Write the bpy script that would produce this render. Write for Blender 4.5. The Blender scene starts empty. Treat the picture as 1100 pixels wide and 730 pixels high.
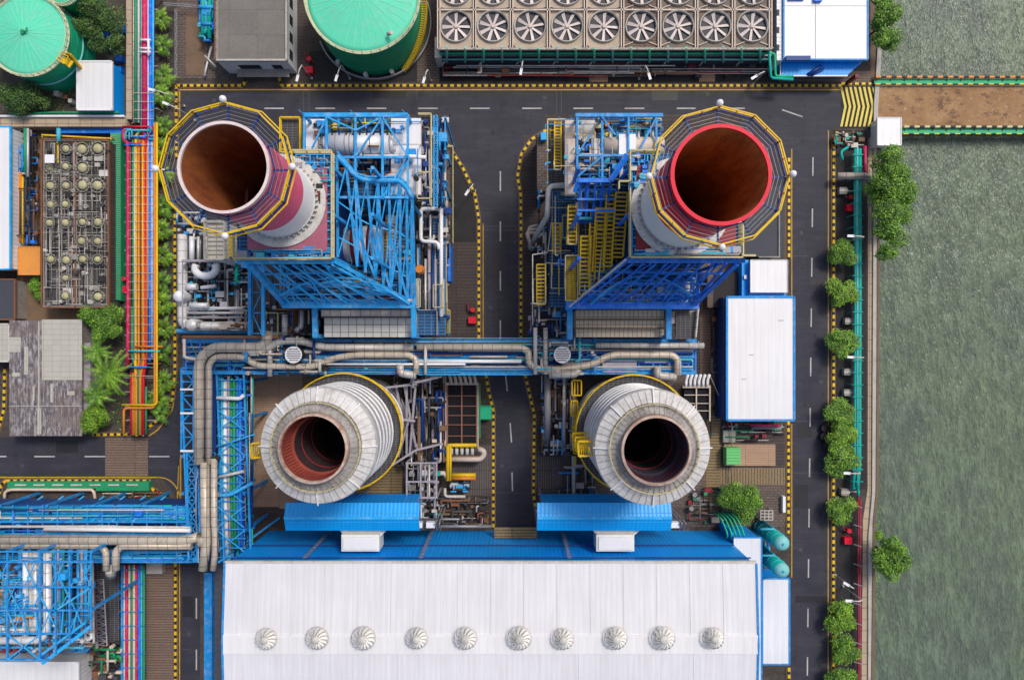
import bpy, math, random
import numpy as np
from mathutils import Vector, Matrix
sc = bpy.context.scene
COL = sc.collection
R = math.radians
H = 150.0            # height of the camera above the ground, metres

# ------------------------------------------------------------------ camera, sky, sun, exposure
cam = bpy.data.cameras.new("camera"); cam.lens = 36.0 * H / 220.0; cam.sensor_width = 36.0
cam.clip_start = 1.0; cam.clip_end = 6000.0
camo = bpy.data.objects.new("camera", cam); camo.location = (0, 0, H); camo.rotation_euler = (0, 0, 0)
COL.objects.link(camo); sc.camera = camo
SUN_EL, SUN_AZ = R(56), R(42)      # azimuth from north, clockwise
world = bpy.data.worlds.new("World"); sc.world = world; world.use_nodes = True
wn = world.node_tree.nodes; wl = world.node_tree.links
bg = wn["Background"]; sky = wn.new("ShaderNodeTexSky"); sky.sky_type = 'NISHITA'; sky.sun_disc = False
sky.sun_elevation = SUN_EL; sky.sun_rotation = SUN_AZ; sky.air_density = 1.0; sky.dust_density = 4.0; sky.ozone_density = 0.6
wl.new(sky.outputs[0], bg.inputs[0]); bg.inputs[1].default_value = 0.125
sun = bpy.data.lights.new("sun", 'SUN'); sun.energy = 1.7; sun.angle = R(11); sun.color = (1.0, 0.965, 0.90)
suno = bpy.data.objects.new("sun", sun); COL.objects.link(suno)
d = Vector((math.sin(SUN_AZ) * math.cos(SUN_EL), math.cos(SUN_AZ) * math.cos(SUN_EL), math.sin(SUN_EL)))
suno.rotation_euler = (-d).to_track_quat('-Z', 'Y').to_euler(); suno.location = (0, 0, 300)
sc.view_settings.view_transform = 'Standard'; sc.view_settings.look = 'None'
sc.view_settings.gamma = 1.0; sc.view_settings.use_curve_mapping = False
sc.view_settings.exposure = 0.14

# ------------------------------------------------------------------ measuring: a spot of the plan at height z
def W(x, y, z=0.0):
    s = (H - z) / (5.0 * H)
    return Vector(((x - 550.0) * s, (365.0 - y) * s, z))
def U(p, z=0.0):                    # plan units to metres at height z
    return p * (H - z) / (5.0 * H)

# ------------------------------------------------------------------ materials
MATS = {}
def _new(name):
    m = bpy.data.materials.new(name); m.use_nodes = True
    nt = m.node_tree; b = nt.nodes["Principled BSDF"]
    return m, nt, b
def _pos(nt, scale=(1, 1, 1)):
    g = nt.nodes.new("ShaderNodeNewGeometry"); mp = nt.nodes.new("ShaderNodeMapping")
    mp.inputs["Scale"].default_value = scale
    nt.links.new(g.outputs["Position"], mp.inputs[0]); return mp.outputs[0]
def _noise(nt, vec, scale, detail=4, rough=0.6):
    n = nt.nodes.new("ShaderNodeTexNoise"); n.inputs["Scale"].default_value = scale
    n.inputs["Detail"].default_value = detail; n.inputs["Roughness"].default_value = rough
    nt.links.new(vec, n.inputs["Vector"]); return n.outputs["Fac"]
def _ramp(nt, fac, stops):
    r = nt.nodes.new("ShaderNodeValToRGB"); cr = r.color_ramp
    while len(cr.elements) < len(stops): cr.elements.new(0.5)
    for e, (p, c) in zip(cr.elements, stops):
        e.position = p; e.color = (c[0], c[1], c[2], 1) if hasattr(c, '__len__') else (c, c, c, 1)
    nt.links.new(fac, r.inputs[0]); return r.outputs[0]
def _mix(nt, fac, a, b, mode='MIX'):
    m = nt.nodes.new("ShaderNodeMix"); m.data_type = 'RGBA'; m.blend_type = mode
    if isinstance(fac, (int, float)): m.inputs[0].default_value = fac
    else: nt.links.new(fac, m.inputs[0])
    for k, c in ((6, a), (7, b)):
        if isinstance(c, tuple): m.inputs[k].default_value = (c[0], c[1], c[2], 1)
        else: nt.links.new(c, m.inputs[k])
    return m.outputs[2]
def _bump(nt, b, h, strength=0.3, dist=0.1):
    bp = nt.nodes.new("ShaderNodeBump"); bp.inputs["Strength"].default_value = strength
    bp.inputs["Distance"].default_value = dist
    nt.links.new(h, bp.inputs["Height"]); nt.links.new(bp.outputs[0], b.inputs["Normal"])

def paint(name, c, rough=0.5, metal=0.0, dirt=0.25, dirtc=None, scale=0.35, fine=3.0, rust=0.0, fade=0.0):
    """painted or bare surface: base colour, weather stains, fine grime"""
    m, nt, b = _new(name)
    v = _pos(nt)
    dc = dirtc or tuple(x * 0.45 + 0.02 for x in c)
    f1 = _ramp(nt, _noise(nt, v, scale, 6, 0.7), [(0.42, 0.0), (0.72, 1.0)])
    f2 = _ramp(nt, _noise(nt, v, fine, 5, 0.7), [(0.40, 0.0), (0.75, 1.0)])
    mm = nt.nodes.new("ShaderNodeMath"); mm.operation = 'MULTIPLY'; mm.inputs[1].default_value = dirt
    ad = nt.nodes.new("ShaderNodeMath"); ad.operation = 'ADD'
    nt.links.new(f1, ad.inputs[0]); nt.links.new(f2, ad.inputs[1]); nt.links.new(ad.outputs[0], mm.inputs[0])
    mm.use_clamp = True
    col = _mix(nt, mm.outputs[0], c, dc)
    if fade: col = _mix(nt, _ramp(nt, _noise(nt, v, 0.8, 4, 0.7), [(0.48, 0.0), (0.70, fade)]), col, tuple(x * 0.6 + 0.28 for x in c))
    if rust: col = _mix(nt, _ramp(nt, _noise(nt, v, 1.9, 6, 0.8), [(0.57, 0.0), (0.64, rust)]), col, (0.16, 0.075, 0.04))
    nt.links.new(col, b.inputs["Base Color"])
    b.inputs["Roughness"].default_value = max(rough, 0.5); b.inputs["Metallic"].default_value = metal
    b.inputs["Specular IOR Level"].default_value = 0.3
    MATS[name] = m; return m

def ribbed(name, c, period=0.9, axis='X', rough=0.45, dirt=0.25, strength=0.6, tint=0.06, dirtc=None, streak=0.25):
    """profiled metal sheeting: real ribs as bump, sheet-to-sheet tone, run-off streaks along the ribs"""
    m, nt, b = _new(name)
    v = _pos(nt)
    wv = nt.nodes.new("ShaderNodeTexWave"); wv.bands_direction = axis
    wv.inputs["Scale"].default_value = 2 * math.pi / period / 20.0 * 1.0
    wv.inputs["Distortion"].default_value = 0.0
    nt.links.new(v, wv.inputs["Vector"])
    st = _pos(nt, (1.6, 0.08, 0.1) if axis == 'X' else (0.08, 1.6, 0.1))
    f = _ramp(nt, _noise(nt, st, 1.0, 6, 0.7), [(0.40, 0.0), (0.75, 1.0)])
    big = _ramp(nt, _noise(nt, v, 0.09, 4), [(0.35, 0.0), (0.7, 1.0)])
    dc = dirtc or tuple(x * 0.6 for x in c)
    c1 = _mix(nt, big, c, tuple(x * (1 - tint * 2) for x in c))
    mm = nt.nodes.new("ShaderNodeMath"); mm.operation = 'MULTIPLY'; mm.inputs[1].default_value = streak
    nt.links.new(f, mm.inputs[0])
    c2 = _mix(nt, mm.outputs[0], c1, dc)
    ln = _ramp(nt, wv.outputs["Fac"], [(0.0, 1.0), (0.12, 0.0)])
    m3 = nt.nodes.new("ShaderNodeMath"); m3.operation = 'MULTIPLY'; m3.inputs[1].default_value = dirt
    nt.links.new(ln, m3.inputs[0])
    c3 = _mix(nt, m3.outputs[0], c2, dc)
    nt.links.new(c3, b.inputs["Base Color"])
    b.inputs["Roughness"].default_value = rough
    _bump(nt, b, wv.outputs["Fac"], strength, 0.08)
    MATS[name] = m; return m

def slabs(name, c1, c2, cm, w=1.2, h=0.6, mortar=0.06, rot=0.0, rough=0.85, offset=0.0, grime=0.5, speck=0.35):
    """paving, grating or grid of panels"""
    m, nt, b = _new(name)
    g = nt.nodes.new("ShaderNodeNewGeometry"); mp = nt.nodes.new("ShaderNodeMapping")
    mp.inputs["Rotation"].default_value = (0, 0, R(rot)); nt.links.new(g.outputs["Position"], mp.inputs[0])
    br = nt.nodes.new("ShaderNodeTexBrick"); br.offset = offset
    br.inputs["Scale"].default_value = 1.0; br.inputs["Brick Width"].default_value = w; br.inputs["Row Height"].default_value = h
    br.inputs["Mortar Size"].default_value = mortar
    br.inputs["Color1"].default_value = (*c1, 1); br.inputs["Color2"].default_value = (*c2, 1); br.inputs["Mortar"].default_value = (*cm, 1)
    nt.links.new(mp.outputs[0], br.inputs["Vector"])
    v = _pos(nt)
    f = _ramp(nt, _noise(nt, v, 0.25, 6, 0.75), [(0.35, 0.0), (0.75, grime)])
    a = _mix(nt, f, br.outputs["Color"], tuple(x * 0.35 for x in c1))
    f2 = _ramp(nt, _noise(nt, v, 2.5, 5, 0.8), [(0.45, 0.0), (0.75, speck)])
    a2 = _mix(nt, f2, a, tuple(min(1, x * 2.2) for x in c1))
    nt.links.new(a2, b.inputs["Base Color"]); b.inputs["Roughness"].default_value = rough
    _bump(nt, b, br.outputs["Fac"], 0.4, -0.05)
    MATS[name] = m; return m

# setting
def asphalt():
    m, nt, b = _new("asphalt"); v = _pos(nt)
    f = _noise(nt, v, 0.12, 6, 0.7); g = _noise(nt, v, 1.3, 6, 0.75); k = _noise(nt, _pos(nt, (0.25, 1.0, 1)), 0.5, 5, 0.7)
    c = _mix(nt, _ramp(nt, f, [(0.35, 0), (0.65, 1)]), (0.022, 0.022, 0.035), (0.035, 0.034, 0.048))
    c = _mix(nt, _ramp(nt, g, [(0.5, 0), (0.75, 0.6)]), c, (0.020, 0.020, 0.028))
    c = _mix(nt, _ramp(nt, k, [(0.50, 0), (0.7, 0.5)]), c, (0.060, 0.058, 0.074))
    t1 = _noise(nt, _pos(nt, (1.1, 0.035, 1)), 0.8, 4, 0.7); t2 = _noise(nt, _pos(nt, (0.035, 1.1, 1)), 0.8, 4, 0.7)
    c = _mix(nt, _ramp(nt, t1, [(0.54, 0), (0.68, 0.45)]), c, (0.020, 0.019, 0.026))
    c = _mix(nt, _ramp(nt, t2, [(0.55, 0), (0.68, 0.35)]), c, (0.056, 0.054, 0.068))
    c = _mix(nt, _ramp(nt, _noise(nt, v, 0.55, 3, 0.5), [(0.66, 0), (0.69, 0.8)]), c, (0.014, 0.013, 0.017))
    nt.links.new(c, b.inputs["Base Color"]); b.inputs["Roughness"].default_value = 0.75
    _bump(nt, b, _noise(nt, v, 12, 3), 0.25, 0.02); MATS["asphalt"] = m
asphalt()
def water():
    m, nt, b = _new("water")
    v = _pos(nt); vs = _pos(nt, (2.6, 0.75, 1.0))
    a = _noise(nt, vs, 0.75, 3, 0.55); s = _noise(nt, vs, 1.3, 2, 0.5); L = _noise(nt, v, 0.018, 4, 0.6)
    sep = nt.nodes.new("ShaderNodeSeparateXYZ"); nt.links.new(v, sep.inputs[0])
    mr = nt.nodes.new("ShaderNodeMapRange"); mr.inputs[1].default_value = 75; mr.inputs[2].default_value = 112
    nt.links.new(sep.outputs[0], mr.inputs[0])
    ad = nt.nodes.new("ShaderNodeMath"); ad.operation = 'MULTIPLY_ADD'; ad.inputs[1].default_value = 0.7; ad.use_clamp = True
    nt.links.new(L, ad.inputs[0])
    m2 = nt.nodes.new("ShaderNodeMath"); m2.operation = 'MULTIPLY'; m2.inputs[1].default_value = 0.55
    nt.links.new(mr.outputs[0], m2.inputs[0]); nt.links.new(m2.outputs[0], ad.inputs[2])
    c = _mix(nt, ad.outputs[0], (0.088, 0.120, 0.100), (0.150, 0.198, 0.112))
    w1 = _noise(nt, _pos(nt, (1.0, 0.34, 1.0)), 0.62, 3, 0.6); w0 = _noise(nt, _pos(nt, (0.5, 0.3, 1.0)), 0.12, 4, 0.6)
    c = _mix(nt, _ramp(nt, w0, [(0.40, 0.55), (0.58, 0)]), c, (0.085, 0.108, 0.098))
    c = _mix(nt, _ramp(nt, w1, [(0.32, 0.5), (0.55, 0)]), c, (0.074, 0.088, 0.078))  # from here on, ripple light and shade are painted into the colour as streaks
    c = _mix(nt, _ramp(nt, w1, [(0.48, 0), (0.74, 0.55)]), c, (0.20, 0.255, 0.18))
    c = _mix(nt, _ramp(nt, a, [(0.36, 0.55), (0.5, 0)]), c, (0.070, 0.092, 0.082))
    c = _mix(nt, _ramp(nt, s, [(0.52, 0), (0.75, 0.32)]), c, (0.23, 0.28, 0.20))
    nt.links.new(c, b.inputs["Base Color"]); b.inputs["Roughness"].default_value = 0.22; b.inputs["IOR"].default_value = 1.33
    mx = nt.nodes.new("ShaderNodeMath"); mx.operation = 'MULTIPLY_ADD'; mx.inputs[1].default_value = 0.35
    nt.links.new(s, mx.inputs[0]); nt.links.new(w1, mx.inputs[2])
    _bump(nt, b, mx.outputs[0], 0.75, 0.9); MATS["water"] = m
water()
def soil():
    m, nt, b = _new("soil"); v = _pos(nt)
    c = _mix(nt, _ramp(nt, _noise(nt, v, 0.2, 6, 0.7), [(0.35, 0), (0.65, 1)]), (0.045, 0.038, 0.034), (0.10, 0.080, 0.066))
    c = _mix(nt, _ramp(nt, _noise(nt, v, 1.7, 6, 0.8), [(0.48, 0), (0.68, 0.8)]), c, (0.022, 0.019, 0.020))
    c = _mix(nt, _ramp(nt, _noise(nt, v, 4.0, 3, 0.8), [(0.60, 0), (0.72, 0.7)]), c, (0.21, 0.18, 0.15))
    nt.links.new(c, b.inputs["Base Color"]); b.inputs["Roughness"].default_value = 0.95
    _bump(nt, b, _noise(nt, v, 2.5, 5), 0.6, 0.12); MATS["soil"] = m
soil()
def deckdirt():
    m, nt, b = _new("pier_concrete"); v = _pos(nt)
    c = _mix(nt, _ramp(nt, _noise(nt, v, 0.22, 6, 0.7), [(0.35, 0), (0.65, 1)]), (0.26, 0.135, 0.06), (0.38, 0.23, 0.11))
    c = _mix(nt, _ramp(nt, _noise(nt, _pos(nt, (0.6, 1, 1)), 0.5, 6, 0.8), [(0.53, 0), (0.60, 0.85)]), c, (0.13, 0.07, 0.045))
    c = _mix(nt, _ramp(nt, _noise(nt, v, 1.4, 5, 0.8), [(0.60, 0), (0.66, 0.9)]), c, (0.46, 0.40, 0.30))
    nt.links.new(c, b.inputs["Base Color"]); b.inputs["Roughness"].default_value = 0.9; MATS["pier_concrete"] = m
deckdirt()
slabs("walk_tan", (0.46, 0.36, 0.25), (0.40, 0.31, 0.22), (0.16, 0.11, 0.08), 2.4, 2.4, 0.06, grime=0.25, speck=0.15)
slabs("brown_slats", (0.20, 0.135, 0.10), (0.165, 0.115, 0.09), (0.05, 0.035, 0.03), 9.0, 0.55, 0.07, grime=0.4)
slabs("tan_slats", (0.44, 0.28, 0.185), (0.38, 0.245, 0.16), (0.13, 0.08, 0.05), 5.0, 0.45, 0.035, grime=0.25, speck=0.2)
slabs("ochre_slats", (0.26, 0.185, 0.085), (0.22, 0.16, 0.09), (0.05, 0.04, 0.025), 5.2, 0.62, 0.10, grime=0.4)
slabs("ochre_slats_across", (0.26, 0.185, 0.10), (0.23, 0.17, 0.10), (0.06, 0.045, 0.03), 5.2, 0.62, 0.10, rot=90, grime=0.4)
slabs("grey_slats", (0.125, 0.105, 0.095), (0.10, 0.085, 0.08), (0.028, 0.024, 0.024), 4.0, 0.5, 0.07, rot=90, grime=0.4)
slabs("dark_slats", (0.075, 0.055, 0.05), (0.055, 0.043, 0.042), (0.02, 0.016, 0.018), 6.0, 0.7, 0.06, grime=0.5)
slabs("brick_brown", (0.15, 0.11, 0.09), (0.11, 0.085, 0.075), (0.03, 0.025, 0.025), 1.1, 0.55, 0.06, grime=0.4, offset=0.5)
slabs("grating", (0.055, 0.05, 0.055), (0.04, 0.04, 0.045), (0.15, 0.15, 0.16), 0.9, 0.45, 0.06, grime=0.5)
slabs("blue_grating", (0.02, 0.05, 0.12), (0.02, 0.07, 0.17), (0.06, 0.22, 0.45), 1.3, 0.6, 0.08, grime=0.5)
slabs("yellow_grating", (0.46, 0.32, 0.02), (0.55, 0.38, 0.02), (0.14, 0.10, 0.03), 0.9, 0.35, 0.07, grime=0.3)
slabs("panel_grid", (0.58, 0.57, 0.53), (0.50, 0.49, 0.45), (0.10, 0.10, 0.11), 1.55, 1.45, 0.07, rough=0.4, grime=0.15, speck=0.1)
slabs("panel_grid_tan", (0.52, 0.44, 0.32), (0.46, 0.40, 0.31), (0.11, 0.09, 0.08), 0.85, 1.45, 0.06, rough=0.5, grime=0.25, speck=0.15)
slabs("roof_grey", (0.20, 0.185, 0.165), (0.175, 0.16, 0.145), (0.12, 0.11, 0.10), 5.8, 5.2, 0.05, grime=0.45, speck=0.2)
#slabs("old_sheets", (0.30, 0.27, 0.25), (0.12, 0.095, 0.105), (0.05, 0.04, 0.045), 1.5, 0.7, 0.05, rot=0, grime=0.55, speck=0.7, offset=0.5)
slabs("beige_sheets", (0.48, 0.45, 0.39), (0.44, 0.42, 0.37), (0.27, 0.25, 0.22), 1.8, 1.1, 0.03, grime=0.2, speck=0.1)
slabs("fan_casing", (0.50, 0.40, 0.30), (0.46, 0.37, 0.285), (0.13, 0.10, 0.09), 7.5, 7.4, 0.05, grime=0.45, speck=0.2)
# paints
paint("yellow", (0.80, 0.52, 0.01), 0.5, rust=0.5, dirt=0.3)
paint("yellow_line", (0.62, 0.36, 0.02), 0.7, dirt=0.5, dirtc=(0.15, 0.10, 0.04))
paint("cream_yellow", (0.60, 0.52, 0.28), 0.5, dirt=0.35)
paint("black", (0.02, 0.02, 0.022), 0.6, dirt=0.2)
paint("road_white", (0.52, 0.50, 0.49), 0.75, dirt=0.45, dirtc=(0.14, 0.13, 0.13))
paint("red", (0.60, 0.012, 0.03), 0.38, dirt=0.15)
paint("red_fresh", (0.72, 0.008, 0.035), 0.35, dirt=0.12, dirtc=(0.3, 0.01, 0.02))
paint("pink_red", (0.72, 0.07, 0.17), 0.4, dirt=0.3, dirtc=(0.70, 0.25, 0.32))
paint("rim_pale", (0.80, 0.66, 0.64), 0.5, dirt=0.4)
paint("rim_rust", (0.55, 0.44, 0.38), 0.6, dirt=0.7, dirtc=(0.28, 0.13, 0.08), fine=1.2)
paint("dark_red", (0.25, 0.02, 0.03), 0.55, dirt=0.4)
paint("magenta", (0.60, 0.008, 0.10), 0.4, fade=0.3, rust=0.4, dirt=0.35)
paint("orange", (0.72, 0.24, 0.03), 0.5, dirt=0.3)
paint("orange_roof", (0.74, 0.30, 0.06), 0.5, dirt=0.25)
paint("brown_rust", (0.24, 0.10, 0.05), 0.8, dirt=0.6)
paint("pipe_brown", (0.28, 0.13, 0.08), 0.6, dirt=0.4)
paint("teal", (0.0, 0.42, 0.34), 0.4, dirt=0.25)
paint("teal_pale", (0.20, 0.55, 0.55), 0.45, dirt=0.3)
paint("green_pipe", (0.02, 0.30, 0.13), 0.45, dirt=0.3)
paint("mint_roof", (0.09, 0.68, 0.43), 0.5, dirt=0.35, dirtc=(0.20, 0.50, 0.36), scale=0.3, fade=0.25)
paint("mint_line", (0.30, 0.80, 0.62), 0.6, dirt=0.3)
paint("cream", (0.80, 0.78, 0.72), 0.5, dirt=0.2)
paint("oil_black", (0.022, 0.021, 0.027), 0.5, dirt=0.5)
paint("cap_grey", (0.40, 0.385, 0.36), 0.55, dirt=0.75, dirtc=(0.14, 0.12, 0.11))
paint("mint_wall", (0.002, 0.36, 0.18), 0.45, dirt=0.35, dirtc=(0.03, 0.22, 0.12), fine=1.0)
paint("pale_rim", (0.62, 0.66, 0.42), 0.6, dirt=0.4)
paint("green_box", (0.16, 0.55, 0.17), 0.5, dirt=0.2)
paint("kerb_green", (0.02, 0.50, 0.24), 0.6, dirt=0.3)
paint("azure", (0.004, 0.29, 0.72), 0.4, dirt=0.42, dirtc=(0.02, 0.13, 0.33), fine=1.2, rust=0.75, fade=0.45)
paint("azure_light", (0.012, 0.37, 0.80), 0.4, dirt=0.42, dirtc=(0.02, 0.17, 0.42), fine=1.2, rust=0.7, fade=0.6)
paint("sky_blue", (0.02, 0.42, 0.85), 0.4, rust=0.6, fade=0.5, dirt=0.3, dirtc=(0.03, 0.22, 0.6))
paint("royal", (0.0, 0.20, 0.84), 0.4, dirt=0.4, dirtc=(0.01, 0.06, 0.30), fine=1.2, rust=0.6, fade=0.35)
paint("navy", (0.006, 0.045, 0.22), 0.5, dirt=0.3)
paint("cyan", (0.06, 0.46, 0.62), 0.45, dirt=0.3)
paint("white", (0.80, 0.80, 0.82), 0.45, dirt=0.14, dirtc=(0.45, 0.42, 0.38))
paint("white_stack", (0.80, 0.80, 0.80), 0.5, dirt=0.10, dirtc=(0.6, 0.58, 0.55))
paint("white_dull", (0.62, 0.60, 0.57), 0.5, rust=0.5, dirt=0.4, dirtc=(0.22, 0.19, 0.16))
paint("silver", (0.60, 0.60, 0.62), 0.33, metal=0.35, dirt=0.3, dirtc=(0.28, 0.26, 0.25), scale=0.5)
paint("silver_bright", (0.74, 0.74, 0.76), 0.36, metal=0.2, dirt=0.2, dirtc=(0.36, 0.34, 0.33), scale=0.4)
paint("grey_steel", (0.33, 0.32, 0.34), 0.5, metal=0.2, dirt=0.45)
paint("lilac_steel", (0.40, 0.36, 0.40), 0.5, dirt=0.5)
paint("dark_grey", (0.07, 0.068, 0.075), 0.65, dirt=0.4)
paint("charcoal", (0.022, 0.021, 0.024), 0.8, dirt=0.4, dirtc=(0.05, 0.045, 0.04))
paint("pit_dark", (0.009, 0.009, 0.013), 0.9, dirt=0.3)
paint("slate", (0.062, 0.066, 0.082), 0.7, dirt=0.4)
paint("concrete", (0.34, 0.31, 0.28), 0.85, dirt=0.6)
paint("concrete_pale", (0.50, 0.47, 0.42), 0.85, dirt=0.5)
paint("beige_panel", (0.66, 0.55, 0.46), 0.6, dirt=0.3)
paint("wood_brown", (0.20, 0.13, 0.08), 0.85, dirt=0.5)
paint("bark", (0.11, 0.08, 0.055), 0.95, dirt=0.5)
def cladding(name, c, period=1.9):
    """insulation cladding with dark joint rings every couple of metres both ways"""
    m, nt, b = _new(name); v = _pos(nt)
    sep = nt.nodes.new("ShaderNodeSeparateXYZ"); nt.links.new(v, sep.inputs[0])
    fs = []
    for k in (0, 1):
        mo = nt.nodes.new("ShaderNodeMath"); mo.operation = 'PINGPONG'; mo.inputs[1].default_value = period / 2
        nt.links.new(sep.outputs[k], mo.inputs[0])
        cp = nt.nodes.new("ShaderNodeMath"); cp.operation = 'LESS_THAN'; cp.inputs[1].default_value = 0.055
        nt.links.new(mo.outputs[0], cp.inputs[0]); fs.append(cp.outputs[0])
    mx = nt.nodes.new("ShaderNodeMath"); mx.operation = 'MAXIMUM'; nt.links.new(fs[0], mx.inputs[0]); nt.links.new(fs[1], mx.inputs[1])
    c1 = _mix(nt, _ramp(nt, _noise(nt, v, 0.6, 6, 0.7), [(0.4, 0), (0.7, 0.8)]), c, tuple(x * 0.62 for x in c))
    c2 = _mix(nt, mx.outputs[0], c1, tuple(x * 0.25 for x in c))
    nt.links.new(c2, b.inputs["Base Color"]); b.inputs["Roughness"].default_value = 0.45; b.inputs["Metallic"].default_value = 0.15
    MATS[name] = m
cladding("clad_tan", (0.58, 0.50, 0.40)); cladding("clad_grey", (0.52, 0.49, 0.45)); cladding("clad_white", (0.74, 0.72, 0.70), 2.3)
ribbed("roof_white", (0.74, 0.735, 0.77), 1.0, 'X', strength=.15, dirt=0.2, tint=0.04, dirtc=(0.50, 0.46, 0.46), streak=0.42)
ribbed("roof_white_plain", (0.78, 0.775, 0.79), 1.5, 'X', dirt=0.14, tint=0.04, dirtc=(0.5, 0.46, 0.44), streak=0.28, strength=0.2)
ribbed("blue_wall", (0.0, 0.34, 0.95), 0.8, 'X', dirt=0.15, tint=0.08, streak=0.25)
ribbed("blue_canopy", (0.0, 0.36, 0.88), 0.75, 'X', dirt=0.3, tint=0.05, streak=0.3, strength=.35, dirtc=(0.0, 0.2, 0.65))
ribbed("white_wall", (0.74, 0.74, 0.76), 0.9, 'Y', dirt=0.15, tint=0.05, streak=0.2)
ribbed("grey_ribbed", (0.13, 0.12, 0.125), 1.4, 'Y', dirt=0.3, streak=0.3)
def rust_in(name, ca, cb, cc):
    m, nt, b = _new(name); v = _pos(nt, (1, 1, 0.25))
    c = _mix(nt, _ramp(nt, _noise(nt, v, 0.35, 6, 0.75), [(0.35, 0), (0.62, 1)]), ca, cb)
    c = _mix(nt, _ramp(nt, _noise(nt, v, 1.2, 6, 0.8), [(0.55, 0), (0.72, 0.9)]), c, cc)
    nt.links.new(c, b.inputs["Base Color"]); b.inputs["Roughness"].default_value = 0.9; MATS[name] = m
rust_in("flue_rust", (0.19, 0.038, 0.010), (0.38, 0.115, 0.020), (0.07, 0.016, 0.007))
rust_in("flue_bright", (0.30, 0.08, 0.018), (0.55, 0.19, 0.035), (0.12, 0.03, 0.01))
rust_in("flue_red", (0.30, 0.06, 0.035), (0.22, 0.04, 0.025), (0.16, 0.04, 0.03))
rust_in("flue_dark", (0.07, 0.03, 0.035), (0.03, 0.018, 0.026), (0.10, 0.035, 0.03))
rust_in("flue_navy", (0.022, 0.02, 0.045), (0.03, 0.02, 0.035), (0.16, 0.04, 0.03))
def weathered(name):
    """old corrugated sheets: short streaked strips of bleached, grey and brown"""
    m, nt, b = _new(name)
    v1 = _pos(nt, (3.4, 0.12, 1)); v2 = _pos(nt, (1.6, 0.5, 1)); v = _pos(nt)
    a = _noise(nt, v1, 1.0, 5, 0.75); k = _noise(nt, v2, 1.0, 5, 0.8); g = _noise(nt, v, 0.22, 3)
    c = _mix(nt, _ramp(nt, a, [(0.40, 0), (0.60, 1)]), (0.10, 0.085, 0.10), (0.40, 0.37, 0.37))
    c = _mix(nt, _ramp(nt, k, [(0.42, 0.9), (0.56, 0)]), c, (0.075, 0.06, 0.068))
    c = _mix(nt, _ramp(nt, k, [(0.56, 0), (0.70, 0.8)]), c, (0.58, 0.55, 0.53))
    c = _mix(nt, _ramp(nt, g, [(0.45, 0), (0.60, 0.45)]), c, (0.17, 0.12, 0.10))
    nt.links.new(c, b.inputs["Base Color"]); b.inputs["Roughness"].default_value = 0.85
    _bump(nt, b, a, 0.5, 0.08); MATS[name] = m
weathered("old_sheets")
def leafmat(name, cols):
    m, nt, b = _new(name); g = nt.nodes.new("ShaderNodeNewGeometry")
    r = _ramp(nt, g.outputs["Random Per Island"], [(i / (len(cols) - 1), c) for i, c in enumerate(cols)])
    n = _ramp(nt, _noise(nt, _pos(nt), 0.45, 3), [(0.4, 0), (0.65, 0.7)])
    c = _mix(nt, n, r, tuple(x * 0.55 for x in cols[0]))
    nt.links.new(c, b.inputs["Base Color"]); b.inputs["Roughness"].default_value = 0.55
    MATS[name] = m
leafmat("leaf_lime", [(0.06, 0.16, 0.010), (0.19, 0.40, 0.015), (0.38, 0.58, 0.04)])
leafmat("leaf_mid", [(0.035, 0.12, 0.012), (0.13, 0.32, 0.016), (0.36, 0.56, 0.05)])
leafmat("leaf_dark", [(0.018, 0.06, 0.010), (0.05, 0.13, 0.016), (0.16, 0.26, 0.04)])
M = MATS

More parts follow.
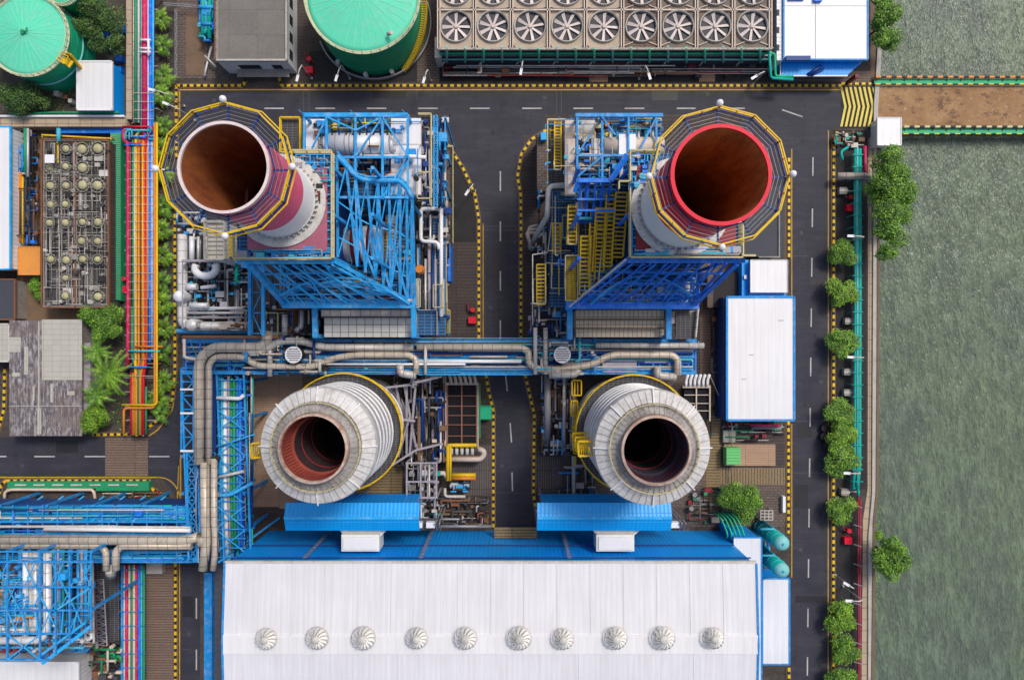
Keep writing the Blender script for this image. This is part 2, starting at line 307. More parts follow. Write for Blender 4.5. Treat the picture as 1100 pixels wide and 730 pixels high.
# ------------------------------------------------------------------ mesh collector
class MB:
    def __init__(s): s.v = []; s.f = []; s.mi = []; s.sm = []; s.m = 0
    def add(s, vs, fs, smooth=False):
        o = len(s.v); s.v.extend([tuple(p) for p in vs])
        for f in fs: s.f.append(tuple(i + o for i in f)); s.mi.append(s.m); s.sm.append(smooth)
        return s
    def wbox(s, x0, y0, z0, x1, y1, z1):
        if x0 > x1: x0, x1 = x1, x0
        if y0 > y1: y0, y1 = y1, y0
        return s.add([(x0, y0, z0), (x1, y0, z0), (x1, y1, z0), (x0, y1, z0), (x0, y0, z1), (x1, y0, z1), (x1, y1, z1), (x0, y1, z1)],
              [(3, 2, 1, 0), (4, 5, 6, 7), (0, 1, 5, 4), (1, 2, 6, 5), (2, 3, 7, 6), (3, 0, 4, 7)])
    def box(s, x0, y0, x1, y1, z0, z1):
        a = W(x0, y0, z1); b = W(x1, y1, z1); return s.wbox(a.x, a.y, z0, b.x, b.y, z1)
    def prism(s, pts, z0, z1):               # world xy points, any winding
        n = len(pts); A = sum(pts[i][0] * pts[(i + 1) % n][1] - pts[(i + 1) % n][0] * pts[i][1] for i in range(n))
        if A < 0: pts = pts[::-1]
        vs = [(p[0], p[1], z0) for p in pts] + [(p[0], p[1], z1) for p in pts]
        fs = [tuple(range(n - 1, -1, -1)), tuple(range(n, 2 * n))] + [(i, (i + 1) % n, n + (i + 1) % n, n + i) for i in range(n)]
        return s.add(vs, fs)
    def beam(s, p, q, w, h=None):
        p = Vector(p); q = Vector(q); h = h or w; d = q - p
        if d.length < 1e-4: return s
        d.normalize(); up = Vector((0, 0, 1)) if abs(d.z) < 0.95 else Vector((0, 1, 0))
        a = d.cross(up).normalized() * (w / 2); b = a.normalized().cross(d) * (h / 2)
        vs = [p - a - b, p + a - b, p + a + b, p - a + b, q - a - b, q + a - b, q + a + b, q - a + b]
        return s.add(vs, [(0, 1, 2, 3), (7, 6, 5, 4), (1, 0, 4, 5), (2, 1, 5, 6), (3, 2, 6, 7), (0, 3, 7, 4)])
    def tube(s, pts, r, seg=8, smooth=True, bend=None):
        pts = [Vector(p) for p in pts]
        if bend is None: bend = r * 2.2
        out = [pts[0]]
        for i in range(1, len(pts) - 1):     # round the corners
            a, b, c = pts[i - 1], pts[i], pts[i + 1]
            u = (a - b); w = (c - b); lu, lw = u.length, w.length
            if lu < 1e-5 or lw < 1e-5: continue
            u /= lu; w /= lw; t = min(bend, lu * 0.48, lw * 0.48)
            if u.dot(w) < -0.995: out.append(b); continue
            p0, p2 = b + u * t, b + w * t
            for k in range(5):
                q = k / 4; out.append(p0 * (1 - q) ** 2 + b * 2 * q * (1 - q) + p2 * q * q)
        out.append(pts[-1])
        vs = []; n = len(out); prev = None
        for i, p in enumerate(out):
            d = (out[min(i + 1, n - 1)] - out[max(i - 1, 0)]).normalized()
            if prev is None:
                up = Vector((0, 0, 1)) if abs(d.z) < 0.9 else Vector((1, 0, 0))
                a = d.cross(up).normalized()
            else:
                a = (prev - d * prev.dot(d)).normalized()
            prev = a; b = d.cross(a)
            for k in range(seg):
                t = 2 * math.pi * k / seg; vs.append(p + (a * math.cos(t) + b * math.sin(t)) * r)
        fs = []
        for i in range(n - 1):
            for k in range(seg):
                k2 = (k + 1) % seg
                fs.append((i * seg + k, i * seg + k2, (i + 1) * seg + k2, (i + 1) * seg + k))
        s.add(vs, fs, smooth)
        o = len(s.v) - len(vs)
        s.f.append(tuple(o + k for k in range(seg - 1, -1, -1))); s.mi.append(s.m); s.sm.append(False)
        s.f.append(tuple(o + (n - 1) * seg + k for k in range(seg))); s.mi.append(s.m); s.sm.append(False)
        return s
    def lathe(s, cx, cy, prof, seg=48, smooth=True, a0=0.0, a1=2 * math.pi, flip=False):
        full = abs(a1 - a0 - 2 * math.pi) < 1e-6; n = seg if full else seg + 1
        vs = []
        for r, z in prof:
            for k in range(n):
                t = a0 + (a1 - a0) * k / seg; vs.append((cx + r * math.cos(t), cy + r * math.sin(t), z))
        fs = []
        for i in range(len(prof) - 1):
            for k in range(seg):
                k2 = (k + 1) % n; f = (i * n + k, i * n + k2, (i + 1) * n + k2, (i + 1) * n + k)
                fs.append(f[::-1] if flip else f)
        return s.add(vs, fs, smooth)
    def cyl(s, cx, cy, z0, z1, r, seg=20, r1=None, smooth=True):
        r1 = r if r1 is None else r1
        s.lathe(cx, cy, [(r, z0), (r1, z1)], seg, smooth)
        vs = [(cx + r1 * math.cos(2 * math.pi * k / seg), cy + r1 * math.sin(2 * math.pi * k / seg), z1) for k in range(seg)]
        s.add(vs, [tuple(range(seg))])
        vs = [(cx + r * math.cos(2 * math.pi * k / seg), cy + r * math.sin(2 * math.pi * k / seg), z0) for k in range(seg)]
        return s.add(vs, [tuple(range(seg - 1, -1, -1))])
    def truss(s, p, q, off, n, w=0.22, lace=0.14, cross=False):
        """two chords p-q and (p+off)-(q+off) with rungs and diagonals"""
        p = Vector(p); q = Vector(q); off = Vector(off)
        s.beam(p, q, w); s.beam(p + off, q + off, w)
        for i in range(n + 1):
            a = p.lerp(q, i / n); s.beam(a, a + off, lace)
            if i < n:
                b = p.lerp(q, (i + 1) / n)
                if cross or i % 2 == 0: s.beam(a, b + off, lace)
                if cross or i % 2 == 1: s.beam(a + off, b, lace)
        return s
    def rail(s, pts, h=1.1, w=0.09, step=2.0, closed=False):
        pts = [Vector(p) for p in pts]
        if closed: pts = pts + [pts[0]]
        for a, b in zip(pts, pts[1:]):
            L = (b - a).length; n = max(1, int(L / step))
            for k in (0.5, 1.0): s.beam(a + Vector((0, 0, h * k)), b + Vector((0, 0, h * k)), w)
            for i in range(n + 1):
                c = a.lerp(b, i / n); s.beam(c, c + Vector((0, 0, h)), w * 0.8)
        return s
    def grid(s, x0, y0, x1, y1, z, nx, ny, w=0.3, h=0.4):      # plan units: crossing beams at height z
        for i in range(nx + 1):
            x = x0 + (x1 - x0) * i / nx; s.beam(W(x, y0, z), W(x, y1, z), w, h)
        for j in range(ny + 1):
            y = y0 + (y1 - y0) * j / ny; s.beam(W(x0, y, z + 0.012), W(x1, y, z + 0.012), w, h)
        return s
    def cols(s, xs, ys, z0, z1, w=0.4):                        # plan units at z1
        for x in xs:
            for y in ys:
                p = W(x, y, z1); s.beam((p.x, p.y, z0), (p.x, p.y, z1), w)
        return s
    def build(s, name, mat, parent=None, label=None, kind=None):
        me = bpy.data.meshes.new(name)
        off = Vector((0, 0, 0))
        if parent is not None:
            p = parent
            while p is not None: off = off + p.location; p = p.parent
        me.from_pydata([(v[0] - off.x, v[1] - off.y, v[2] - off.z) for v in s.v], [], s.f)
        for mm in (mat if isinstance(mat, (list, tuple)) else [mat]): me.materials.append(M[mm])
        me.polygons.foreach_set("material_index", s.mi); me.polygons.foreach_set("use_smooth", s.sm)
        me.update()
        o = bpy.data.objects.new(name, me); COL.objects.link(o)
        if parent is not None: o.parent = parent
        if label: o["label"] = label
        if kind: o["kind"] = kind
        return o

def thing(name, label, cat, loc=(0, 0, 0), group=None):
    o = bpy.data.objects.new(name, None); COL.objects.link(o); o.location = loc
    o.empty_display_size = 0.5
    o["label"] = label; o["category"] = cat
    if group: o["group"] = group
    return o
def tag(o, label, cat, group=None):
    o["label"] = label; o["category"] = cat
    if group: o["group"] = group
    return o
def struct(name, mb, mat): return mb.build(name, mat, None, kind="structure")
def G(x, y): p = W(x, y, 0); return (p.x, p.y, 0)
def copy_tree(o, parent=None):
    c = o.copy(); COL.objects.link(c); c.parent = parent
    for ch in list(o.children): copy_tree(ch, c)
    return c
def pipe(parent, pts, r, mat, seg=8, name='pipe', label=None, bend=None):
    """pts: plan x, plan y, z"""
    return MB().tube([W(*p) for p in pts], r, seg, bend=bend).build(name, mat, parent, label)
RNG = random.Random(7)
# ================================================================== SETTING
def sheet(name, pts, z, mat, world_pts=False, kind="structure"):
    p = [(W(x, y, 0).x, W(x, y, 0).y) for x, y in pts] if not world_pts else list(pts)
    n = len(p); A = sum(p[i][0] * p[(i + 1) % n][1] - p[(i + 1) % n][0] * p[i][1] for i in range(n))
    if A < 0: p = p[::-1]
    mb = MB(); mb.add([(a, b, z) for a, b in p], [tuple(range(n))]); return mb.build(name, mat, None, kind=kind)
def rect(x0, y0, x1, y1): return [(x0, y0), (x1, y0), (x1, y1), (x0, y1)]
def arc(cx, cy, rx, ry, a0, a1, n=8):
    return [(cx + rx * math.cos(R(a0 + (a1 - a0) * i / n)), cy + ry * math.sin(R(a0 + (a1 - a0) * i / n))) for i in range(n + 1)]

# land: one sheet out to the horizon on the west, ending at the sea wall
shore = [(78.6, 900), (78.6, 66), (77.6, 50), (77.3, -10), (77.2, -33), (76.4, -42), (76.0, -900)]
sheet("ground", [(-1500, -900)] + shore[::-1] + [(-1500, 900)], 0.0, "soil", True)
sheet("water", [(60, -3000), (3000, -3000), (3000, 3000), (60, 3000)], -2.2, "water", True)
mb = MB()
sw = [(x, y) for x, y in shore if -400 < y < 400]
sw = [(78.6, 300)] + [(x, y) for x, y in shore if -400 < y < 400] + [(76.0, -300)]
mb.prism([(x, y) for x, y in sw] + [(x + 0.9, y) for x, y in sw[::-1]], -4.0, 0.35)
struct("sea_wall", mb, "concrete_pale")
mb = MB()
rim = [(943, 150), (942, 400), (941, 528), (938, 560), (934.5, 900)]
pts = [G(x, y)[:2] for x, y in rim]
mb.prism([(x - 0.25, y) for x, y in pts] + [(x + 0.25, y) for x, y in pts[::-1]], 0.0, 0.5)
struct("sea_wall_coping", mb, "wood_brown")
sheet("walkway", [(933, 148), (932, 525), (927, 558), (924, 900), (933, 900), (936.5, 560), (940, 528), (941, 148)], 0.02, "walk_tan")
sheet("walkway", rect(935, -60, 942, 83), 0.02, "wood_brown")

# roads (asphalt is one sheet, unions cut so that nothing overlaps)
road = [(190, 95), (903, 95), (903, 138), (893, 138), (891, 900), (849, 900), (849, 200), (797, 200), (797, 123)]
east = [(585, 123), (583, 140), (569, 152), (560, 172), (557, 200), (557, 365), (565, 398), (570, 430), (571, 530), (576, 566),
        (531, 566), (527, 530), (527, 398), (518, 366), (517, 235), (513, 208), (500, 180), (484, 158), (482, 123), (190, 123)]
sheet("road", road + east, 0.010, "asphalt")
sheet("road", [(-600, 469), (160, 469), (175, 455), (187, 430), (189, 400), (215, 400), (215, 900), (193, 900), (193, 560), (188, 530), (172, 512), (-600, 512)], 0.010, "asphalt")
sheet("road", rect(192, 123.2, 322, 240), 0.010, "asphalt")
sheet("pavement", rect(228, 560, 246, 900), 0.012, "grey_ribbed")
# markings
mb = MB()
def dash(x0, y0, x1, y1, w=0.28):
    a = Vector(G(x0, y0)); b = Vector(G(x1, y1)); d = (b - a).normalized(); n = Vector((-d.y, d.x, 0)) * w / 2
    mb.add([(*(a - n).xy, 0.020), (*(b - n).xy, 0.020), (*(b + n).xy, 0.020), (*(a + n).xy, 0.020)], [(0, 1, 2, 3)] if (b - a).cross(n).z > 0 else [(3, 2, 1, 0)])
for x in (284, 339, 394, 449, 505, 561, 616, 671): dash(x, 116.5, x + 21, 116.5)
for x in (727, 780): dash(x, 116.5, x + 20, 116.5)
dash(840, 118, 862, 125.5)
for y in (169, 224, 277, 331, 384, 438, 492, 546, 600, 653, 705): dash(873.3 - (y - 169) * 0.011, y, 873.1 - (y - 169) * 0.011, y + 20)
for y in (184, 238, 291, 344): dash(537.5, y, 537.5, y + 21)
dash(543, 402, 545, 420); dash(548, 454, 549.5, 475); dash(550, 507, 550.5, 527)
for x in (-15, 37, 91, 160): dash(x, 490, x + 22, 490)
for y in (642, 697): dash(211, y, 211, y + 22)
struct("road_marking", mb, "road_white")
mb = MB()
def yline(pts, w=0.28, z=0.024):
    p = [Vector(G(*q)) for q in pts]
    for a, b in zip(p, p[1:]):
        d = (b - a).normalized(); n = Vector((-d.y, d.x, 0)) * w / 2
        mb.add([(*(a - n).xy, z), (*(b - n).xy, z), (*(b + n).xy, z), (*(a + n).xy, z)], [(0, 1, 2, 3)])
yline([(192, 96.5), (903, 96.5)]); yline([(193, 98), (193, 126)])
yline([(192, 500), (190, 545)], 0.2)
yline([(0, 512.3), (172, 512.3)] + arc(172, 540, 22, 27.5, -88, -4, 7), 0.25)
yline([(193, 590), (193, 760)], 0.22); yline([(160, 468), (170, 461)] + [(185, 440), (188.7, 420), (189, 400)], 0.25)
yline([(889.8, 140), (889.5, 760)], 0.2); yline([(850.5, 160), (850.5, 320)], 0.2); yline([(850.5, 455), (850.5, 620)], 0.2)
yline([(519, 240), (519, 365)], 0.2); yline([(194, 488), (194, 545)], 0.3)
struct("road_marking", mb, "yellow_line")
mb = MB()
for (a_, b_) in (((332, 97), (332, 122)), ((326, 97), (326, 122)), ((598, 97), (598, 122)), ((603, 97), (603, 122)), ((518, 243), (556, 243)), ((518, 247), (556, 247)), ((851, 452), (890, 452)), ((851, 508), (890, 508)), ((532, 529), (570, 529)), ((852, 275), (868, 275)), ((448, 97), (448, 108)), ((195, 610), (213, 610)), ((195, 697), (205, 697))):
    p = Vector(G(*a_)); q_ = Vector(G(*b_)); d = (q_ - p).normalized(); n = Vector((-d.y, d.x, 0)) * .09
    mb.add([(*(p - n).xy, .018), (*(q_ - n).xy, .018), (*(q_ + n).xy, .018), (*(p + n).xy, .018)], [(0, 1, 2, 3)])
struct("road_joint", mb, "dark_grey")
for (x0, y0, x1, y1) in ((700, 98, 728, 108), (620, 119, 640, 124), (522, 270, 540, 300), (540, 430, 556, 436), (853, 520, 868, 545), (870, 300, 888, 306), (60, 473, 84, 486), (196, 640, 208, 662), (400, 98, 436, 106), (854, 640, 889, 647), (856, 455, 872, 470)):
    sheet("road_patch", rect(x0, y0, x1, y1), 0.014, "oil_black")
mb = MB()
for (x, y) in ((230, 108), (420, 121), (585, 105), (760, 101), (527, 330), (553, 260), (861, 250), (882, 410), (860, 590), (539, 500), (24, 500), (203, 680)): p = G(x, y); mb.cyl(p[0], p[1], 0.0, 0.024, .42, 14)
struct("manhole_cover", mb, "dark_grey")
# chevron hatching before the pier
sheet("paving", rect(903, 92, 958, 138), 0.014, "charcoal")
mb = MB()
for k in range(11):
    x = 902.5 + k * 4.9
    for (ya, yb, xa, xb) in ((93.5, 114.5, 0, 4.5), (114.5, 136, 4.5, 0)):
        a0 = G(x + xa, ya); a1 = G(x + xa + 2.5, ya); b0 = G(x + xb, yb); b1 = G(x + xb + 2.5, yb)
        mb.add([(*b0[:2], 0.022), (*b1[:2], 0.022), (*a1[:2], 0.022), (*a0[:2], 0.022)], [(0, 1, 2, 3)])
paint("chevron_yellow", (0.78, 0.62, 0.10), 0.6, dirt=0.25, dirtc=(0.3, 0.24, 0.1))
struct("road_marking", mb, "chevron_yellow")

# kerbs, striped yellow and black
def kerb(pts, w=0.5, h=0.34, ya=0.80, ka=0.66, line=True):
    mb = MB(); p = [Vector(G(*q)) for q in pts]; t = 0.0; yel = True
    mb.m = 2
    for a, b in zip(p, p[1:]): mb.beam(a + Vector((0, 0, .08)), b + Vector((0, 0, .08)), 1.0, .16)
    for a, b in zip(p, p[1:]):
        L = (b - a).length; d = (b - a) / L; n = Vector((-d.y, d.x, 0)) * w / 2; c = 0.0
        while c < L - 1e-4:
            step = min((ya if yel else ka) - t, L - c)
            q0 = a + d * c; q1 = a + d * (c + step)
            mb.m = 0 if yel else 1
            v = [q0 - n, q1 - n, q1 + n, q0 + n]
            mb.add([(k.x, k.y, 0.0) for k in v] + [(k.x, k.y, h) for k in v], [(4, 5, 6, 7), (0, 1, 5, 4), (1, 2, 6, 5), (2, 3, 7, 6), (3, 0, 4, 7)])
            c += step; t += step
            if t >= (ya if yel else ka) - 1e-4: t = 0.0; yel = not yel
    return mb.build("kerb", ["yellow", "black", "wood_brown"], None, kind="structure")
kerb([(190, 92.5), (262, 92.5)]); kerb([(262, 92.5), (264, 86)]); kerb([(300, 84), (303, 92.5), (903, 92.5)])
kerb([(190, 92), (190, 170)]); kerb([(188.5, 230), (188.5, 400), (186, 428), (174, 448), (158, 460), (140, 466), (100, 466.5)])
kerb([(903, 90.5), (935, 90.5)]); kerb([(899, 142), (895, 150), (894.5, 900)])
kerb([(847, 170), (847, 278)]); kerb([(846.5, 452), (846.5, 572)]); kerb([(847, 716), (847, 900)])
kerb([(481, 156), (497, 180), (510, 208), (514.5, 236), (514.5, 364)])
kerb([(587, 140), (571, 150), (560, 166), (556, 190), (559.5, 210), (559.5, 362)])
kerb([(522, 402), (525, 420), (530, 440), (530, 566)]); kerb([(564, 402), (570, 428), (574, 445), (573, 530), (578, 562)])
kerb([(8, 515.8), (162, 515.8)]); kerb([(8, 525.5), (103, 525.5)]); kerb([(8, 515.5), (2, 520), (0, 530)])
kerb([(163, 524), (176, 532), (184, 545)]); kerb([(189, 604), (189, 900)]); kerb([(-2, 465), (5, 440), (6, 395)])

# paving laid around the plant
def pave(x0, y0, x1, y1, mat, z=0.012): return sheet("paving", rect(x0, y0, x1, y1), z, mat)
pave(113, 470, 159, 511.5, "brown_slats", 0.018)
pave(272, 402, 325, 546, "tan_slats"); pave(325, 402, 432, 546, "ochre_slats")
pave(531, 566, 577, 578, "ochre_slats", 0.016)
pave(484, 404, 515, 412, "dark_slats"); pave(432, 402, 480, 566, "dark_slats"); pave(480, 478, 529, 532, "grey_slats"); pave(480, 532, 529, 566, "dark_slats", 0.016)
pave(575, 490, 616, 530, "grey_slats"); pave(578, 530, 616, 562, "grey_slats"); pave(568, 402, 616, 490, "dark_slats")
pave(616, 402, 757, 545, "brick_brown", 0.011); pave(757, 402, 774, 543, "ochre_slats", 0.014); pave(774, 455, 843, 502, "dark_slats"); pave(774, 502, 843, 520, "ochre_slats_across")
pave(740, 520, 843, 566, "brick_brown", 0.012)
pave(752, 290, 782, 402, "brown_slats"); pave(750, 274, 797, 290, "brick_brown")
pave(797, 200, 843, 276, "slate", 0.012); pave(843, 202, 846, 560, "wood_brown", 0.016)
pave(484, 260, 514, 362, "dark_slats"); sheet("paving", [(484, 162), (497, 183), (507, 208), (512, 236), (512, 260), (484, 260)], 0.012, "charcoal"); pave(562, 145, 584, 360, "dark_slats")
pave(156, 606, 186, 900, "brown_slats"); pave(60, 590, 128, 712, "dark_slats")
pave(190, 0, 232, 84, "brick_brown"); pave(200, 14, 222, 80, "wood_brown", 0.02)
pave(448, -60, 472, 88, "brick_brown"); pave(318, -60, 332, 88, "dark_slats"); pave(332, 55, 448, 88, "charcoal")
pave(472, 66, 836, 88, "charcoal"); pave(633, 66, 653, 88, "tan_slats", 0.02); pave(751, 66, 768, 88, "tan_slats", 0.02); pave(836, 76, 935, 88, "brown_slats")
pave(895, 140, 931, 525, "charcoal", 0.009); pave(895, 525, 924, 900, "charcoal", 0.009)
pave(188, 250, 272, 360, "brick_brown"); pave(322, 170, 480, 404, "dark_slats", 0.009); pave(232, 402, 272, 556, "charcoal")
pave(586, 126, 752, 402, "dark_slats", 0.008); pave(18, 150, 46, 330, "wood_brown"); pave(0, 330, 90, 346, "wood_brown")
pave(134, 0, 168, 466, "dark_slats"); pave(232, 544, 300, 566, "dark_slats", 0.016)

# pier
pr = W(958, 92, 0.2); q = W(958, 137, 0.2)
mb = MB(); mb.wbox(78.0, q.y, -0.7, 190, pr.y, 0.20)
pier = mb.build("pier", "pier_concrete", None, kind="structure")
mb = MB()
for x in range(86, 190, 9):
    for y in (q.y + 1.0, pr.y - 1.0): mb.cyl(x, y, -6, -0.7, 0.5, 12)
struct("pier_piles", mb, "concrete")
def barrier(y, label, lo, c0, c1):
    t = thing("pier_railing", label, "railing", G(1000, y))
    x0 = W(lo, y).x; yy = W(0, y).y
    mb = MB(); mb.m = 0; x = x0; k = 0
    while x < 189:
        mb.m = k % 2; mb.beam((x, yy + 0.55, 0.95), (x + 1.1, yy + 0.55, 0.95), 0.42, 0.5); x += 1.1; k += 1
    mb.build("striped_rail", [c0, c1], t)
    mb = MB(); x = x0; k = 0
    while x < 189:
        mb.m = k % 2; mb.beam((x, yy - 0.9, 0.8), (x + 1.1, yy - 0.9, 0.8), 0.22, 0.3); x += 1.1; k += 1
    mb.build("striped_rail", ["yellow", "black"], t)
    MB().wbox(x0, yy - 0.75, 0.21, 189, yy + 0.3, 0.5).build("base_beam", "kerb_green", t)
    mb = MB()
    for x in range(int(x0) + 1, 189, 3): mb.beam((x, yy - 0.2, 0.5), (x, yy + 0.5, 0.9), 0.14)
    mb.build("post", "dark_grey", t)
barrier(87.5, "green and orange striped railing along the far pier edge, by the blue-trimmed shed", 938, "orange", "black")
barrier(140.5, "green and yellow striped railing along the near edge of the brown pier", 968, "cream_yellow", "black")
paint("shoulder_grey", (0.64, 0.63, 0.62), 0.5, dirt=0.55, dirtc=(0.34, 0.31, 0.29), fine=1.5)
# ================================================================== BIG PLANT
def deck(parent, x0, y0, x1, y1, z, mat, t=0.15, name="deck"): return MB().box(x0, y0, x1, y1, z - t, z).build(name, mat, parent)

# ---- tall stacks standing on the boiler roofs
def chimney(label, px, py, rin, rout, shell, rimmat, inner, pr, zc, twist):
    zt = 62.0; c = W(px, py, zt); x, y = c.x, c.y
    t = thing("chimney", label, "chimney", (x, y, 40.4), "tall red and white chimneys")
    MB().lathe(x, y, [(rout, 40.45), (rout, zc)], 72).build("lower_shell", "white_stack", t)
    MB().lathe(x, y, [(rout, zc + 0.002), (rout, zt - 0.9)], 72).build("upper_shell", shell, t)
    mb = MB(); mb.lathe(x, y, [(rout + 0.04, zt - 0.9), (rout + 0.12, zt), (rin, zt), (rin, zt - 0.36)], 72, smooth=False)
    mb.build("rim", rimmat, t)
    mb = MB(); prof = [(rin - 0.01, zt - 0.35 - k * 4.0) for k in range(11)]
    mb.lathe(x, y, prof, 72, flip=True)
    mb.build("flue", inner, t)
    MB().lathe(x, y, [(rin, zt - 40.4), (0.01, zt - 40.5)], 48, flip=True).build("damper", "pit_dark", t)
    # platform round the top: twelve-sided, open grating of real bars
    zp = zt - 1.6; ro = pr; n = 12
    def pt(r, k, z): a = 2 * math.pi * (k + twist) / n; return Vector((x + r * math.cos(a), y + r * math.sin(a), z))
    mb = MB()
    for k in range(n):
        mb.beam(pt(rout + 0.05, k, zp), pt(ro, k, zp), 0.2, 0.3)
        for r in (rout + 0.35, ro): mb.beam(pt(r, k, zp), pt(r, k + 1, zp), 0.16, 0.3)
    mb.build("platform_frame", "navy", t)
    mb = MB(); r = rout + 0.45
    while r < ro - 0.1:
        for k in range(n): mb.beam(pt(r, k, zp + .18), pt(r, k + 1, zp + .18), 0.05, 0.03)
        r += 0.5
    mb.build("grating", "grey_steel", t)
    mb = MB()
    P = [pt(ro, k, zp + .1) for k in range(n)]; mb.rail(P, 1.2, 0.15, 1.6, closed=True)
    P = [pt(ro + .35, k, zp - .1) for k in range(n)]
    for a, b in zip(P, P[1:] + P[:1]): mb.beam(a, b, 0.16)
    mb.build("railing", "yellow", t)
    for k in (0, 3, 6, 9):
        mb = MB(); p = pt(ro + .35, k + .03, zp + 1.3); mb.beam(pt(ro - .2, k, zp + .2), p, 0.16)
        mb.lathe(p.x, p.y, [(0.01, p.z + .55), (.34, p.z + .45), (.46, p.z + .1), (.36, p.z - .25)], 14)
        mb.build("warning_lamp", "white", t)
    mb = MB()
    for z in (41.6,): mb.lathe(x, y, [(rout, z - .14), (rout + 0.16, z - .12), (rout + 0.16, z + .12), (rout, z + .14)], 72)
    for k in range(44):              # bolted base ring with gusset plates
        a = 2 * math.pi * k / 44; q = Vector((math.cos(a), math.sin(a), 0))
        mb.beam(Vector((x, y, 41.2)) + q * rout, Vector((x, y, 41.2)) + q * (rout + .5), 0.16, 0.8)
    mb.build("base_ring", "white_dull", t)
    mb = MB(); a = R(100)            # caged ladder
    q = Vector((math.cos(a), math.sin(a), 0)); s_ = Vector((-q.y, q.x, 0)) * .3
    b0 = Vector((x, y, 0)) + q * (rout + .25)
    for sg in (-1, 1): mb.beam(b0 + s_ * sg + Vector((0, 0, 40.5)), b0 + s_ * sg + Vector((0, 0, 61)), .09)
    z = 40.8
    while z < 61: mb.beam(b0 - s_ + Vector((0, 0, z)), b0 + s_ + Vector((0, 0, z)), .06); z += .45
    mb.build("ladder", "yellow", t)
    return t, x, y
ch1, c1x, c1y = chimney("tall chimney with a pale pink rim and rust-brown flue, nearest the rows of coloured pipes", 239.8, 179.5, 5.47, 5.72, "pink_red", "rim_pale", "flue_rust", 8.3, 47.3, 0.0)
ch2, c2x, c2y = chimney("tall chimney with a bright red rim, nearest the seaside road", 775, 187.5, 5.92, 6.3, "red_fresh", "red_fresh", "flue_bright", 8.75, 50.0, 0.0)

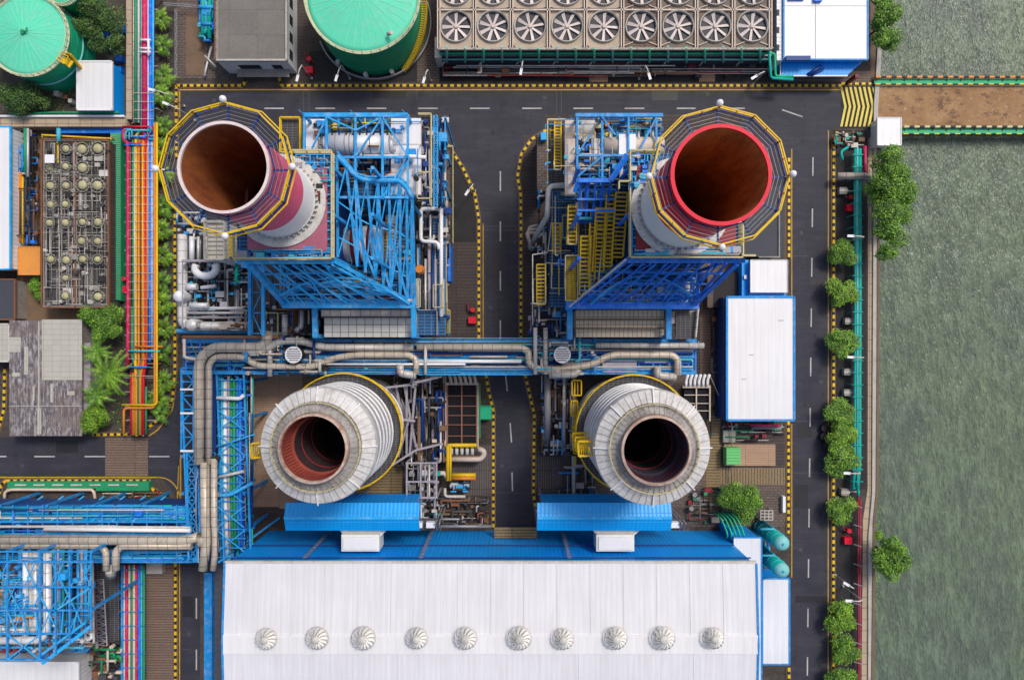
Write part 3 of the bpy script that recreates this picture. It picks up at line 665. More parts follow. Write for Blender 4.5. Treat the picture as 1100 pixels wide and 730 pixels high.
# ---- bypass stacks
def bypass(label, px, py, ladder_angle, inner):
    zt = 40.5; c = W(px, py, zt); x, y = c.x, c.y
    t = thing("bypass_stack", label, "stack", (x, y, 0), "silver bypass stacks")
    R0 = 9.2; ri = 5.1
    mb = MB(); z = 3.0; prof = [(R0, 3.0)]
    for k in range(11):
        zz = 3 + k * 2.95; prof += [(R0, zz), (R0 + .22, zz + .02), (R0 + .22, zz + .35), (R0, zz + .4), (R0, zz + 2.9)]
    mb.lathe(x, y, prof, 72, smooth=False); mb.build("shell", "silver", t)
    mb = MB()
    mb.lathe(x, y, [(R0, 35.45), (R0 + .3, 35.5), (R0 + .3, 36.4), (R0 + .1, 37.2), (R0 - 1.9, 38.1)], 72, smooth=False)
    mb.build("shoulder", "shoulder_grey", t)
    mb = MB(); mb.m = 0
    mb.lathe(x, y, [(R0 - 1.9, 38.1), (R0 - 2.0, 38.0), (ri + .55, 39.2)], 72)
    mb.m = 1
    for k in range(48):              # seams of the cap sheets
        a = 2 * math.pi * k / 48; q = Vector((math.cos(a), math.sin(a), 0)); o = Vector((x, y, 0))
        mb.beam(o + q * (R0 + .1) + Vector((0, 0, 37.24)), o + q * (R0 - 1.9) + Vector((0, 0, 38.16)), .06)
        mb.beam(o + q * (R0 - 2.0) + Vector((0, 0, 38.06)), o + q * (ri + .6) + Vector((0, 0, 39.24)), .05)
    mb.build("cap", ["cap_grey", "grey_steel"], t)
    for k in range(8):               # lifting ribs with white ends
        mb = MB()
        a = 2 * math.pi * (k) / 8; q = Vector((math.cos(a), math.sin(a), 0)); o = Vector((x, y, 0))
        mb.beam(o + q * (R0 - 2.0) + Vector((0, 0, 38.3)), o + q * (R0 + .38) + Vector((0, 0, 37.3)), .16, .3)
        mb.build("rib", "white", t)
    mb = MB(); mb.lathe(x, y, [(ri + .5, 38.9), (ri + .42, 40.4), (ri + .05, 40.5), (ri - .02, 39.9)], 72, smooth=False)
    mb.build("rim", "rim_rust", t)
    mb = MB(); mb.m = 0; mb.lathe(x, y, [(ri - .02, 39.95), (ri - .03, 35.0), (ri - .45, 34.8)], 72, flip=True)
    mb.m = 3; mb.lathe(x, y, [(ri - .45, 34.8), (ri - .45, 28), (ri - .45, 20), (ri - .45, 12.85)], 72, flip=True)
    mb.m = 1
    for k in range(60):
        a = 2 * math.pi * k / 60; q = Vector((math.cos(a), math.sin(a), 0)); o = Vector((x, y, 0)) + q * (ri - .08)
        mb.beam(o + Vector((0, 0, 35.2)), o + Vector((0, 0, 39.4)), .07)
    for z in (31, 25): mb.lathe(x, y, [(ri - .46, z), (ri - .6, z - .1), (ri - .6, z - .25), (ri - .46, z - .3)], 60, flip=True)
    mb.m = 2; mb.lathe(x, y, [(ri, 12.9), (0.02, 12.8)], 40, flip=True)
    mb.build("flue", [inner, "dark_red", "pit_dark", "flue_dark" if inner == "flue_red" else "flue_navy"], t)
    mb = MB()
    mb.lathe(x, y, [(R0 - 2.1, 38.05), (R0 - 2.1, 39.0)], 2, a0=0, a1=.001)
    rr = R0 - 2.05
    mb.rail([Vector((x + rr * math.cos(2 * math.pi * k / 36), y + rr * math.sin(2 * math.pi * k / 36), 38.1)) for k in range(36)], 1.0, .09, 1.8, closed=True)
    mb.build("top_railing", "cream_yellow", t)
    mb = MB(); zr = 20.0; rr = 10.9      # gallery half way down
    mb.lathe(x, y, [(R0 + .2, zr - .2), (rr, zr - .2), (rr, zr - .08), (R0 + .2, zr - .08)], 60, smooth=False)
    mb.build("gallery", "grating", t)
    mb = MB()
    mb.rail([Vector((x + rr * math.cos(2 * math.pi * k / 40), y + rr * math.sin(2 * math.pi * k / 40), zr - .08)) for k in range(40)], 1.15, .13, 1.9, closed=True)
    mb.lathe(x, y, [(rr - .15, zr - .25), (rr + .12, zr - .25), (rr + .12, zr + .02), (rr - .15, zr + .02), (rr - .15, zr - .25)], 60, smooth=False)
    mb.build("gallery_railing", "yellow", t)
    mb = MB()
    for k in range(10):
        a = 2 * math.pi * k / 10; q = Vector((math.cos(a), math.sin(a), 0)); o = Vector((x, y, 0))
        mb.beam(o + q * (R0 - .1) + Vector((0, 0, 16.5)), o + q * (rr - .1) + Vector((0, 0, 19.7)), .2)
        mb.beam(o + q * R0 * .96 + Vector((0, 0, 0)), o + q * R0 * .96 + Vector((0, 0, 3.2)), .6)
    mb.build("bracket", "grey_steel", t)
    # ladder and hoist landing on the outside
    mb = MB(); a = R(ladder_angle); q = Vector((math.cos(a), math.sin(a), 0)); s_ = Vector((-q.y, q.x, 0)); o = Vector((x, y, 0))
    for zz in (24, 29, 34):
        p0 = o + q * (R0 + .2) + Vector((0, 0, zz)); p1 = o + q * (R0 + 2.6) + Vector((0, 0, zz))
        for sg in (-1.2, 1.2): mb.beam(p0 + s_ * sg, p1 + s_ * sg, .18)
        for k in range(9): mb.beam(p0.lerp(p1, k / 8) - s_ * 1.2, p0.lerp(p1, k / 8) + s_ * 1.2, .1)
        mb.rail([p0 + s_ * 1.2, p1 + s_ * 1.2, p1 - s_ * 1.2, p0 - s_ * 1.2], 1.1, .12, 1.2)
        mb.beam(p1 + s_ * .4 + Vector((0, 0, -5)), p1 + s_ * .4, .12); mb.beam(p1 - s_ * .4 + Vector((0, 0, -5)), p1 - s_ * .4, .12)
    for z in range(19, 37): mb.beam(o + q * (R0 + .9) - s_ * .4 + Vector((0, 0, z)), o + q * (R0 + .9) + s_ * .4 + Vector((0, 0, z)), .1)
    mb.build("ladder_landing", "yellow", t)
    return t, x, y
bs1, b1x, b1y = bypass("silver ribbed stack with an orange-red lined mouth, nearest the insulated pipe rack", 335.6, 482, 186, "flue_red")
bs2, b2x, b2y = bypass("silver ribbed stack with a blue-black mouth and yellow landings, nearest the long white shed", 705.5, 484, 183, "flue_navy")

# ---- turbine hall
zr = 22.5
A = W(243, 605, zr); B = W(811, 605, zr); yS = -71.5; yR = W(0, 692, 23.6).y
hall = thing("turbine_hall", "huge white-roofed hall with blue walls filling the foot of the picture", "hall", (0, -56, 0))
MB().wbox(A.x + .1, yS + .1, 0, B.x - .1, A.y - .1, zr - .3).build("wall", "blue_wall", hall)
mb = MB(); rx0, rx1 = A.x - .1, B.x + .1
vs = [(rx0, A.y + .2, zr), (rx1, A.y + .2, zr), (rx1, yR, 23.6), (rx0, yR, 23.6), (rx0, yS, zr), (rx1, yS, zr)]
lo = [(v[0], v[1], v[2] - .3) for v in vs]
mb.add(vs + lo, [(3, 2, 1, 0), (4, 5, 2, 3), (6, 7, 8, 9), (9, 8, 11, 10), (0, 1, 7, 6), (5, 4, 10, 11), (1, 2, 8, 7), (2, 5, 11, 8), (3, 0, 6, 9), (4, 3, 9, 10)])
roof = mb.build("roof", "roof_white", hall)
mb = MB()
for (ya, za) in ((yR, 23.6),): mb.beam((rx0, ya, za + .06), (rx1, ya, za + .06), 3.2, .1)
mb.build("ridge_cap", "roof_white_plain", roof)
mb = MB()
mb.beam((rx0, yR + 1.62, 23.57), (rx1, yR + 1.62, 23.57), .22, .34); mb.beam((rx0, yR - 1.62, 23.5), (rx1, yR - 1.62, 23.5), .12, .3)
for x in (-20.5, 12.2, 33.0): mb.beam((x, yR - 1.7, 23.53), (x, yS, zr + .06), .1, .08)
mb.beam((7.2, A.y, zr + .02), (7.2, yR + 1.7, 23.4), .1, .1)
mb.build("ridge_flashing", "white", roof)
for k in range(1, 16):
    xk = rx0 + (rx1 - rx0) * k / 16; mb = MB(); mb.beam((xk, A.y + .3, zr + .03), (xk, yR + 1.7, 23.53), .045, .03); mb.build("sheet_lap", "white_dull", roof)
mb = MB()
mb.beam((rx0 - .1, A.y + .3, zr - .1), (rx1 + .1, A.y + .3, zr - .1), .4, .5)
mb.build("gutter", "white_dull", roof)
mb = MB(); mb.beam((rx0 - .15, A.y, zr - .1), (rx0 - .15, yR, 23.5), .35, .6); mb.beam((rx1 + .15, A.y, zr - .1), (rx1 + .15, yR, 23.5), .35, .6)
mb.beam((rx0 - .15, yR, 23.5), (rx0 - .15, yS, zr - .1), .35, .6); mb.beam((rx1 + .15, yR, 23.5), (rx1 + .15, yS, zr - .1), .35, .6)
mb.build("edge_trim", "azure", roof)
mb = MB(); mb.beam((rx0, A.y + .28, 20.0), (rx1, A.y + .28, 20.0), .2, .25); mb.beam((rx0 + .5, A.y + .28, 12.0), (rx1 - .5, A.y + .28, 12.0), .14, .2)
mb.build("wall_band", "navy", hall)
for px_ in (325, 450, 610): 
    mb = MB(); p = W(px_, 600, 21); mb.truss((p.x, A.y + .6, 1), (p.x, A.y + .6, 21), (.7, 0, 0), 20, .09, .06)
    mb.build("wall_ladder", "grey_steel", hall)
# ridge ventilators
vents = []
def vent():
    t = thing("roof_ventilator", "x", "ventilator", (0, 0, 24.9), "round ventilators along the hall ridge")
    mb = MB(); mb.cyl(0, 0, 24.9, 25.8, 1.15, 20); mb.build("throat", "white_dull", t)
    mb = MB(); n = 14
    for k in range(n):               # swirl of curved vanes
        a = 2 * math.pi * k / n; pts = []
        prev = None
        for j in range(6):
            u = j / 5; rr = 2.05 * math.cos(u * 1.25) ; z = 26.0 + 1.15 * math.sin(u * 1.5) ; th = a + u * .55
            p0 = (rr * math.cos(th), rr * math.sin(th), z); p1 = (rr * .93 * math.cos(th + .28), rr * .93 * math.sin(th + .28), z - .16)
            if prev: mb.add([prev[0], prev[1], p1, p0], [(0, 1, 2, 3)])
            prev = (p0, p1)
    mb.build("vane_head", "cream", t)
    mb = MB(); mb.lathe(0, 0, [(.02, 27.3), (.5, 27.25), (.72, 27.05)], 16, flip=True); mb.lathe(0, 0, [(2.0, 25.75), (2.1, 25.9), (2.0, 26.02)], 24, flip=False)
    mb.build("crown_cap", "white_dull", t)
    return t
v0 = vent()
vlab = ["nearest the blue strip at the left end of the roof", "second from the left end of the ridge", "third from the left end of the ridge", "fourth from the left end of the ridge",
        "fifth from the left, below the silver equipment frame", "fifth from the right, left of the roof joint line", "fourth from the right, just right of the roof joint line", "third from the right end of the ridge",
        "second from the right end of the ridge", "last one before the white annex roof"]
for i, px_ in enumerate((285, 340, 390, 447.5, 500, 558, 605, 662, 713, 767)):
    o = v0 if i == 0 else copy_tree(v0)
    p = W(px_, 686 + (0.8 if i in (0, 6) else 0), 25); o.location = (p.x, p.y, 23.5); o.rotation_euler = (0, 0, i * .7)
    s_ = 1.0 + .05 * ((i * 7) % 3 - 1); o.scale = (s_, s_, 1)
    o["label"] = "pale round roof ventilator, " + vlab[i]
# small square marks on hall roof left out; low annexes east of the hall
def shed(name, label, cat, x0, y0, x1, y1, z, roofmat, wallmat, trimmat, group=None, trim=.3, joints=0, win=True, par=.0):
    c = W((x0 + x1) / 2, (y0 + y1) / 2, z); t = thing(name, label, cat, (c.x, c.y, 0), group)
    a = W(x0, y0, z); b = W(x1, y1, z)
    MB().wbox(a.x + .2, b.y + .2, 0, b.x - .2, a.y - .2, z - .25).build("wall", wallmat, t)
    rf = MB().wbox(a.x, b.y, z - .25, b.x, a.y, z).build("roof", roofmat, t)
    mb = MB()
    for p, q in (((a.x, a.y), (b.x, a.y)), ((b.x, a.y), (b.x, b.y)), ((b.x, b.y), (a.x, b.y)), ((a.x, b.y), (a.x, a.y))):
        mb.beam((p[0], p[1], z - .12), (q[0], q[1], z - .12), trim, .5)
    mb.build("edge_trim", trimmat, rf)
    return t, a, b, rf
shed("annex", "narrow white-roofed annex with blue edges, below the two teal tanks", "annex", 819, 621, 848, 713, 6.5, "roof_white_plain", "blue_wall", "azure")
zz = 10.0
t = thing("annex", "white-roofed lean-to between the hall and the two teal tanks", "annex", W(800, 640, 0)); p0 = W(745, 577, zz); p1 = W(818, 730, zz)
MB().wbox(B.x + .2, yS, 0, p1.x - .2, p0.y - .2, zz - .2).build("wall", "blue_wall", t)
MB().wbox(W(770, 577, zz).x + 4, p0.y - .2 - .001, 0, B.x, p0.y + .9, 9.2).build("wall", "blue_wall", t)
rf = MB().wbox(B.x + .1, yS, zz - .2, p1.x, p0.y, zz).build("roof", "roof_white_plain", t)
mb = MB(); mb.beam((p1.x, p0.y, zz - .1), (p1.x, yS, zz - .1), .25, .4); mb.beam((B.x + .1, p0.y, zz - .1), (p1.x, p0.y, zz - .1), .25, .4); mb.build("edge_trim", "azure", rf)
mb = MB()
for k in range(5): 
    a_ = W(771 + k * 4.3, 565, 6); mb.tube([(a_.x, a_.y + 2.2, 3), (a_.x, a_.y + 2.2, 8.5), (a_.x + .6, a_.y - .3, 10.8), (a_.x + .9, a_.y - 1.5, 9.2)], .16, 8, bend=1.2)
tag(mb.build("vent_pipe", "kerb_green"), "cluster of bright green gooseneck pipes over the blue wall beside the bushy tree", "pipes")

# ---- air inlet canopies in front of the hall
def canopy(label, x0, x1):
    y0, y1, z = 541, 571, 19.0
    c = W((x0 + x1) / 2, 556, z); t = thing("inlet_canopy", label, "air inlet", (c.x, c.y, 0), "blue air inlet canopies")
    a = W(x0, y0, z); b = W(x1, y1, z); yc = (a.y + b.y) / 2
    mb = MB(); vs = [(a.x, a.y, z - 1.0), (b.x, a.y, z - 1.0), (b.x, yc, z), (a.x, yc, z), (b.x, b.y, z - 1.0), (a.x, b.y, z - 1.0)]
    lo = [(v[0], v[1], v[2] - .2) for v in vs]
    mb.add(vs + lo, [(3, 2, 1, 0)[::1], (2, 3, 5, 4), (6, 7, 8, 9), (9, 8, 10, 11), (0, 1, 7, 6), (4, 5, 11, 10), (1, 2, 8, 7), (2, 4, 10, 8), (3, 0, 6, 9), (5, 3, 9, 11)])
    mb.build("roof", "blue_canopy", t)
    mb = MB(); mb.beam((a.x, yc, z + .05), (b.x, yc, z + .05), .5, .1)
    for k in range(1, 4): mb.beam((a.x, yc + (k - 2) * .9, z + .0 - abs(k - 2) * .3 + .06), (b.x, yc + (k - 2) * .9, z - abs(k - 2) * .3 + .06), .08, .06)
    mb.build("ridge_cap", "sky_blue", t)
    mb = MB(); mb.wbox(a.x + 1, b.y + .6, 8, b.x - 1, a.y - .5, z - 1.4); mb.build("filter_house", "blue_wall", t)
    mb = MB(); mb.cols([x0 + 6, (x0 + x1) / 2, x1 - 6], [y0 + 4, y1 - 4], 0, z - 1.2, .45)
    mb.build("column", "grey_steel", t)
    # duct dropping into the hall wall
    xm = (x0 + x1) / 2 + (13 if x0 < 400 else 12)
    p = W(xm, 585, 16); ytop = b.y + .4
    mb = MB()
    top = [(p.x - 5.2, ytop, 16.6), (p.x + 5.4, ytop, 16.6), (p.x + 2.6, ytop - 2.6, 16.2), (p.x - 2.9, ytop - 2.6, 16.2)]
    bot = [(v[0], v[1], v[2] - 3) for v in top]
    mb.add(top + bot, [(3, 2, 1, 0), (4, 5, 6, 7), (0, 1, 5, 4), (1, 2, 6, 5), (2, 3, 7, 6), (3, 0, 4, 7)])
    mb.wbox(p.x - 3.9, A.y + .7, 13.0, p.x + 3.3, ytop - 1.3, 17.4)
    mb.build("inlet_duct", "cream", t)
    mb = MB()
    for k in range(7): xk = p.x - 4.6 + k * 1.5; mb.beam((xk, ytop - .1, 16.7), (p.x - 2.6 + k * .85, ytop - 2.5, 16.3), .09)
    mb.wbox(p.x - 3.5, A.y + 1.1, 17.4, p.x + 2.9, ytop - 1.8, 17.7)
    mb.build("duct_lid", "white", t)
    mb = MB()
    for sx in (-13.5, -11, 9, 11.5): MB().wbox(p.x + sx, ytop - 1.6, 10.5, p.x + sx + 1.7, ytop - .5, 11.8).build("fan_box", "white", t)
    mb = MB(); mb.wbox(p.x - 15, ytop - 2.4, 10.0, p.x + 14.2, ytop - .1, 10.4); mb.build("walkway", "dark_grey", t)
    for sx in (-15, -14, 13.5, 14.2):
        mb = MB(); mb.beam((p.x + sx, ytop - .4, 0), (p.x + sx, ytop - .4, 13), .2); mb.beam((p.x + sx, ytop - .4, 13), (p.x + sx, ytop - 2.4, 10.4), .15)
        mb.build("bracket", "lilac_steel", t)
canopy("long bright blue corrugated canopy with a white duct, below the stack with the orange-red mouth", 305, 450)
canopy("long bright blue corrugated canopy with a cream duct, below the stack with the blue-black mouth", 577, 722)

mb = MB(); a_ = W(531, 566, 6.4); b_ = W(577, 577.5, 6.4); mb.wbox(a_.x, b_.y, 6.1, b_.x, a_.y, 6.4)
tag(mb.build("door_canopy", "ochre_slats"), "ochre door canopy on the blue hall wall at the end of the middle road", "canopy")
paint("muted_pink", (0.42, 0.12, 0.18), 0.6, dirt=0.5)
paint("stair_yellow", (0.66, 0.44, 0.03), 0.6, dirt=0.5)
# ================================================================== BOILERS
def tangle(parent, x0, y0, x1, y1, z0, z1, n, mats, r=(.10, .3), along=0.6, seed=1, name="small_pipework", step=None):
    """dense small-bore pipework, cable trays and brackets in a plan rectangle between two heights: one mesh, stuff"""
    rg = random.Random(seed); mb = MB(); ms = list(dict.fromkeys(mats))
    def q(v): return v
    for i in range(n):
        mb.m = ms.index(rg.choice(mats)); rr = rg.uniform(*r) * (0.7 if rg.random() < .5 else 1)
        z = rg.uniform(z0, z1); x = rg.uniform(x0, x1); y = rg.uniform(y0, y1)
        if rg.random() < along: yb = y + rg.choice((-1, 1)) * rg.uniform(.15, .7) * (y1 - y0); xb = x
        else: xb = x + rg.choice((-1, 1)) * rg.uniform(.15, .7) * (x1 - x0); yb = y
        xb = min(max(xb, x0), x1); yb = min(max(yb, y0), y1)
        pts = [(x, y, z), (xb, yb, z)]
        if rg.random() < .6:
            if xb == x: pts.append((min(max(x + rg.uniform(-8, 8), x0), x1), yb, z))
            else: pts.append((xb, min(max(y + rg.uniform(-8, 8), y0), y1), z))
        if rg.random() < .6: pts.append((pts[-1][0], pts[-1][1], max(0.1, z - rg.uniform(1, 4))))
        k = rg.random()
        if k < .72: mb.tube([W(*p) for p in pts], rr, 6)
        elif k < .86:
            a = W(x, y, z); s_ = rg.uniform(.3, .9); mb.wbox(a.x - s_, a.y - s_ * .7, z - .8, a.x + s_, a.y + s_ * .7, z)
        else:
            a = W(x, y, z); mb.cyl(a.x, a.y, z - .6, z + .25, rg.uniform(.2, .5), 10)
            mb.beam((a.x - .4, a.y, z + .3), (a.x + .4, a.y, z + .3), .08)
    return mb.build(name, ms, parent, kind="stuff")
def railed(parent, pts, z, mat="cream_yellow", w=.13, h=1.1, closed=False, step=1.8, name="railing"):
    mb = MB(); mb.rail([W(x, y, z) for x, y in pts], h, w, step, closed); return mb.build(name, mat, parent)
def stair(parent, x0, y0, x1, y1, z0, z1, width=1.1, mat="yellow", name="stair"):
    """flight from (x0,y0,z0) to (x1,y1,z1) with treads and handrails"""
    a = W(x0, y0, z0); b = W(x1, y1, z1); d = b - a; h = Vector((d.x, d.y, 0)).normalized(); n = Vector((-h.y, h.x, 0)) * width / 2
    mb = MB(); mb.m = 0
    for s_ in (-1, 1):
        mb.beam(a + n * s_, b + n * s_, .14, .3); mb.beam(a + n * s_ + Vector((0, 0, 1.1)), b + n * s_ + Vector((0, 0, 1.1)), .12)
    mb.m = 1; k = max(4, int(d.length / .7))
    for i in range(k + 1):
        c = a.lerp(b, i / k); mb.beam(c - n, c + n, .3, .07)
    return mb.build(name, [mat, "stair_yellow" if mat == "yellow" else "grey_steel"], parent)
def rows(parent, x0, y0, x1, y1, z, n, mat, r=.12, vertical=True, name="pipe", mats=None):
    for i in range(n):
        u = (i + .5) / n; mm = mats[i % len(mats)] if mats else mat
        if vertical: x = x0 + (x1 - x0) * u; pipe(parent, [(x, y0, z), (x, y1, z)], r, mm, 6, name)
        else: y = y0 + (y1 - y0) * u; pipe(parent, [(x0, y, z), (x1, y, z)], r, mm, 6, name)

def ringplate(mb, cx, cy, r, x0, y0, x1, y1, z, n=40):
    """flat plate with a round hole"""
    vs = []
    angs = [2 * math.pi * k / n for k in range(n)] + [math.atan2(b - cy, a - cx) % (2 * math.pi) for a in (x0, x1) for b in (y0, y1)]
    angs = sorted(angs); m = len(angs)
    for a in angs:
        cs, sn = math.cos(a), math.sin(a)
        tx = ((x1 - cx) / cs if cs > 0 else (x0 - cx) / cs) if abs(cs) > 1e-9 else 1e9
        ty = ((y1 - cy) / sn if sn > 0 else (y0 - cy) / sn) if abs(sn) > 1e-9 else 1e9
        q = min(tx, ty); vs.append((cx + r * cs, cy + r * sn, z)); vs.append((cx + q * cs, cy + q * sn, z))
    mb.add(vs, [(2 * k, 2 * k + 1, 2 * ((k + 1) % m) + 1, 2 * ((k + 1) % m)) for k in range(m)])
def holed(parent, x0, y0, x1, y1, z, cx, cy, r, mat, name):
    a = W(x0, y1, z); b = W(x1, y0, z); mb = MB(); ringplate(mb, cx, cy, r, a.x, a.y, b.x, b.y, z)
    for (p, q) in (((a.x, a.y), (b.x, a.y)), ((b.x, a.y), (b.x, b.y)), ((b.x, b.y), (a.x, b.y)), ((a.x, b.y), (a.x, a.y))): mb.beam((*p, z - .26), (*q, z - .26), .1, .5)
    return mb.build(name, mat, parent)
def boiler(label, S, cx):
    """S mirrors: x = 550 + S*(550-x) style helper. S=-1: the left boiler as measured; S=+1: the right one"""
    t = thing("boiler_house", label, "boiler", W(cx, 240, 0), "boiler houses with roof chimneys")
    return t

# ---------------- left boiler
t = boiler("bright blue steel boiler house carrying the pink-rimmed chimney", -1, 400)
blu, lt = "azure_light", "sky_blue"
MB().box(300, 178, 440, 330, 0, 19.0).build("casing", "dark_grey", t)
mb = MB(); [mb.box(*q_, 20, 38.0) for q_ in ((262, 170, 264, 272), (350, 170, 352, 272), (264, 170, 350, 172), (264, 270, 350, 272))]; mb.build("upper_casing", "navy", t)
holed(t, 255, 165, 357, 277, 40.0, c1x, c1y, 5.6, "blue_grating", "deck")
holed(t, 266, 180, 351, 269, 40.6, c1x, c1y, 5.6, "muted_pink", "stack_base")
c = W(313, 226, 41.0)
MB().lathe(c1x, c1y, [(7.3, 40.6), (7.3, 40.9), (5.76, 40.9)], 60, smooth=False).build("base_ring", "white_dull", t)
railed(t, [(316, 163), (358, 163), (358, 278), (253, 278), (253, 250)], 40.0, "cream_yellow", .16)
mb = MB()
for a_, b_ in (((316, 165), (357, 165)), ((357, 165), (357, 277)), ((357, 277), (253, 277))): mb.beam(W(*a_, 39.85), W(*b_, 39.85), .7, .12)
mb.build("walkway", "cream_yellow", t)
mb = MB(); mb.grid(318, 166, 356, 200, 40.3, 5, 4, .18, .2); mb.grid(268, 268, 356, 276, 40.3, 14, 1, .14, .2); mb.grid(344, 190, 356, 276, 40.3, 2, 9, .2, .25); mb.build("roof_beam", lt, t)
tangle(t, 318, 168, 356, 196, 40.3, 41.2, 26, ["cyan", "grey_steel", "azure", "white_dull"], (.08, .22), .4, 3)
tangle(t, 257, 268, 356, 276, 40.3, 41.0, 26, ["cyan", "grey_steel", "azure", "navy"], (.08, .2), .1, 4, "cable_run")
# south sloping frame
def bl(mb, a, b, w=.45, h=None): mb.beam(W(*a), W(*b), w, h)
mb = MB(); bl(mb, (255, 281, 39.2), (358, 281, 39.2), .7); bl(mb, (358, 280, 39.2), (446, 326, 24), .55); bl(mb, (268, 284, 39.2), (306, 327, 24), .8)
bl(mb, (304, 327, 24), (446, 327, 24), 1.3, 1.2); bl(mb, (300, 320, 25), (380, 322, 25), .3); bl(mb, (255, 281, 39.2), (268, 284, 39.2), .6)
mb.build("front_frame", blu, t)
mb = MB()
mb = MB()
for i in range(9):
    x0 = 272 + i * 10.5; x1 = 312 + i * 15.5
    bl(mb, (x0, 284, 34.6), (x1, 326, 24.4), .22 if i % 2 else .35)
for u in (.25, .5, .75):
    bl(mb, (268 + 38 * u, 284 + 43 * u, 35 - 11 * u), (358 + 88 * u, 281 + 46 * u, 35 - 11 * u), .3)
for i in range(4):
    a0, a1 = 276 + i * 24, 300 + i * 24; b0, b1 = 318 + i * 32, 350 + i * 32
    bl(mb, (a0, 284, 34.4), (b1, 326, 24.3), .24); bl(mb, (a1, 284, 34.4), (b0, 326, 24.3), .24)
mb.build("front_bracing", lt, t)
mb = MB()                                        # arched eaves members in front of the roof
for k, (zz_, hgt) in enumerate(((30, 10), (27.5, 15), (25.5, 18))):
    pts = [W(300 + 140 * u, 322 - 24 * (1 - (2 * u - .9) ** 2) * (1 - k * .18), zz_) for u in [i / 12 for i in range(13)]]
    mb.tube(pts, .16, 6)
mb.build("arched_tie", lt, t)
tangle(t, 308, 290, 440, 324, 19.5, 23.0, 70, ["azure", "navy", "sky_blue", "white_dull", "navy", "grey_steel", "dark_red", "silver"], (.1, .28), .25, 5)
deck(t, 300, 286, 442, 326, 19.3, "blue_grating")
# east sloping frame: fan of tall members
mb = MB(); tops = [(362, 167, 35), (372, 178, 34.5), (382, 190, 34), (394, 194, 34), (406, 194, 34), (418, 194, 34), (430, 194, 34), (437, 202, 33.5), (443, 213, 33)]
mb.tube([W(*p) for p in tops], .42, 8)
mb.tube([W(x, y - 4, z - 1.2) for x, y, z in tops], .2, 8)
bl(mb, (443, 213, 33), (446, 326, 24), .4)
mb.build("eaves_arch", blu, t)
mb = MB(); bots = [(363, 276, 33), (384, 286, 31), (393, 292, 29.5), (404, 300, 28), (412, 306, 27), (420, 312, 26), (430, 318, 25.5), (438, 322, 25), (442, 324, 24.6)]
for a_, b_ in zip(tops, bots): bl(mb, a_, b_, .4)
mb.build("rafter", blu, t)
mb = MB()
for i in range(len(tops) - 1):
    a0, a1, b0, b1 = Vector(tops[i]), Vector(tops[i + 1]), Vector(bots[i]), Vector(bots[i + 1])
    for u, v in ((0, .45), (.45, 1.0)): bl(mb, tuple(a0.lerp(b0, v)), tuple(a1.lerp(b1, u)), .2)
    for u in (.45, .8): bl(mb, tuple(a0.lerp(b0, u)), tuple(a1.lerp(b1, u)), .2)
for i in (1, 3, 5): bl(mb, tuple(Vector(tops[i]).lerp(Vector(bots[i]), .5)), bots[i + 2], .35); bl(mb, tops[i + 1], bots[i], .3)
mb.build("rafter_bracing", lt, t)
deck(t, 359, 206, 446, 300, 20.3, "blue_grating")
p = W(398, 262, 25); MB().tube([W(372, 262, 25), W(412, 262, 25)], 3.2, 20).build("ghost_stack_drum", "white_stack", t)  # drum and its bands stand for a doubled image of the chimney, no known duct
mb = MB()
for x in (380, 386, 397): mb.tube([W(x, 262, 25), W(x + 4, 262, 25)], 3.27, 20)
mb.build("ghost_stack_band", "dark_red", t)
mb = MB(); mb.tube([W(420, 232, 24), W(420, 285, 24)], 1.0, 14); mb.build("vertical_bellows", "silver", t)
mb = MB()
for k in range(12): mb.tube([W(420, 240 + k * 3.6, 24), W(420, 241.4 + k * 3.6, 24)], 1.3, 14)
mb.build("bellows_ring", "white_dull", t)
tangle(t, 362, 205, 444, 300, 20.6, 23.0, 85, ["azure", "navy", "cyan", "white_dull", "navy", "grey_steel", "silver", "charcoal"], (.1, .3), .5, 6)
# north roof
deck(t, 326, 126, 452, 214, 28.0, "blue_grating")
for (x0, y0, x1, y1, m_) in ((327, 128, 350, 160, "white"), (420, 127, 452, 209, "roof_white_plain")): MB().box(x0, y0, x1, y1, 28, 29.2).build("roof_panel", m_, t)
p = W(353, 155, 31); q = W(419, 155, 31)
mb = MB(); mb.tube([p, q], 1.85, 20)
for c_, s_ in ((p, -1), (q, 1)): mb.tube([c_ + Vector((s_ * .1, 0, 0)), c_ + Vector((s_ * .7, 0, 0))], 1.35, 18)
mb.build("steam_drum", "silver_bright", t)
mb = MB()
for x in (362, 372, 377, 382, 399): mb.tube([W(x, 155, 31), W(x + 1, 155, 31)], 1.92, 20)
mb.build("drum_strap", "grey_steel", t)
for i in range(9): pipe(t, [(357 + i * 7.4, 140, 30.5), (357 + i * 7.4, 146, 32.4)], .22, "navy" if i % 2 else "charcoal", 8, "riser_pipe")
pipe(t, [(388, 168, 31.5), (440, 168, 31.5), (458, 169, 31.5)], .35, "white", 8); pipe(t, [(388, 162, 31), (388, 168, 31.5)], .35, "white", 8)
pipe(t, [(395, 157, 33), (407, 157, 33)], .16, "brown_rust", 6)
tangle(t, 352, 168, 420, 192, 28.2, 31.5, 60, ["azure", "navy", "charcoal", "white_dull", "orange", "charcoal", "navy", "silver"], (.1, .3), .7, 7)
tangle(t, 338, 130, 352, 162, 29.3, 30.5, 14, ["azure", "charcoal", "brown_rust", "white_dull"], (.1, .25), .6, 8)
tangle(t, 354, 126, 420, 142, 28.3, 29.6, 26, ["yellow", "cream_yellow", "wood_brown", "green_pipe", "azure"], (.08, .18), .15, 9)
mb = MB()
for x in (327, 351, 382, 411, 438): mb.beam(W(x, 124, 33), W(x, 214, 33), .38); 
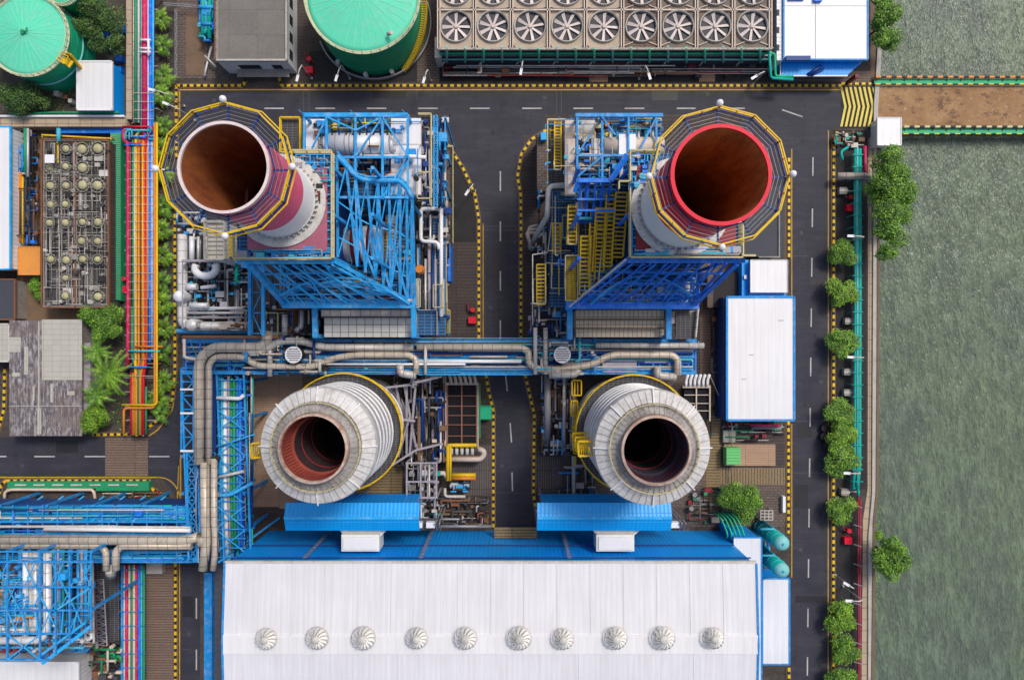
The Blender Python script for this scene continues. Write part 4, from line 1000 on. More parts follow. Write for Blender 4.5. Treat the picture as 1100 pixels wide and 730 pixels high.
for y in (124, 169, 212): mb.beam(W(326, y, 33.01), W(438, y, 33.01), .4 if y != 124 else .7)
mb.cols([327, 351, 382, 411, 438], [124, 169, 212], 0, 33, .42)
mb.build("roof_frame", blu, t)
mb = MB()
for a_, b_ in (((351, 126), (331, 168)), ((382, 168), (411, 126)), ((411, 126), (438, 168)), ((438, 170), (420, 210)), ((438, 170), (411, 212)), ((351, 168), (327, 212)), ((352, 126), (382, 140)), ((382, 140), (411, 126))): bl(mb, (*a_, 33.3), (*b_, 33.3), .26)
for x in (327, 438, 382): mb.beam(W(x - 6, 118, 34.5), W(x + 2, 126, 33), .1)
mb.build("roof_bracing", blu, t)
# stair tower next to the deck on the north west
deck(t, 303, 128, 324, 165, 27, "grating"); railed(t, [(303, 128), (324, 128), (324, 165), (303, 165)], 27, "yellow", .2, closed=True)
for k in range(4): stair(t, 307 + (k % 2) * 9, 134, 307 + (k % 2) * 9, 160, 26.5 - k * 5 - 4, 27 - k * 5, 1.2)
# east galleries
deck(t, 453, 126, 464, 222, 27.5, "grating"); railed(t, [(450, 124), (464, 124), (464, 222)], 27.5, "cream_yellow", .18)
tangle(t, 453, 130, 463, 220, 27.7, 28.6, 34, ["white_dull", "navy", "grey_steel", "lilac_steel"], (.08, .25), .6, 10)
deck(t, 465, 130, 479, 360, 14.0, "blue_grating"); 
for x, m_, r_ in ((467.5, "azure", .3), (470.5, "silver", .22), (472.5, "navy", .3), (475, "sky_blue", .2), (478, "beige_panel", .25)): pipe(t, [(x, 128, 15), (x, 218, 15), (x + 1.5, 224, 13), (x, 358, 12.5)], r_, m_)
mb = MB(); mb.truss(W(466, 124, 20), W(466, 222, 20), W(470, 124, 20) - W(466, 124, 20), 12, .2, .13, True); mb.cols([466, 478], [126, 160, 200], 0, 20, .35); mb.build("side_frame", blu, t)
MB().box(471, 142, 480, 152, 16, 19).build("switch_box", blu, t)
deck(t, 480, 158, 487, 262, 8.0, "brick_brown"); railed(t, [(480, 158), (487, 158), (487, 262)], 8, "cream_yellow", .12)
tangle(t, 465, 128, 480, 222, 15.5, 19, 50, ["azure", "navy", "white_dull", "charcoal", "sky_blue", "silver"], (.08, .25), .7, 11)
mb = MB(); mb.tube([W(*p) for p in ((474, 224, 16), (452, 224, 16), (452, 259, 16), (470, 260, 16), (472, 268, 16))], .38, 8); mb.tube([W(474, 224, 16), W(474, 340, 16)], .38, 8); mb.build("header_pipe", "white", t)
tangle(t, 448, 216, 482, 262, 11, 15.5, 60, ["charcoal", "navy", "silver", "white_dull", "lilac_steel", "grey_steel", "charcoal"], (.1, .3), .55, 12)
for i, x in enumerate((449, 453, 457, 461, 465, 468)): pipe(t, [(x, 262 + (i % 3) * 8, 14), (x, 356, 14)], .26 + .06 * (i % 2), ("silver", "charcoal", "silver", "lilac_steel", "navy", "silver")[i])
tangle(t, 447, 262, 482, 360, 8, 14.5, 110, ["silver", "charcoal", "navy", "white_dull", "lilac_steel", "azure", "grey_steel", "charcoal", "dark_grey", "cream_yellow"], (.09, .28), .65, 13)
mb = MB(); c_ = W(450, 289, 17); mb.cyl(c_.x, c_.y, 15.5, 17, 1.0, 14, .7); mb.build("valve_actuator", "orange", t)
deck(t, 477, 333, 484, 358, 12, "yellow_grating", name="landing"); railed(t, [(448, 300), (448, 360)], 14.6, "cream_yellow", .13)
MB().box(481, 262, 484, 302, 3, 9).build("cable_duct", "royal", t)
deck(t, 446, 333, 470, 360, 14.8, "blue_grating", name="landing"); railed(t, [(446, 333), (470, 333), (470, 360)], 14.8, "lilac_steel", .12)
# inlet duct
MB().box(348, 341, 442, 362, 0, 17.6).build("inlet_casing", "panel_grid", t)
MB().box(345, 331, 443, 340, 0, 18.6).build("inlet_casing", "clad_grey", t)
mb = MB(); mb.beam(W(345, 340.5, 18.8), W(443, 340.5, 18.8), .3); mb.beam(W(345, 332, 18.8), W(443, 332, 18.8), .25); mb.build("casing_flange", "dark_grey", t)
for xx in (338, 444): mb = MB(); mb.beam(W(xx, 328, 20), W(xx + 1, 362, 20), .9); mb.cols([xx], [330, 361], 0, 20, .8); mb.build("inlet_frame", blu, t)
mb = MB(); mb.cols([272, 300, 357, 400], [180, 230, 277], 0, 39.8, .5); mb.build("column", blu, t)
# forecourt under the front frame
deck(t, 270, 282, 345, 362, 4.5, "grating")
for x in (268.5, 283): 
    mb = MB(); mb.beam(W(x, 284, 20), W(x, 360, 18), .6); mb.build("crane_beam", lt if x > 280 else "azure", t)
mb = MB(); mb.beam(W(260, 285, 19.5), W(284, 289, 19.5), .8); mb.truss(W(271, 292, 18), W(271, 358, 18), W(281, 292, 18) - W(271, 292, 18), 3, .15, .15, False); mb.build("crane_beam", blu, t)
tangle(t, 286, 300, 343, 362, 4.7, 13, 90, ["charcoal", "dark_grey", "grey_steel", "charcoal", "brown_rust", "white_dull", "navy", "silver"], (.1, .35), .7, 14)
pipe(t, [(318, 330, 10), (318, 362, 10)], .55, "brown_rust", 12); pipe(t, [(324, 318, 12), (324, 350, 12), (318, 356, 12)], .6, "silver", 12); pipe(t, [(306, 338, 12), (306, 360, 12)], .6, "clad_white", 12)
tangle(t, 325, 196, 356, 232, 38.2, 41.2, 20, ["white_dull", "cyan", "dark_red", "charcoal"], (.1, .25), .5, 15)
for (x0, y0, x1, y1, z) in ((449, 186, 464, 214, 29.5), (444, 300, 452, 330, 18), (466, 306, 476, 330, 16), (286, 336, 300, 360, 12), (303, 296, 312, 316, 23), (430, 296, 440, 306, 22)): railed(t, [(x0, y0), (x1, y0), (x1, y1), (x0, y1)], z, "cream_yellow", .12, closed=True)
tangle(t, 300, 284, 446, 326, 23, 26, 60, ["sky_blue", "azure", "cyan", "white_dull", "azure"], (.06, .13), .3, 16)
tangle(t, 366, 200, 444, 320, 23, 27, 60, ["sky_blue", "azure", "cyan", "white_dull", "azure", "yellow"], (.06, .13), .7, 17)
tangle(t, 326, 126, 452, 212, 29.3, 32.5, 50, ["sky_blue", "azure", "white_dull", "charcoal", "cream_yellow", "azure"], (.06, .14), .5, 18)
boiler1 = t

# ---------------- feedwater yard west of the left boiler
t = thing("pump_yard", "crowded yard of silver and white pipes beside the row of small palms", "pipework", W(225, 300, 0))
deck(t, 190, 252, 272, 354, 1.2, "grating")
pipe(t, [(196, 252, 5), (196, 346, 5), (203, 350.5, 5), (266, 350.5, 5)], 1.0, "clad_white", 14, label="thick white pipe turning a corner")
pipe(t, [(190, 355.5, 4), (268, 356, 4)], .5, "sky_blue", 8)
mb = MB(); pts = [W(221 + 11.5 * math.cos(R(a)), 288 + 8.5 * math.sin(R(a)), 7) for a in range(-30, 211, 20)]; mb.tube(pts, .75, 12, bend=.1); mb.build("loop_pipe", "white", t)
mb = MB(); c_ = W(191, 318, 8); mb.cyl(c_.x, c_.y, 0, 7.6, 1.15, 20); mb.lathe(c_.x, c_.y, [(1.15, 7.6), (.8, 8.1), (.02, 8.3)], 20); mb.build("vessel", "white", t)
mb = MB(); c_ = W(205, 349, 7.5); mb.lathe(c_.x, c_.y, [(1.3, 3), (1.3, 7.2), (.9, 7.6), (.02, 7.8)], 20); mb.build("vessel", "clad_white", t)
pipe(t, [(200, 308, 5.5), (212, 308, 5.5)], .7, "silver_bright", 10); pipe(t, [(216, 309, 5.5), (232, 307, 5.5)], .4, "white", 10)
for k, x in enumerate((206, 213, 219, 223)): pipe(t, [(x, 254, 7), (x, 281, 7)], .55 if k % 2 == 0 else .3, ("silver_bright", "silver", "charcoal", "silver_bright")[k], 10)
for k, y in enumerate((331, 336, 341)): pipe(t, [(201, y, 5), (262, y, 5)], (.35, .3, .25)[k], ("silver_bright", "silver", "lilac_steel")[k], 8)
pipe(t, [(204, 328, 6), (224, 328, 6)], .6, "silver_bright", 10)
tangle(t, 200, 258, 268, 348, 1.4, 5.2, 190, ["silver", "charcoal", "white_dull", "sky_blue", "grey_steel", "charcoal", "dark_grey", "cyan", "lilac_steel", "silver_bright"], (.09, .3), .45, 20)
tangle(t, 236, 346, 268, 353, 5, 6.4, 16, ["white", "beige_panel", "brown_rust", "white_dull"], (.2, .4), .3, 21)
mb = MB(); mb.tube([W(254, 276, 9), W(254, 306, 9)], .3, 8)
for k in range(4): mb.tube([W(251, 279 + k * 7, 9), W(257, 281 + k * 7, 9)], .16, 6)
mb.build("valve_header", "teal", t)
mb = MB(); mb.beam(W(196, 280, 8), W(268, 280, 8), .5); mb.beam(W(268, 280, 8), W(268, 354, 8), .5); mb.cols([196, 268], [280, 352], 0, 8, .35); mb.beam(W(196, 350, 8), W(196, 280, 8), .2); mb.build("frame", "lilac_steel", t)
tangle(t, 190, 226, 222, 256, 1.2, 6, 40, ["silver", "azure", "white_dull", "charcoal", "navy"], (.1, .3), .5, 23)
mb = MB(); mb.m = 0
t2 = thing("stair_tower", "small beige stair tower just below the railing of the pink-rimmed chimney platform", "stair tower", W(233, 258, 0))
deck(t2, 222, 238, 243, 279, 17, "beige_sheets"); MB().box(223, 239, 242, 278, 0, 16.8).build("shaft", "white_wall", t2)
railed(t2, [(222, 238), (243, 238), (243, 279), (222, 279)], 17, "concrete_pale", .15, closed=True)
mb = MB(); mb.grid(223, 240, 242, 278, 17.15, 2, 8, .14, .1); mb.build("roof_batten", "concrete", t2)
deck(t2, 244, 252, 250, 276, 15, "yellow_grating", name="landing")

# ---------------- right boiler
t = boiler("royal blue steel boiler house with yellow stairs carrying the red-rimmed chimney", 1, 690)
blu, lt = "royal", "azure"
MB().box(622, 178, 748, 330, 0, 19.0).build("casing", "dark_grey", t)
mb = MB(); [mb.box(*q_, 20, 38.0) for q_ in ((684, 170, 686, 272), (784, 170, 786, 272), (686, 170, 784, 172), (686, 270, 784, 272))]; mb.build("upper_casing", "navy", t)
holed(t, 677, 165, 795, 275, 40.0, c2x, c2y, 6.1, "blue_grating", "deck")
holed(t, 684, 178, 790, 268, 40.6, c2x, c2y, 6.1, "dark_red", "stack_base")
MB().lathe(c2x, c2y, [(7.8, 40.6), (7.8, 40.9), (6.36, 40.9)], 60, smooth=False).build("base_ring", "white_dull", t)
railed(t, [(708, 163), (676, 163), (676, 196), (664, 196), (664, 204)], 40.0, "cream_yellow", .2)
railed(t, [(676, 204), (676, 277), (812, 277), (796, 277), (796, 240)], 40.0, "cream_yellow", .2)
mb = MB()
for a_, b_ in (((708, 165), (677, 165)), ((677, 165), (677, 275)), ((675, 275), (812, 275)), ((795, 278), (795, 235))): mb.beam(W(*a_, 40.1), W(*b_, 40.1), .55, .12)
mb.build("walkway", "cream_yellow", t)
mb = MB(); mb.grid(679, 166, 706, 198, 40.3, 4, 4, .18, .2); mb.grid(682, 267, 794, 274, 40.3, 16, 1, .14, .2); mb.grid(679, 200, 686, 274, 40.3, 1, 8, .2, .25); mb.build("roof_beam", lt, t)
tangle(t, 679, 167, 708, 200, 40.3, 41.2, 30, ["cyan", "navy", "azure", "royal", "white_dull"], (.08, .22), .4, 33)
tangle(t, 682, 267, 794, 274, 40.3, 41.0, 36, ["cyan", "grey_steel", "azure", "royal", "white_dull"], (.08, .2), .1, 34, "cable_run")
mb = MB(); bl(mb, (674, 280, 39.2), (800, 280, 39.2), .7); bl(mb, (674, 280, 39.2), (614, 328, 24), .5); bl(mb, (792, 283, 39.2), (746, 327, 24), .7)
bl(mb, (752, 295, 31), (746, 327, 24), .5); bl(mb, (608, 328, 24), (750, 328, 24), 1.3, 1.2); bl(mb, (628, 320, 25), (750, 320, 25), .3)
mb.build("front_frame", blu, t)
mb = MB(); bl(mb, (672, 279, 40.3), (612, 329, 24.9), .35); mb.build("sloping_handrail", "white_dull", t)
mb = MB()
for i in range(9):
    x0 = 680 + i * 12.5; x1 = 622 + i * 15.2
    bl(mb, (x0, 283, 34.6), (x1, 327, 24.4), .22 if i % 2 else .35)
for u in (.25, .5, .75): bl(mb, (674 - 60 * u, 280 + 48 * u, 35 - 11 * u), (792 - 46 * u, 283 + 44 * u, 35 - 11 * u), .3)
for i in range(4): bl(mb, (690 + i * 25, 283, 34.4), (650 + i * 30, 326, 24.3), .24); bl(mb, (700 + i * 24, 283, 34.4), (625 + i * 36, 326, 24.3), .24)
mb.build("front_bracing", blu, t)
mb = MB()
for k, zz_ in enumerate((30, 27.5, 25.5)):
    pts = [W(634 + 108 * u, 322 - 26 * (1 - (2 * u - 1.1) ** 2) * (1 - k * .18), zz_) for u in [i / 12 for i in range(13)]]
    mb.tube(pts, .2, 6)
mb.build("arched_tie", lt, t)
deck(t, 618, 284, 752, 327, 19.3, "blue_grating")
tangle(t, 622, 290, 748, 324, 19.5, 23.0, 80, ["azure", "navy", "royal", "white_dull", "navy", "grey_steel", "royal", "silver"], (.1, .28), .3, 35)
MB().box(658, 315, 702, 322, 19.6, 22.5).build("duct_box", "beige_sheets", t)
mb = MB()
for x in (662, 670, 678, 684, 692): bl(mb, (x, 318, 22.9), (x + 8, 300, 22.9), .12); bl(mb, (x + 8, 318, 22.9), (x, 300, 22.9), .12)
mb.build("lattice", "white_dull", t)
mb = MB(); mb.tube([W(738, 303, 24), W(738, 318, 24)], .55, 10); mb.tube([W(709, 298, 24), W(709, 318, 24)], .6, 10); mb.build("standpipe", "white", t)
# north roof
deck(t, 608, 126, 712, 214, 28.0, "blue_grating")
MB().box(607, 128, 618, 209, 28, 29.4).build("roof_panel", "beige_panel", t); MB().box(621, 128, 639, 152, 28, 29.2).build("roof_panel", "white_dull", t)
MB().box(665, 144, 683, 168, 30, 32.8).build("drum_cover", "white", t)
p = W(684, 157, 31); q = W(712, 157, 31); MB().tube([W(648, 157, 31), q], 1.5, 18).build("steam_drum", "beige_panel", t)
for i in range(8): pipe(t, [(648 + i * 7.6, 142, 30.5), (648 + i * 7.6, 150, 32.2)], .24, "white_dull" if i % 2 else "cyan", 8, "riser_pipe")
pipe(t, [(624, 167, 31), (672, 167, 31)], .38, "white", 8); pipe(t, [(640, 150, 31), (640, 180, 31)], .8, "clad_white", 12); pipe(t, [(648, 180, 30.5), (656, 165, 30.5)], .5, "cyan", 8)
tangle(t, 622, 150, 676, 192, 28.3, 31.5, 100, ["cyan", "azure", "white_dull", "white", "navy", "silver", "royal", "charcoal", "beige_panel"], (.1, .36), .45, 36)
tangle(t, 640, 127, 710, 142, 28.3, 29.6, 26, ["cream_yellow", "wood_brown", "orange", "azure"], (.08, .18), .1, 37)
mb = MB()
for x in (620, 647, 675, 705): mb.beam(W(x, 124, 33), W(x, 196 if x < 660 else 164, 33), .34)
for y in (124, 167): mb.beam(W(618, y, 33.01), W(712, y, 33.01), .34 if y != 124 else .6)
mb.cols([620, 647, 675, 705], [124, 167], 0, 33, .42)
for a_, b_ in (((647, 126), (661, 145)), ((675, 126), (675, 145)), ((705, 126), (688, 160)), ((620, 166), (634, 145)), ((620, 190), (647, 168))): bl(mb, (*a_, 33.3), (*b_, 33.3), .26)
mb.build("roof_frame", "azure", t)
# blue pitched frame between roof and stairs
mb = MB(); bl(mb, (621, 194, 33), (656, 194, 33), .7); bl(mb, (656, 194, 33), (674, 166, 34.5), 1.0); bl(mb, (621, 194, 33), (617, 206, 32), .6)
for i in range(5): bl(mb, (624 + i * 8, 195, 32.5), (622 + i * 7, 240, 27), .4)
for y in (204, 214, 226): bl(mb, (620, y, 31), (662, y, 31), .35)
mb.build("eaves_frame", blu, t)
deck(t, 590, 200, 674, 330, 14, "blue_grating")
tangle(t, 620, 200, 664, 240, 24, 29, 46, ["royal", "navy", "azure", "white_dull", "royal", "cyan"], (.12, .3), .5, 38)
tangle(t, 612, 200, 672, 326, 14.4, 19, 120, ["navy", "charcoal", "white_dull", "azure", "lilac_steel", "dark_grey", "silver", "navy"], (.1, .28), .7, 39)
# stairs and yellow galleries
for (x, xt, y0, y1, z0, z1, w_) in ((662.5, 667.5, 207, 276, 31.5, 28, 2.0), (652, 655.5, 210, 286, 30.5, 27, 1.5), (642, 646, 224, 291, 29.5, 26, 2.0), (627, 629, 254, 316, 28, 24.5, 1.7), (613.5, 615, 222, 262, 28, 25, 1.6), (634.5, 637, 240, 300, 28, 25, 1.2), (598, 598, 240, 270, 21, 19, 1.5), (581, 581, 284, 327, 18, 15, 1.6)): stair(t, x, y1, xt, y0, z1, z0, w_)
for (x0, y0, x1, y1, z) in ((611, 222, 618, 262, 25), (608, 276, 619, 322, 24), (594, 242, 600, 272, 16), (577, 286, 584, 320, 12), (624, 255, 634, 282, 21), (641, 228, 650, 245, 27), (636, 300, 643, 322, 19)): deck(t, x0, y0, x1, y1, z, "yellow_grating", name="landing"); railed(t, [(x0 - 1, y0 - 1), (x1 + 1, y0 - 1), (x1 + 1, y1 + 1), (x0 - 1, y1 + 1)], z, "cream_yellow", .13, closed=True)
railed(t, [(588, 200), (588, 130), (607, 130), (607, 210), (621, 212), (621, 300), (612, 326)], 22, "cream_yellow", .18)
railed(t, [(602, 268), (602, 283), (586, 283), (586, 326), (572, 326), (572, 274), (588, 272), (592, 240)], 16, "white_dull", .17)
railed(t, [(634, 228), (634, 310), (625, 316)], 24, "cream_yellow", .15); railed(t, [(650, 222), (642, 305)], 26, "cream_yellow", .15); railed(t, [(676, 278), (664, 285), (640, 296), (630, 322)], 22, "concrete_pale", .17)
deck(t, 589, 130, 606, 205, 21.5, "grating"); stair(t, 599, 132, 599, 182, 21.7, 27, 1.2); stair(t, 593.5, 182, 593.5, 140, 17, 21.7, 1.0)
MB().box(577, 142, 588, 205, 0, 9).build("west_stage", "brick_brown", t); MB().box(581, 142, 587, 150, 9, 10.5).build("switch_box", "sky_blue", t)
deck(t, 586, 206, 612, 330, 12, "grating")
tangle(t, 578, 205, 612, 330, 9, 14, 120, ["charcoal", "navy", "silver", "white_dull", "dark_grey", "grey_steel", "charcoal", "lilac_steel", "azure"], (.1, .3), .75, 40)
pipe(t, [(622, 198, 24), (589, 200, 24), (588, 232, 22), (576, 252, 14), (572, 262, 6)], .5, "white_dull", 10); 
mb = MB()
for k in range(3): mb.tube([W(*p) for p in ((574 - k * 2, 264, 6 + k * .3), (568 - k * 1, 258 - k * 3, 7), (568 - k, 244 + k * 3, 7), (578, 242 + k * 4, 7))], .3, 8)
mb.cyl(W(572, 262, 5).x, W(572, 262, 5).y, 0, 5, .9, 12)
mb.build("gooseneck_vent", "beige_panel", t)
tangle(t, 570, 326, 612, 362, 8, 13, 60, ["white_dull", "navy", "silver", "charcoal", "azure", "beige_panel", "lilac_steel"], (.12, .34), .7, 41)
# inlet duct, tan panels in three bands
for k, (ya, yb, zb) in enumerate(((333, 342.5, 18.6), (343.5, 352, 17.9), (353, 362, 17.2))): MB().box(619, ya, 713, yb, 0, zb).build("inlet_casing", "panel_grid_tan", t)
mb = MB(); mb.beam(W(618, 343, 18.7), W(714, 343, 18.7), .3); mb.beam(W(618, 352.5, 18.1), W(714, 352.5, 18.1), .3); mb.build("casing_flange", "wood_brown", t)
for xx in (612, 718): mb = MB(); mb.beam(W(xx, 328, 20), W(xx, 364, 20), 1.0); mb.cols([xx], [330, 362], 0, 20, .8); mb.build("inlet_frame", "azure", t)
deck(t, 726, 330, 748, 364, 16, "grating"); railed(t, [(727, 330), (749, 330), (746, 362)], 16, "white_dull", .2); stair(t, 741, 360, 744, 334, 10, 16, 1.2, "cream_yellow")
tangle(t, 724, 334, 748, 362, 10, 15.8, 24, ["cream_yellow", "green_pipe", "lilac_steel", "azure", "brown_rust"], (.1, .25), .8, 42)
mb = MB(); mb.cols([622, 676, 740, 790], [180, 230, 277], 0, 39.8, .5); mb.build("column", blu, t)
tangle(t, 622, 284, 750, 326, 23, 26, 60, ["royal", "azure", "cyan", "white_dull", "azure"], (.06, .13), .3, 43)
tangle(t, 590, 206, 670, 326, 17, 22, 60, ["cream_yellow", "white_dull", "azure", "yellow", "royal", "cyan", "lilac_steel"], (.06, .14), .7, 44)
tangle(t, 586, 126, 712, 200, 29.5, 32.5, 60, ["sky_blue", "azure", "white_dull", "cyan", "cream_yellow", "yellow"], (.06, .14), .5, 45)
for (x0, y0, x1, y1, z) in ((592, 284, 606, 310, 17), (604, 232, 612, 256, 20), (624, 206, 640, 216, 28), (655, 290, 668, 300, 22), (573, 300, 586, 326, 14)): railed(t, [(x0, y0), (x1, y0), (x1, y1), (x0, y1)], z, "cream_yellow", .12, closed=True)
boiler2 = t
# ================================================================== PIPE RACKS AND THE REST OF THE YARD
t = thing("pipe_rack", "long blue pipe bridge with tan insulated pipes, crossing the middle road", "pipe rack", W(470, 383, 0))
zR = 13.0
deck(t, 196, 364, 748, 401, zR - 1.4, "blue_grating")
mb = MB()
for y in (366, 400): mb.beam(W(196, y, zR), W(748, y, zR), .7, .6)
mb.beam(W(330, 377.5, zR), W(560, 377.5, zR), .3); mb.beam(W(196, 383, zR), W(748, 383, zR - .2), .35)
mb.cols([200, 262, 322, 380, 448, 505, 572, 618, 680, 744], [366, 400], 0, zR, .55)
mb.build("main_beam", "azure", t)
mb = MB()
for i in range(37): x = 200 + i * 15.2; mb.beam(W(x, 366, zR - .1), W(x, 400, zR - .1), .28)
mb.build("cross_beam", "royal", t)
mb = MB()
for i in range(18): x = 204 + i * 30.4; mb.beam(W(x, 366, zR - .35), W(x + 15, 400, zR - .35), .16); mb.beam(W(x + 30, 366, zR - .35), W(x + 15, 400, zR - .35), .16)
mb.build("diagonal_brace", "sky_blue", t)
railed(t, [(448, 363), (572, 363)], zR, "cyan", .12); railed(t, [(448, 402), (572, 402)], zR, "sky_blue", .12)
zp = 14.6
pipe(t, [(214, 498, zp), (214, 386, zp), (228, 373, zp), (280, 373, zp), (287, 367, zp), (287, 358, zp + 1)], 1.0, "clad_tan", 16, bend=3, label="widest tan pipe with rounded corner")
pipe(t, [(224.5, 498, zp), (224.5, 390, zp), (232, 383, zp), (262, 383, zp), (276, 393, zp), (338, 394, zp), (356, 385, zp), (380, 381, zp), (440, 381, zp), (447, 386, zp), (447, 402, zp)], .62, "clad_tan", 14, bend=2)
pipe(t, [(262, 378, zp), (282, 378, zp), (300, 366, zp), (325, 366, zp), (346, 373, zp), (444, 373, zp)], .72, "clad_grey", 14, bend=2)
pipe(t, [(448, 373, zp), (560, 373.5, zp), (568, 377, zp), (568, 390, zp), (576, 396, zp), (596, 397, zp), (636, 392, zp), (654, 381, zp), (722, 381, zp), (728, 386, zp), (728, 403, zp)], .68, "clad_tan", 14, bend=2)
pipe(t, [(590, 403, zp), (618, 402, zp), (622, 396, zp)], .7, "clad_grey", 14); pipe(t, [(706, 394, zp), (706, 403, zp), (726, 405, zp)], .75, "clad_grey", 14)
pipe(t, [(640, 371, zp), (756, 371, zp)], .55, "clad_grey", 12); pipe(t, [(430, 391, zp), (430, 401, zp), (447, 403, zp)], .75, "clad_grey", 14)
pipe(t, [(290, 358, zp), (290, 404, zp)], .5, "clad_grey", 10); pipe(t, [(196, 362, zp), (300, 362, zp)], .35, "pipe_brown", 8); pipe(t, [(198, 364, zp), (198, 384, zp), (214, 386, zp)], .3, "beige_panel", 8)
pipe(t, [(448, 388, zp), (560, 388, zp)], .35, "white", 8); pipe(t, [(330, 391, zp), (500, 391, zp)], .22, "white", 8); pipe(t, [(505, 383, zp), (545, 383, zp)], .2, "beige_panel", 8)
for i, (x, m_, r_) in enumerate(((457, "white_dull", .3), (586, "clad_grey", .45), (575, "white_dull", .4))): pipe(t, [(x, 352 if i else 372, zp + .4), (x, 402, zp + .4)], r_, m_, 8)
for y, m_ in ((370, "cyan"), (376, "grey_steel"), (379, "navy"), (386, "cyan"), (394, "silver"), (397, "azure")): pipe(t, [(300, y, 13.6), (744, y, 13.6)], .2, m_, 6)
tangle(t, 200, 366, 744, 400, 12.2, 13.8, 150, ["azure", "navy", "cyan", "grey_steel", "white_dull", "royal", "beige_panel", "brown_rust"], (.08, .22), .35, 50)
tangle(t, 262, 362, 350, 402, 13.2, 15.4, 50, ["clad_grey", "clad_tan", "white_dull", "navy", "azure", "charcoal"], (.15, .38), .5, 51)
tangle(t, 575, 362, 640, 402, 13.2, 15.4, 36, ["clad_grey", "beige_panel", "white_dull", "navy", "azure", "cyan"], (.12, .34), .5, 52)
MB().box(647, 383, 684, 400, 12.6, 13.6).build("cable_tray", "lilac_steel", t)
def louvre(x, y):
    mb = MB(); c_ = W(x, y, 16.6)
    mb.m = 1; mb.cyl(c_.x, c_.y, 13.5, 16.3, 1.45, 24)
    mb.m = 0; mb.lathe(c_.x, c_.y, [(1.4, 16.3), (1.62, 16.3), (1.62, 16.6), (1.4, 16.6), (1.4, 16.3)], 28)
    for k in range(-3, 4):
        w_ = math.sqrt(max(.05, 1.4 ** 2 - (k * .42) ** 2)); mb.beam((c_.x - w_, c_.y + k * .42, 16.5), (c_.x + w_, c_.y + k * .42, 16.5), .24, .08)
    mb.build("round_louvre", ["white", "charcoal"], t)
louvre(315, 381); louvre(604, 381)
rack1 = t

t = thing("pipe_rack", "blue pipe rack with two tan pipes running down to the corner of the hall", "pipe rack", W(225, 500, 0))
mb = MB()
for x in (195, 208.5, 233, 262): mb.beam(W(x, 402, zR), W(x + (8 if x > 200 else 8), 604, zR), .35)
mb.cols([196, 262], [410, 450, 490, 530, 570, 600], 0, zR, .5)
for i in range(20): y = 408 + i * 10; mb.beam(W(233, y, zR - .1), W(264, y, zR - .1), .2)
mb.build("main_beam", "azure", t)
mb = MB(); mb.truss(W(195, 395, zR), W(195, 484, zR), W(208, 395, zR) - W(195, 395, zR), 6, .3, .2, False)
mb.truss(W(201, 486, zR), W(203, 600, zR), W(210, 486, zR) - W(201, 486, zR), 9, .3, .18, True)
mb.build("side_truss", "azure", t)
deck(t, 209, 402, 232, 604, zR - .9, "navy"); deck(t, 233, 408, 262, 604, zR - 4, "blue_grating")
for y in (418, 443.5, 484): MB().beam(W(194, y, zR + .3), W(209, y, zR + .3), .35).build("tie_beam", "white", t)
pipe(t, [(220, 496, zp), (220.5, 560, zp), (222, 580, zp), (218, 612, zp)], .88, "clad_tan", 16, bend=2, label="wider tan pipe")
pipe(t, [(230, 492, zp), (230, 560, zp), (232, 585, zp), (229, 612, zp)], .6, "clad_tan", 14, bend=2)
pipe(t, [(214, 585, zp), (222, 575, zp)], .8, "clad_tan", 14)
pipe(t, [(216, 490, zp), (236, 492, zp)], .4, "charcoal", 10)
for i, (x, m_, r_) in enumerate(((235.5, "azure", .22), (238.5, "cyan", .25), (242, "white", .45), (245.5, "lilac_steel", .25), (248.5, "green_pipe", .35), (251.5, "green_pipe", .3), (255, "azure", .3), (258, "royal", .35), (261, "navy", .3))):
    pipe(t, [(x, 404 + (i % 3) * 2, 12.0 + (i % 2) * .5), (x, 525 + i * 2, 12.0 + (i % 2) * .5), (x + 2, 600 - i * 2, 11.5)], r_, m_, 8)
pipe(t, [(233, 427, 13.6), (258, 428, 13.6), (262, 424, 13.6)], .38, "white", 8); pipe(t, [(233, 532, 13.6), (248, 531, 13.6), (272, 518, 13.6)], .36, "sky_blue", 8); pipe(t, [(235, 512, 13.6), (262, 506, 13.6)], .3, "white_dull", 8)
pipe(t, [(232, 480, 13.6), (274, 466, 13.6)], .15, "sky_blue", 6)
mb = MB()
for k in range(6): y = 440 + k * 26; bl(mb, (234, y, 13.2), (262, y + 22, 13.2), .18); bl(mb, (262, y, 13.2), (234, y + 22, 13.2), .18)
mb.build("diagonal_brace", "sky_blue", t)
tangle(t, 234, 404, 272, 600, 6, 12.0, 190, ["azure", "navy", "cyan", "white_dull", "royal", "charcoal", "teal", "silver"], (.08, .25), .75, 53)
tangle(t, 208, 486, 234, 604, 12.5, 14, 50, ["azure", "navy", "grey_steel", "white_dull", "charcoal"], (.08, .2), .6, 54)
mb = MB(); bl(mb, (234, 604, 13), (300, 556, 2), .4); bl(mb, (240, 604, 13), (262, 560, 8), .3); mb.build("raking_strut", "azure", t)

